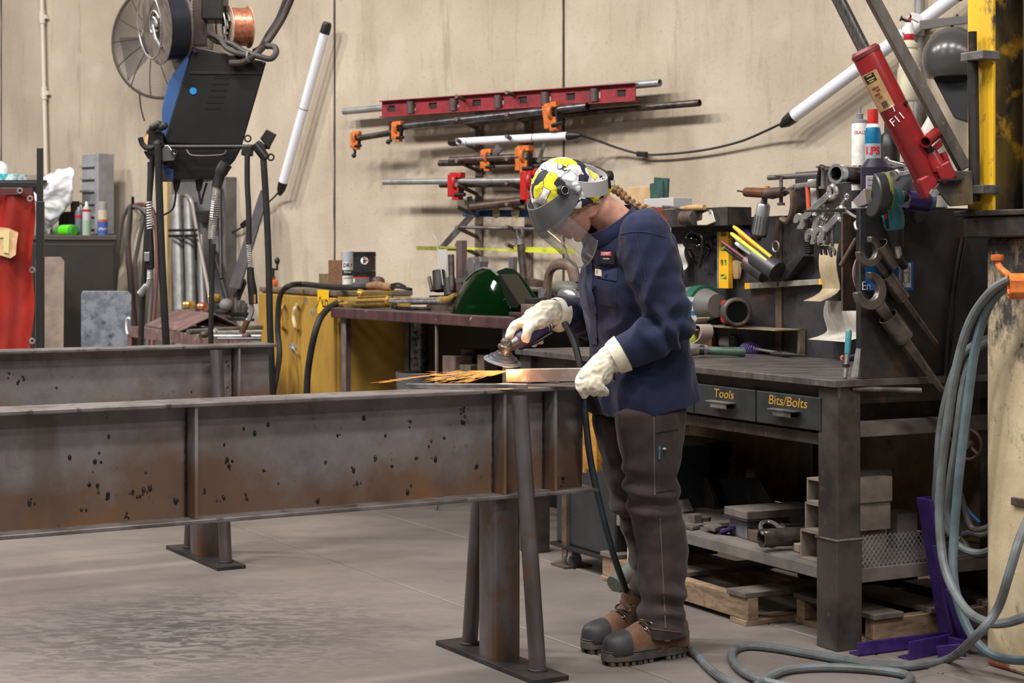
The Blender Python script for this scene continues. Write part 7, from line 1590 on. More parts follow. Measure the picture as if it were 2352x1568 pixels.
pipe_clamp('orange ring clamp with dark lever, right one of the short pipe row',(1208,357),.034,ORANGE,off=.2,plate=[(1232,372),(1246,330),(1252,330),(1240,374)])
pipe_clamp('red pipe clamp, left one on the long grey pipe',(1052,418),.034,REDP,off=.2)
pipe_clamp('red pipe clamp, right one beside the bandana',(1226,416),.042,REDP,off=.2)
wpipe('steel_pipe','dark back pipe of the short fourth row of the rack',(1010,375),(1275,368),.020,PIPE,.14)
wpipe('steel_pipe','brown front pipe of the short fourth row of the rack',(1035,368),(1196,361),.022,mat('brown_pipe',S(112,96,92),.4,.7,S(84,70,66),14),.21)
wpipe('steel_pipe','long grey pipe through the red clamps on the rack',(882,418),(1240,414),.019,GALV,.2)
wpipe('steel_pipe','dark pipe behind the red clamps on the rack',(1012,425),(1236,422),.017,PIPE,.12)
wpipe('steel_pipe','short brown pipe slanting on the rack below the red clamps',(1084,476),(1200,462),.026,mat('brown_pipe2',S(112,92,84),.4,.6,S(88,72,66),12),.2)
LAMPW=mat('lamp_diffuser',S(226,228,236),.35)
def tube_lamp(label,p0,p1,r,off,caps):
 t=thing('tube_lamp',label,'lamp',WP(*p0,off));a,b=WP(*p0,off),WP(*p1,off);d=(b-a).normalized()
 s=MB();s.cyl(a,b,r,n=22);mk('diffuser',s,LAMPW,t)
 s=MB();s.tube([b-d*.005,b+d*.05,b+d*.07],[r*1.06,r*1.02,r*.8],18);mk('end_cap',s,BLACKP,t)
 s=MB();s.tube([a+d*.005,a-d*.05,a-d*.09],[r*1.05,r*.9,r*.35],18);mk('cord_cap',s,BLACKP,t)
 for k in caps:s=MB();s.torus(fr(a+(b-a)*k,d.orthogonal(),d.cross(d.orthogonal()),d),r*1.02,.003,20,6);mk('clip',s,BSTEEL,t)
 return t
tube_lamp('white tube work lamp leaning on the wall at left with cord below',(650,420),(746,75),.032,.10,(.5,))
tube_lamp('large white tube work lamp slanting behind the red ram',(1822,268),(2200,-12),.034,.12,(.7,))
tube_lamp('white tube work lamp lying on the wall rack pegs',(1306,312),(1052,326),.024,.2,(.3,.9))
hose('black lamp cord sagging from the rack lamp to the slanting lamp',[WP(1330,310,.2),WP(1370,322,.12),WP(1420,340,.06),WP(1475,354,.04),WP(1530,354,.04),WP(1620,344,.04),WP(1700,325,.05),WP(1760,300,.08),WP(1806,278,.12)],.0065,RUBBER,name='cord')
s=MB();s.cbox(fr(WP(1475,354,.04),wX,UP)@Matrix.Rotation(-.1,4,'Z'),(.065,.032,.03));one('cord_switch',s,BLACKP,'small black inline switch on the sagging lamp cord','switch',sm=0,bev=.005)
hose('black cord from the left tube lamp down the wall to the grey column',[WP(648,430,.1),WP(632,450,.06),WP(600,480,.05),WP(568,510,.05),WP(545,528,.04),WP(505,545,.04)],.006,RUBBER,name='cord')
s=MB();s.cbox(fr(WP(562,514,.05),wX,UP)@Matrix.Rotation(.5,4,'Z'),(.07,.035,.03));one('cord_switch',s,BLACKP,'small black inline switch on the left lamp cord','switch',sm=0,bev=.005)
t=thing('blue_level','blue box level with round vials on the rack by the visor','level',WP(1150,500))
BLUE=mat('level_blue',S(44,76,124),.45,0,S(34,60,100),20)
s=MB();tr(s,[(1062,480),(1240,484),(1240,499),(1062,497)],lambda x,y:WP(x,y,.14),wY*.03);mk('body',s,BLUE,t,sm=0,bev=.002)
for px in(1140,1184):s=MB();c=WP(px,489,.145);s.torus(fr(c,wX,UP),.026,.006,20,6);s.cyl(c,c+wY*.01,.022,n=18);mk('vial',s,mat('vial_amber',S(190,172,130),.3),t)
t=thing('steel_angle','grey bent flat bar hanging diagonally at the left of the rack','bar',WP(1040,520))
s=MB();tr(s,[(1008,566),(1074,492),(1090,496),(1024,566)],lambda x,y:WP(x,y,.2),wY*.01);mk('lower_leg',s,STEEL,t,sm=0,bev=.002)
s=MB();tr(s,[(1074,492),(1072,452),(1082,450),(1090,496)],lambda x,y:WP(x,y,.2),wY*.01);mk('upper_leg',s,DSTEEL,t,sm=0,bev=.002)
s=MB();s.cyl(WP(1056,522,.2),WP(1240,526,.2),.010);one('steel_rod',s,STEEL,'thin bar across the lowest pegs of the rack','bar')
t=thing('folding_rule','long yellow rule lying across the bottom pegs of the rack','rule',WP(1100,572))
YR=NT('yellow_rule');_x=YR.sep();_w=YR.n('ShaderNodeTexWave');_w.inputs['Scale'].default_value=14;YR.l(YR.co,_w.inputs['Vector']);YR=YR.out(YR.mix(YR.ramp(YR.noise(5,5),.5,.62),S(206,208,62),S(150,146,50)),.5,0)
s=MB();tr(s,[(955,565),(1052,567),(1052,576),(957,574)],lambda x,y:WP(x,y,.22),wY*.004);mk('left_blade',s,mat('rule_olive',S(140,138,52),.5,0,S(110,106,48),20),t,sm=0)
s=MB();tr(s,[(1010,565),(1320,578),(1320,584),(1010,570)],lambda x,y:WP(x,y,.23),wY*.004);mk('upper_edge',s,YR,t,sm=0)
s=MB();tr(s,[(1180,566),(1320,570),(1320,580),(1180,572)],lambda x,y:WP(x,y,.22),wY*.004);mk('right_blade',s,YR,t,sm=0)
t=thing('hanging_pipe','grey pipe with forked top hanging from the rack above the scrap heap','pipe',WP(1203,630))
s=MB();s.pipe(WP(1196,560,.24),WP(1203,640,.24),.022,.004,20);mk('tube',s,PIPE,t);s=MB();s.tube([WP(1195,562,.24),WP(1194,548,.24)],[.03,.026],16);mk('collar',s,STEEL,t)
for dx in(-5,6):s=MB();s.tube(spl([WP(1194,550,.24),WP(1194+dx,540,.24),WP(1193+dx,524,.24)],4),.009,8);mk('fork',s,STEEL,t)
FB=mat('feeder_black',S(17,16,16),.4,.1,S(25,23,22),6,bump=.04);FBLUE=mat('feeder_blue',S(50,82,130),.4)
Y0=7.95
fd=lambda x,y,o=0:D(x,y,Y0+o)
fed=thing('wire_feeder','black welding wire feeder with two wire spools hanging from a boom','welder',fd(480,410))
s=MB();tr(s,[(444,106),(612,142),(556,334),(382,330),(378,318)],fd,V((-.004,.02,0)));mk('front_panel',s,FB,fed,sm=0,bev=.006)
s=MB();tr(s,[(444,106),(380,320),(372,310),(372,250),(388,182)],lambda x,y:fd(x,y,.02),V((-.04,.24,0)));mk('side_panel',s,FBLUE,fed,sm=0,bev=.004)
s=MB();tr(s,[(446,112),(608,146),(552,330),(386,326)],lambda x,y:fd(x,y,.02),V((-.085,.26,0)));mk('case',s,FB,fed,sm=0,bev=.004)
s=MB();tr(s,[(437,163),(603,165),(601,171),(435,169)],lambda x,y:fd(x,y,-.006),V((0,.006,0)));mk('crease',s,BLACKP,fed,sm=0)
for k in range(6):s=MB();x0=494-3.8*k;y0=178+14.2*k;tr(s,[(x0-3,y0-2),(x0+34,y0-2),(x0+33,y0+2),(x0-4,y0+2)],lambda x,y:fd(x,y,-.002),V((0,.004,0)));mk('louvre',s,mat('slot_black',S(6,6,6),.9),fed,sm=0)
s=MB();c=fd(444,209);s.cyl(c+V((0,.0,0)),c-V((0,.004,0)),.016,n=20);mk('blue_dot',s,mat('dot_blue',S(24,130,190),.4),fed)
s=MB();s.cyl(fd(448,115,0),fd(448,115,-.03),.012);mk('corner_stud',s,DSTEEL,fed)
s=MB();tr(s,[(372,335),(556,338),(540,368),(500,412),(386,412),(372,372)],fd,V((-.085,.26,0)));mk('bottom_box',s,FB,fed,sm=0,bev=.006)
s=MB();tr(s,[(371,378),(386,412),(398,412),(398,390)],lambda x,y:fd(x,y,-.01),V((0,.3,0)));mk('lower_panel',s,FBLUE,fed,sm=0,bev=.003)
s=MB();s.cyl(fd(330,338,-.06),fd(620,337,-.06),.011);mk('cross_bar',s,BLACKP,fed)
s=MB();s.tube(spl([fd(428,334,-.05),fd(432,350,-.07),fd(448,358,-.08),fd(510,356,-.08),fd(520,344,-.06),fd(522,334,-.05)],5),.006,8);mk('pull_handle',s,DSTEEL,fed)
s=MB();s.tube(spl([fd(322,316,-.1),fd(328,332,-.1),fd(342,341,-.1),fd(362,334,-.08)],5),.012,10);mk('hook',s,DSTEEL,fed)
s=MB();tr(s,[(370,335),(386,332),(404,355),(400,368),(372,370)],lambda x,y:fd(x,y,-.09),V((0,.05,0)));mk('connector',s,mat('bright_connector',S(150,146,144),.3,.9),fed,sm=0,bev=.004)
s=MB();s.torus(fr(fd(400,350,-.1),V((1,0,0)),UP),.012,.004,16,6);s.torus(fr(fd(569,318,-.06),V((1,0,0)),UP),.014,.004,16,6);s.torus(fr(fd(622,361,-.06),V((1,0,0)),UP),.014,.004,16,6);mk('ring',s,DSTEEL,fed,kind='stuff')
s=MB();tr(s,[(597,318),(612,296),(634,308),(616,342)],lambda x,y:fd(x,y,-.08),V((0,.03,0)));mk('paddle',s,BLACKP,fed,sm=0,bev=.004)
s=MB();tr(s,[(556,334),(580,334),(578,358),(553,356)],lambda x,y:fd(x,y,-.09),V((0,.05,0)));s.cyl(fd(585,330,-.1),fd(612,365,-.1),.022);mk('cable_bracket',s,BLACKP,fed,sm=30,bev=.004)
s=MB();tr(s,[(336,300),(346,288),(374,305),(378,360),(340,366),(330,350)],lambda x,y:fd(x,y,-.02),V((0,.12,0)));cbx=mk('control_box',s,BLACKP,fed,sm=0,bev=.006)
s=MB();tr(s,[(334,304),(341,309),(337,348),(331,346)],lambda x,y:fd(x,y,-.026),V((0,.006,0)));mk('warning_label',s,mat('label_cream',S(206,170,120),.6,0,S(170,60,40),60),cbx,sm=0)
s=MB()
for k in range(5):s.ell(Matrix.Translation(fd(352+6*k,292-3*(k%3),-.05)),(.02,.018,.018),10,6)
mk('plugs',s,RUBBER,cbx,kind='stuff')
s=MB();s.box(fr(fd(461,106,.12),V((1,0,0)),V((0,1,0)),UP),(-.033,-.03,0),(.033,.03,.6));mk('post',s,mat('post_steel',S(92,74,70),.4,.4,S(70,66,72),6),fed,sm=0,bev=.004)
s=MB();s.box(fr(fd(494,40,.1),V((1,0,0)),V((0,1,0)),UP),(-.05,-.08,-.02),(.05,.08,.3));mk('drive_housing',s,BLACKP,fed,sm=0,bev=.008)
def spool(label,c,ax,r,w_,rimm,wirem,core):
 t=thing('wire_spool',label,'spool',c-UP*r,'wire spools on the feeder');x=ax.orthogonal().normalized();y=ax.cross(x);F=fr(c,x,y,ax)
 for z in(-w_/2,w_/2-.004):s=MB();s.lathe(F,[(.022,z),(r,z),(r,z+.004),(.022,z+.004),(.022,z)],44);mk('flange',s,rimm,t)
 s=MB();s.lathe(F,[(.03,-w_/2+.004)]+[(r*.9+.0012*(k%2),-w_/2+.005+(w_-.01)*k/24) for k in range(25)]+[(.03,w_/2-.004)],44);mk('wire',s,wirem,t)
 s=MB();s.lathe(F,[(0,-w_/2-.02),(.018,-w_/2-.02),(.02,w_/2+.02),(0,w_/2+.02)],20);h_=mk('hub',s,core,t)
 s=MB();s.torus(F@Matrix.Translation((0,0,w_/2+.012)),.032,.007,24,8,20,340);s.torus(F@Matrix.Translation((0,0,w_/2+.008)),.062,.005,30,8,60,250);s.tube([F@V((.0,0,w_/2+.02)),F@V((.05,-.04,w_/2+.02)),F@V((.10,-.06,w_/2+.008))],.009,8);mk('keeper',s,BSTEEL,t)
 s=MB();s.torus(F@Matrix.Translation((0,0,w_/2+.035)),r*.82,.004,36,6);mk('guard_hoop',s,BSTEEL,t)
 return t
axA=V((-.82,-.50,-.12)).normalized();spool('black flanged wire spool with chrome keeper at left of the feeder',fd(385,55,.05),axA,.185,.105,mat('spool_plate',S(120,108,98),.5,.2,S(92,84,78),16),mat('dark_wire',S(58,60,68),.3,.5),CHROME)
axB=V((-.9,-.42,-.05)).normalized()
spool('copper wire spool with cardboard flanges at right of the feeder',fd(548,62,.12),axB,.098,.10,mat('spool_card',S(196,172,150),.7,0,S(168,140,118),20),COPPER,BLACKP)
fc=lambda pts,r,lb,m=RUBBER,nm='cable',g=None:hose(lb,[fd(*q) for q in pts],r,m,g,name=nm)
fc([(672,-10,.1),(650,40,.1),(622,85,.05),(606,105,.02),(590,122,-.05),(560,142,-.05),(528,145,-.04)],.016,'bundle of brown cables rising to the top right of the feeder',mat('brown_cable',S(58,46,42),.6))
fc([(660,-10,.12),(640,42,.12),(616,80,.08),(600,108,.0),(585,118,-.04)],.014,'second cable twisted with the rising bundle',RUBBER)
fc([(480,80,.1),(500,95,.02),(530,100,-.02),(560,118,-.04),(590,128,-.06),(620,135,-.05),(634,122,-.02),(630,108,0),(612,106,.02)],.014,'thick grey cable lying along the feeder top and looping at right',mat('grey_cable',S(60,56,54),.6))
fc([(484,78,.06),(505,90,-.02),(520,110,-.05),(545,122,-.06),(575,128,-.05)],.012,'thinner grey cable under the loop on the feeder top',mat('grey_cable2',S(72,68,66),.6))
s=MB();s.torus(fr(fd(572,130,-.06),V((.3,.9,0)),UP),.022,.005,16,6);one('zip_tie',s,mat('grey_tie',S(130,124,116),.6),'grey tie round the cables at the feeder corner','tie')
fc([(372,335,-.08),(362,330,-.1),(363,345,-.1),(366,450,-.08),(372,600,-.06),(378,720,-.05),(384,830,-.02)],.0175,'straight grey black cable hanging down at the left of the feeder')
fc([(350,360,-.04),(346,420,-.04),(338,520,-.03),(332,620,-.03),(326,720,-.02),(322,830,-.0)],.013,'black cable hanging left of the straight cable',RUBBER)
fc([(568,352,-.08),(568,420,-.08),(571,480,-.08),(572,560,-.08)],.0125,'cable running down to the right hand torch')
fc([(590,328,-.1),(602,340,-.1),(606,380,-.1),(612,480,-.09),(617,600,-.08),(620,740,-.07),(624,840,-.05),(628,930,.0)],.015,'long black cable hanging at the right of the feeder past the beam end')
fc([(490,560,-.05),(487,640,-.04),(485,720,-.04),(484,830,-.02)],.012,'black cable below the long chrome spring')
def spring(s,p0,p1,r,turns,wr,k=8):
 d=(p1-p0).normalized();a=d.orthogonal().normalized();b=d.cross(a);n=int(turns*k)
 s.tube([p0.lerp(p1,i/n)+a*r*math.cos(2*math.pi*i/k)+b*r*math.sin(2*math.pi*i/k) for i in range(n+1)],wr,5)
t=thing('welding_torch','left welding torch with bent grey neck hanging under the feeder','torch',fd(330,700));o=-.07
s=MB();s.tube(spl([fd(345,372,o),fd(345,400,o),fd(343,462,o)],4),.013,10);mk('cable',s,RUBBER,t)
s=MB();spring(s,fd(343,460,o),fd(344,525,o),.014,11,.0032);mk('strain_spring',s,BSTEEL,t)
s=MB();s.tube([fd(344,520,o),fd(345,560,o),fd(345,600,o),fd(345,616,o)],[.013,.017,.019,.02],14);mk('handle',s,BLACKP,t)
s=MB();s.box(fr(fd(338,590,o-.02),V((1,0,0)),V((0,1,0)),UP),(-.012,-.01,-.02),(.012,.01,.022));mk('trigger',s,BSTEEL,t,sm=0,bev=.003)
s=MB();spring(s,fd(345,616,o),fd(344,640,o),.013,7,.003);s.tube(spl([fd(344,638,o),fd(342,650,o),fd(336,660,o)],4),.013,10);s.cyl(fd(338,656,o),fd(321,676,o),.017);mk('neck',s,BSTEEL,t)
t=thing('welding_torch','right welding torch with black grip and brass nozzle hanging above the beam end','torch',fd(560,770));o=-.08
s=MB();spring(s,fd(571,560,o),fd(575,616,o),.0105,13,.0028);mk('strain_spring',s,BSTEEL,t)
s=MB();s.tube([fd(575,614,o),fd(576,640,o),fd(580,668,o),fd(582,698,o)],[.015,.018,.021,.02],14);mk('handle',s,BLACKP,t)
s=MB();s.box(fr(fd(585,686,o-.02),V((1,0,0)),V((0,1,0)),UP),(-.004,-.004,-.02),(.005,.004,.02));mk('mark',s,mat('amber_mark',S(150,104,40),.5),t,sm=0)
s=MB();s.tube(spl([fd(577,698,o),fd(579,712,o),fd(574,728,o),fd(566,738,o)],5),.0105,12);mk('neck',s,CHROME,t)
s=MB();s.cyl(fd(569,735,o),fd(555,764,o),.0135);mk('nozzle',s,mat('nozzle_brass',S(150,116,88),.3,.9),t)
t=thing('spring_hose','long chrome spring covered hose hanging from the feeder','hose',fd(485,560));o=-.05
s=MB();s.tube(spl([fd(520,375,o),fd(508,395,o),fd(497,430,o)],4),[.03]*5+[.024]*4,12);mk('boot',s,RUBBER,t)
s=MB();cs=spl([fd(497,425,o),fd(494,460,o),fd(489,510,o),fd(486,548,o)],6);s.tube(cs,.0125,10);mk('core',s,BLACKP,t)
s=MB();n=30*8;pts=[]
for i in range(n+1):
 u=i/n*(len(cs)-1);j=min(int(u),len(cs)-2);p=cs[j].lerp(cs[j+1],u-j);a=2*math.pi*i/8;pts.append(p+V((.017*math.cos(a),.017*math.sin(a),0)))
s.tube(pts,.0034,5);mk('spring',s,CHROME,t)
for(x,y0,y1,lb) in((406,412,440,'short stubby cable plug under the feeder, left'),(458,412,440,'short stubby cable plug under the feeder, right')):
 s=MB();s.tube([fd(x,y0,.05),fd(x-1,y1-10,.05),fd(x-2,y1,.05)],[.02,.014,.008],10);one('cable_plug',s,RUBBER,lb,'plug')
fc([(404,440,.05),(402,460,.05),(396,480,.05),(375,493,.05),(355,490,.05)],.005,'thin black wire curving left under the feeder',RUBBER,'wire')
fc([(457,440,.05),(459,455,.05),(462,468,.05),(466,450,.05),(475,420,.05)],.005,'thin black wire loop under the feeder',RUBBER,'wire')
fan=thing('wall_fan','large wire cage fan on the wall behind the feeder','fan',WL(372,235,.3))
fcn=WL(372,92,.38);FF=fr(fcn,(wX*.94+wY*.25).normalized(),UP);FF=fr(fcn,V((.93,-.36,0)).normalized(),UP);RR=.405
FANM=mat('fan_wire',S(84,76,70),.45,.4);s=MB()
for k in range(26):
 r_=RR*(.30+.70*k/25);zz=.10*(1-(r_/RR)**2.2);s.torus(FF@Matrix.Translation((0,0,zz)),r_,.0032,56,4)
mk('cage_rings',s,FANM,fan,sm=0,kind='stuff')
s=MB();s.torus(FF,RR,.012,64,8);mk('rim',s,FANM,fan)
for k in range(14):
 a=2*math.pi*k/14;s=MB();s.tube([FF@V((r_*math.cos(a),r_*math.sin(a),.10*(1-(r_/RR)**2.2)+.003)) for r_ in[RR*q for q in(.28,.45,.62,.8,.92,1)]],.0035,5);mk('spoke',s,FANM,fan,sm=0)
for k in range(3):
 a=R(20+120*k+60);rings=[]
 for q in(.18,.5,.94):
  da=R(34)*(1.05-.3*q);rings.append([FF@V((RR*q*math.cos(a-da),RR*q*math.sin(a-da),-.05)),FF@V((RR*q*math.cos(a+da),RR*q*math.sin(a+da),.02)),FF@V((RR*q*math.cos(a+da),RR*q*math.sin(a+da),.026)),FF@V((RR*q*math.cos(a-da),RR*q*math.sin(a-da),-.044))])
 s=MB();s.loft(rings);mk('blade',s,mat('fan_blade',S(70,60,54),.5,.2),fan,sm=0)
s=MB();s.lathe(FF,[(0,-.24),(.07,-.24),(.08,-.2),(.08,-.06),(.05,-.02),(.09,.0),(.11,.09),(.06,.105),(0,.105)],28);mk('hub',s,mat('fan_hub',S(90,84,80),.4,.4),fan)
s=MB();s.tube([fcn-FF.col[2].xyz*.2,fcn-FF.col[2].xyz*.28-UP*.05,WL(372,110,.02)],.02,10);mk('wall_arm',s,DSTEEL,fan)
hose('thin black pull cord dangling from the fan cage',[WL(320,205,.35),WL(322,235,.35),WL(326,258,.34),WL(332,278,.32)],.005,RUBBER,name='cord')
def wbox(name,label,cat,px0,px1,py0,py1,off,dep,m,bev=.003):
 a,b=WL(px0,py1,off),WL(px1,py1,off);h=(py1-py0)/FPX*(a.y+b.y)/2
 s=MB();s.box(fr(V((a.x,a.y,min(a.z,b.z))),wX,wY,UP),(0,0,0),((b-a).length,dep,h));return one(name,s,m,label,cat,sm=0,bev=bev)
def ftop(py,p):return H-(py-HY)/FPX*p.y
p0,p1=WL(388,600,.10),WL(518,600,.10);s=MB();s.box(fr(V((p0.x,p0.y,0)),wX,wY,UP),(0,0,0),((p1-p0).length,.1,ftop(412,p0)));one('steel_board',s,mat('panel_grey',S(116,114,116),.5,.2,S(96,94,96),6),'tall grey steel panel against the wall behind the silver tubes','panel',sm=0,bev=.003)
p0=WL(383,600,.12);s=MB();s.box(fr(V((p0.x,p0.y,0)),wX,wY,UP),(-.04,-.02,0),(.03,.03,ftop(380,p0)));one('timber_plank',s,mat('cream_timber',S(208,182,138),.7,0,S(184,156,112),10,stretch=(4,4,.5)),'pale upright timber plank at the left edge of the grey panel','plank',sm=0,bev=.002)
for(x0,y0,x1,y1,r,lb,m) in((406,448,414,735,.043,'thick silver tube standing against the grey panel',GALV),(433,455,440,735,.036,'second thinner silver tube right of the thick one',GALV),(419,450,432,715,.012,'thin grey rod between the two silver tubes',DSTEEL),(462,540,466,712,.03,'grey tube behind the spring hose',mat('grey_tube3',S(140,136,136),.4,.6))):
 a,b=WL(x1,y1,.22),WL(x0,y0,.16);d=(a-b);a2=b+d*((b.z-.01)/(b.z-a.z));s=MB();s.cyl(a2,b,r,n=20);tb=one('silver_tube',s,m,lb,'tube','tubes leaning on the grey panel')
s=MB();s.tube(spl([WL(428,448,.2),WL(440,462,.22),WL(447,500,.22),WL(458,560,.22),WL(472,630,.24),WL(482,690,.26),WL(486,760,.3)],6),.014,10);one('silver_hose',s,mat('pale_hose',S(166,156,148),.4,.5),'pale braided hose sweeping down from the silver tubes','hose')
wbox('clamp_strap','dark double strap holding the silver tubes to the panel','strap',386,452,525,531,.27,.01,BLACKP);wbox('clamp_strap','second dark strap just below the first strap','strap',386,452,538,544,.27,.01,BLACKP)
t=thing('pipe_vice','dark pipe support bracket on a grey stand right of the silver tubes','bracket',WL(465,512,.2));s=MB();tr(s,[(450,485),(482,483),(480,512),(458,512)],lambda x,y:WL(x,y,.2),wY*.06);mk('head',s,DSTEEL,t,sm=0,bev=.004);s=MB();s.box(fr(WL(466,512,.16),wX,wY,UP),(-.03,0,-.8),(.03,.03,0));mk('post',s,mat('grey_post',S(120,118,120),.5,.3),t,sm=0)
for(x0,y0,x1,y1,r,lb) in((493,580,532,720,.018,'dark bar leaning right beside the spring hose'),(505,430,508,640,.014,'upright dark tube by the panel edge'),(494,610,520,700,.01,'thin dark rod leaning among the bars')):
 s=MB();s.cyl(WL(x1,y1,.28),WL(x0,y0,.12),r,n=12);one('steel_rod',s,DSTEEL,lb,'rod','rods leaning by the grey panel')
s=MB();tr(s,[(598,436),(607,470),(548,664),(524,660)],lambda x,y:WL(x,y,.12+.25*(y-436)/230),wY*.02);one('steel_plank',s,mat('slate_plank',S(84,80,84),.5,.3,S(70,66,70),6),'long dark pointed steel plank leaning on the wall behind the right torch','plank',sm=0,bev=.003)
s=MB();tr(s,[(546,690),(562,650),(558,640),(538,676)],lambda x,y:WL(x,y,.3),wY*.02);one('steel_strip',s,DSTEEL,'short dark strip beside the foot of the pointed plank','strip',sm=0)
for(x,y,lb) in((467,704,'copper hose fitting lying at the back of the rack bench'),(434,700,'brass fitting at the foot of the thin rod'),(492,684,'brass elbow beside the dark bars')):
 p=WL(x,y,.30);s=MB();s.lathe(fr(p,UP,wY,wX),[(0,-.05),(.02,-.05),(.03,-.03),(.024,-.02),(.032,0),(.024,.02),(.03,.035),(0,.04)],10);one('brass_fitting',s,COPPER if x==467 else BRASS,lb,'fitting')
s=MB();s.cyl(WL(303,472,.0),WL(305,478,.18),.012);s.cyl(WL(305,478,.18),WL(305,452,.2),.011);one('wall_hook',s,DSTEEL,'bent steel hook on the wall carrying the gas hoses','hook')
HM1=mat('hose_grey_l',S(92,86,86),.6);HM2=mat('hose_maroon',S(110,54,52),.6,0,S(84,60,58),12)
for k,(pts,m,lb) in enumerate((([(318,478),(305,470),(290,485),(278,520),(270,600),(262,700),(252,830)],HM1,'grey gas hose looping far left from the wall hook'),([(300,474),(300,500),(296,560),(302,640),(308,720),(312,820)],HM2,'maroon gas hose hanging straight from the wall hook'),([(303,474),(298,490),(292,560),(298,650),(304,760),(308,830)],HM1,'grey twin of the maroon hose on the wall hook'),([(306,470),(322,478),(330,500),(318,560),(310,620),(318,720),(330,800)],HM1,'grey hose crossing behind the left torch'),([(306,472),(330,470),(352,486),(360,540),(360,640),(352,740),(348,820)],HM2,'maroon hose at the right of the hook bundle'),([(308,474),(326,480),(340,500),(346,560),(348,650),(342,740),(336,820)],HM1,'grey hose beside the right maroon hose'))):
 hose(lb,[WL(x,y,.1+.02*k+(.25*max(0,(y-600))/230)) for x,y in pts],.0155,m,'gas hoses on the wall hook')
RZ=.84;A_,B_=Z(293,748,RZ),Z(600,786,RZ);rx=(B_-A_).normalized();ry=V((-rx.y,rx.x,0));RL=(B_-A_).length;RF_=fr(V((A_.x,A_.y,0)),rx,ry,UP)
MAR2=mat('dusty_maroon',S(124,96,92),.6,.1,S(100,74,72),8,c3=S(150,134,128),s3=20)
rb_=thing('rack_bench','dusty maroon angle framed rack bench at left behind the cables','bench',RF_@V((RL/2,.2,0)))
s=MB();s.box(RF_,(0,0,RZ-.07),(RL,.008,RZ));mk('front_rail',s,MAR2,rb_,sm=0,bev=.002);xr_=(RF_.inverted()@hit(592,700,ry,ry.dot(A_)+.42)).x;s=MB();s.prism(RF_,[(0,.008),(RL,.008),(xr_,.42),(0,.42)],RZ-.012,RZ-.004);mk('deck',s,mat('grey_deck',S(120,112,110),.6,.3,S(92,86,84),10),rb_,sm=0)
for(x,y) in((.0,.0),(RL-.08,0),(0,.38),(xr_-.08,.38)):s=MB();s.box(RF_,(x,y,0),(x+.07,y+.008,RZ-.07));s.box(RF_,(x,y,0),(x+.008,y+.06,RZ-.07));mk('leg',s,MAR2,rb_,sm=0)
s=MB();c=A_+UP*.0;s.torus(fr(RF_@V((.06,-.01,RZ+.0)),rx,UP),.055,.007,20,6,60,250);one('white_cord',s,WHITE,'white cord loop at the left corner of the maroon rack bench','cord')
rq=lambda x,y,z=RZ:Z(x,y,z)
t=thing('steel_angle','large maroon angle iron offcut resting on the rack bench','angle',rq(400,745));a,b=rq(332,748),rq(412,762);d=(b-a).normalized();n_=V((-d.y,d.x,0));apex=.10
s=MB();P1,P2=a,b;Q1,Q2=a+n_*.22+UP*.10,b+n_*.22+UP*.10;s.loft([[P1,P2,P2+UP*.008,P1+UP*.008],[Q1,Q2,Q2+UP*.008,Q1+UP*.008]]);mk('near_leg',s,MAR2,t,sm=0);Q3,Q4=a+n_*.42,b+n_*.42
s=MB();s.loft([[Q1,Q2,Q2+UP*.008,Q1+UP*.008],[Q3,Q4,Q4+UP*.008,Q3+UP*.008]]);mk('far_leg',s,MAR2,t,sm=0)
for(x0,y0,x1,y1,r,z,m,lb) in((432,762,600,752,.016,.02,STEEL,'grey bar lying at the back of the rack bench'),(480,765,600,762,.013,.014,CHROME,'bright rod with knob on the rack bench'),(480,772,600,772,.011,.012,BSTEEL,'second bright rod lying on the rack bench'),(500,778,600,778,.009,.010,STEEL,'thin rod at the front of the rack bench'),(455,742,520,740,.02,.03,RUSTY,'rusty bolt bar on the rack bench under the spring hose')):
 s=MB();s.cyl(rq(x0,y0,RZ+z),rq(x1,y1,RZ+z),r,n=12);one('steel_rod',s,m,lb,'rod')
for(x,y,lb) in((492,762,'bright ball knob on the rack bench'),(566,772,'rusty nut on the rack bench under the brass nozzle'),(470,768,'tan wing nut on the front edge of the rack bench')):
 s=MB();c=rq(x,y,RZ+.02);s.ell(Matrix.Translation(c),(.026,.022,.02),12,8);s.cyl(c-rx*.04,c+rx*.04,.008);one('steel_nut',s,CHROME if x==492 else RUSTY,lb,'nut')
t=thing('drill_stand','small rusty rack of short bars at the back of the rack bench','rack',WL(525,730,.3))
for k in range(4):s=MB();s.box(fr(WL(495,735-13*k,.34-.03*k),wX,wY,UP),(0,0,0),(.36-.03*k,.04,.018));mk('bar',s,DSTEEL,t,sm=0)
for k,x in enumerate((530,538,546,554)):s=MB();s.box(fr(WL(x,730,.3),wX,wY,UP),(0,0,0),(.03,.03,.16-.02*k));mk('peg',s,RUSTY if k==0 else STEEL,t,sm=0)
s=MB();s.ell(Matrix.Translation(WL(520,700,.32)),(.05,.05,.045),14,8);mk('ball',s,mat('grey_ball',S(120,116,114),.6),t)
wbox('blue_rag','small blue rag on the rack bench under the bars','rag',470,500,738,746,.42,.06,mat('blue_rag',S(58,62,130),.8))
dc0,dc1=WL(60,537,.62),WL(267,537,.62);DZ=H-(540-HY)/FPX*dc1.y;DFr=fr(V((dc1.x,dc1.y,0)),V((.974,.227,0)),V((-.227,.974,0)),UP)
t=thing('steel_cabinet','dark brown steel cabinet at left behind the welding curtain','cabinet',DFr@V((-.5,.3,0)));CBR=mat('cabinet_brown',S(44,39,35),.5,.1,S(36,32,30),5)
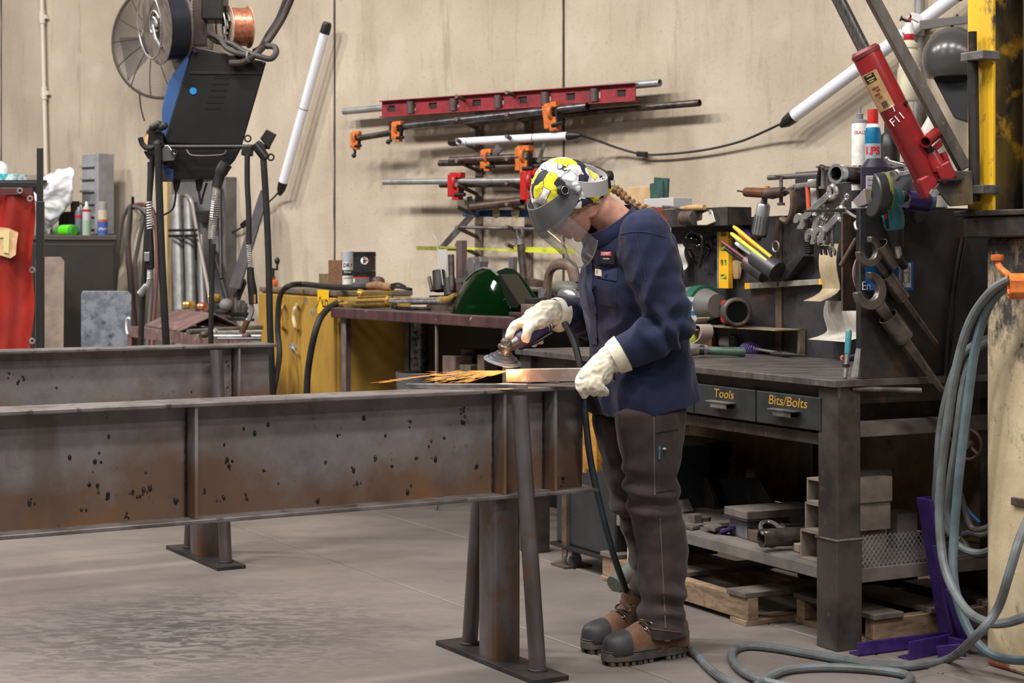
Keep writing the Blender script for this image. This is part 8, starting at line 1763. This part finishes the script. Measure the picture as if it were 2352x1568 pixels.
s=MB();s.box(DFr,(-1.35,0,.0),(0,.75,DZ-.03));mk('body',s,CBR,t,sm=0,bev=.004);s=MB();s.box(DFr,(-1.37,-.012,DZ-.035),(.005,.76,DZ));mk('top',s,mat('cabinet_top_brown',S(74,68,62),.5,.1),t,sm=0,bev=.004)
for k in range(2):s=MB();s.box(DFr,(-1.33+.67*k,-.008,.1),(-.67+.655*k,0,DZ-.06));mk('door',s,CBR,t,sm=0,bev=.004)
def dco(px,y):p=hit(px,530,wY,WC-.62+y);return V((p.x,p.y,DZ))
def dz_of(py,p):return H-(py-HY)/FPX*p.y-DZ
b=dco(236,.2);hh=dz_of(463,b);r=.035
t=lathe_thing('spray_can','spray can with orange and blue label at the right of the dark cabinet top','can',b,[('body',[(0,0),(r,0),(r,hh*.75),(0,hh*.75)],mat('can_cream',S(196,184,164),.4)),('cap',[(0,hh*.75),(r*.95,hh*.75),(r*.9,hh*.97),(r*.7,hh),(0,hh)],mat('can_grey_cap',S(150,148,142),.4)),('lower_label',[(r,0),(r+.001,0),(r+.001,hh*.42),(r,hh*.42)],mat('can_label_blue',S(70,90,160),.4)),('label_band',[(r,hh*.42),(r+.001,hh*.42),(r+.001,hh*.48),(r,hh*.48)],ORANGE)])
wrap_text(t,b,r+.001,'SPRAY',.024,hh*.2,WHITE)
b=dco(199,.15);hh=dz_of(470,b);t=lathe_thing('spray_can','grey spray can with red tipped nozzle in the middle of the cabinet top','can',b,[('body',[(0,0),(.03,0),(.03,hh*.85),(.02,hh*.95),(0,hh*.95)],mat('can_pale',S(176,172,172),.4)),('nozzle',[(0,hh*.95),(.012,hh*.95),(.010,hh*1.1),(0,hh*1.1)],WHITE),('green_panel',[(.0305,hh*.1),(.031,hh*.1),(.031,hh*.5),(.0305,hh*.5)],mat('pale_green',S(150,176,150),.4)),('red_ring',[(.0305,hh*.78),(.0315,hh*.78),(.0315,hh*.85),(.0305,hh*.85)],REDP)])
b=dco(182,.2);hh=dz_of(475,b);t=lathe_thing('spray_can','slate blue spray can with red dot, left of the grey can','can',b,[('body',[(0,0),(.03,0),(.03,hh*.8),(.022,hh*.9),(0,hh*.9)],mat('can_slate',S(92,100,116),.4)),('cap',[(0,hh*.9),(.014,hh*.9),(.012,hh),(0,hh)],mat('can_grey_cap2',S(160,160,160),.4)),('red_ring',[(.0305,hh*.62),(.031,hh*.62),(.031,hh*.72),(.0305,hh*.72)],REDP)])
t=thing('soda_bottle','green plastic bottle lying on its side on the dark cabinet','bottle',dco(145,.12));c=dco(146,.12)+UP*.042
GB=NT('green_bottle');GB.b.inputs['Transmission Weight'].default_value=.45;GB=GB.out(S(96,190,80),.1,0)
s=MB();s.lathe(fr(c,UP,wY,wX),[(0,-.13),(.012,-.13),(.012,-.10),(.03,-.06),(.042,-.02),(.042,.13),(.03,.14),(0,.14)],22);mk('bottle',s,GB,t);s=MB();s.lathe(fr(c,UP,wY,wX),[(.0425,-.01),(.043,-.01),(.043,.115),(.0425,.115)],22);mk('label',s,mat('lime_label',S(90,210,30),.4),t);s=MB();s.cyl(c-wX*.155,c-wX*.128,.014);mk('cap',s,BLACKP,t)
t=thing('plastic_bag','crumpled white plastic sack leaning on the wall over the dark cabinet','bag',dco(115,.3));
out=[(100,540),(104,500),(84,470),(78,440),(100,402),(125,392),(165,385),(168,425),(150,470),(128,512),(112,540)]
s=MB();pc=[WL(x,y,.45-.0*y) for x,y in out];cen=sum(pc,V((0,0,0)))/len(pc);rings=[]
for k,q in enumerate((1,.98,.8,.5,.15)):
 rings.append([cen+(p-cen)*q-wY*(.0+.13*(1-q**2)+.03*nz(p,9,k)) for p in spl(pc,4)])
rings=[[p+wY*.03 for p in rings[0]]]+rings
s.loft(rings);o=mk('sack',s,mat('white_sack',S(232,232,236),.45,0,S(210,212,220),12,bump=.6,bsc=24),t,sm=70)
sb=o.modifiers.new('sub','SUBSURF');sb.levels=1;sb.render_levels=2;tx=bpy.data.textures.new('crumple','CLOUDS');tx.noise_scale=.12;dm=o.modifiers.new('crumple','DISPLACE');dm.texture=tx;dm.strength=.07
t=thing('cable_tray','grey ribbed plastic tray standing on end against the wall','tray',WL(208,540,.12));a=WL(207,538,.25);TRM=mat('tray_grey',S(150,150,154),.5,0,S(134,134,138),10)
pa,pb2=WL(188,538,.25),WL(222,538,.25);wd=(pb2-pa).length;hz=(538-355)/FPX*pa.y;TF=fr(pa,wX,wY,UP)
s=MB();s.box(TF,(0,.0,0),(wd,.02,hz));s.box(TF,(wd,-.02,0),(wd+.05,.12,hz));mk('back',s,TRM,t,sm=0,bev=.004)
for k in range(6):s=MB();s.box(TF,(-.005,-.02,hz*(.06+.155*k)),(wd,0,hz*(.06+.155*k)+.018));mk('rib',s,TRM,t,sm=0,bev=.003)
t=thing('power_brick','dark box and scrap on the cabinet behind the green bottle','box',dco(145,.3));s=MB();s.box(fr(dco(150,.32),wX,wY,UP),(-.09,0,0),(.05,.1,.19));mk('box',s,DSTEEL,t,sm=0,bev=.004);s=MB();s.box(fr(dco(162,.36),wX,wY,UP),(0,0,0),(.03,.06,.27));mk('strip',s,RUSTY,t,sm=0)
def lean(label,px0,px1,py0,py1,off,m,name='steel_sheet'):
 a,b=WL(px0,py1,off),WL(px1,py1,off);c,d=WL(px1,py0,off-.06),WL(px0,py0,off-.06);s=MB();tr(s,[(px0,py1),(px1,py1),(px1+4,py0+10),(px1-4,py0),(px0+4,py0),(px0,py0+8)],lambda x,y:D(x,y,11.95-off*.2-.1*(y-py0)/400),V((0,.006,0)));return one(name,s,m,label,'sheet',sm=0,bev=.002)
lean('tan brown steel sheet leaning on the dark cabinet beside the curtain',82,144,590,960,.68,mat('sheet_brown',S(140,122,108),.5,.3,S(112,100,94),7,c3=S(156,130,106),s3=4))
lean('mottled grey galvanised sheet leaning right of the dark cabinet',186,298,668,960,.70,mat('sheet_galv',S(134,138,146),.4,.5,S(104,108,116),9,.44,.56,c3=S(60,62,72),s3=14,l3=.58,h3=.7))
CY=8.9;cd=lambda x,y,o=0:D(x,y,CY+o)
t=thing('welding_screen','red welding curtain on a black post frame at the left edge','screen',cd(60,1000));FR=mat('frame_black',S(30,28,32),.45)
base=cd(92,400);s=MB();s.box(fr(V((base.x,base.y,0)),V((1,0,0)),V((0,1,0)),UP),(-.014,-.014,0),(.014,.014,H-(340-HY)/FPX*CY));mk('post',s,FR,t,sm=0,bev=.003);s=MB();s.box(fr(V((base.x,base.y,0)),V((1,0,0)),V((0,1,0)),UP),(-.017,-.017,0),(.019,.019,H-(462-HY)/FPX*CY));mk('sleeve',s,FR,t,sm=0,bev=.003)
a=cd(-120,424);s=MB();s.box(fr(a,V((1,0,0)),V((0,1,0)),UP),(0,-.012,-.015),(cd(92,424).x-a.x,.012,.015));mk('top_rail',s,FR,t,sm=0,bev=.003);s=MB();tr(s,[(70,432),(92,428),(92,462),(86,448)],lambda x,y:cd(x,y,-.008),V((0,.016,0)));mk('gusset',s,FR,t,sm=0)
s=MB();rings=[]
for j in range(26):
 v_=j/25;y=432+v_*480;row=[]
 for i in range(25):
  u=i/24;x=-90+u*(168+5*math.sin(v_*14)*u);row.append(cd(x,y)+V((0,.02*math.sin(u*16+v_*2)+.012*math.sin(v_*9+u*5),0)))
 rings.append(row+[p+V((0,.003,0)) for p in reversed(row)])
s.loft(rings);RCUR=NT('red_vinyl');RCUR.b.inputs['Coat Weight'].default_value=.3;RCUR.b.inputs['Subsurface Weight'].default_value=0;RCUR=RCUR.out(RCUR.mix(RCUR.ramp(RCUR.noise(4,5),.4,.65),S(152,42,31),S(122,33,28)),.35,0);cu=mk('curtain',s,RCUR,t,sm=60)
s=MB();tr(s,[(-10,434),(74,430),(76,446),(-10,448)],lambda x,y:cd(x,y,-.035),V((0,.01,0)));mk('hem_band',s,mat('dark_hem',S(76,34,34),.5),cu,sm=0)
for(x,y) in((46,438),(69,456),(74,620),(74,783)):s=MB();s.torus(fr(cd(x,y,-.04),V((1,0,0)),UP),.012,.0045,16,6);mk('grommet',s,BSTEEL,cu)
s=MB();tr(s,[(-20,520),(20,524),(42,534),(38,560),(36,585),(24,593),(-20,580)],lambda x,y:cd(x,y,-.04),V((0,.004,0)));mk('tape_patch',s,mat('tape_tan',S(206,172,130),.5,0,S(190,150,112),20),cu,sm=0);s=MB();tr(s,[(-20,532),(22,530),(20,582),(8,580),(8,545),(-20,548)],lambda x,y:cd(x,y,-.046),V((0,.004,0)));mk('tape_strip',s,mat('tape_cream',S(206,190,132),.5),cu,sm=0)
p0=WL(0,415,.62);s=MB();tr(s,[(-60,415),(92,413),(92,419),(-60,421)],lambda x,y:WL(x,y,.62),wY*.06);one('wall_shelf',s,DSTEEL,'dark shelf board behind the curtain top rail','shelf',sm=0)
t=thing('tissue_box','teal tissue box with white tissue at the far left shelf','box',WL(10,415,.6));s=MB();tr(s,[(-50,414),(34,414),(35,400),(-50,396)],lambda x,y:WL(x,y,.6),wY*.15);mk('box',s,mat('tissue_teal',S(60,176,180),.6,0,S(220,230,230),20,.5,.55),t,sm=0,bev=.003)
s=MB();s.ell(fr(WL(-4,392,.55),wX,wY,UP),(.10,.07,.075),18,12);o=mk('tissue',s,mat('tissue_white',S(238,238,240),.8,bump=.8,bsc=30),t,sm=80)
wbox('brown_box','low brown board behind the curtain post on the shelf','board',44,90,400,414,.5,.05,mat('board_brown',S(150,134,122),.6))
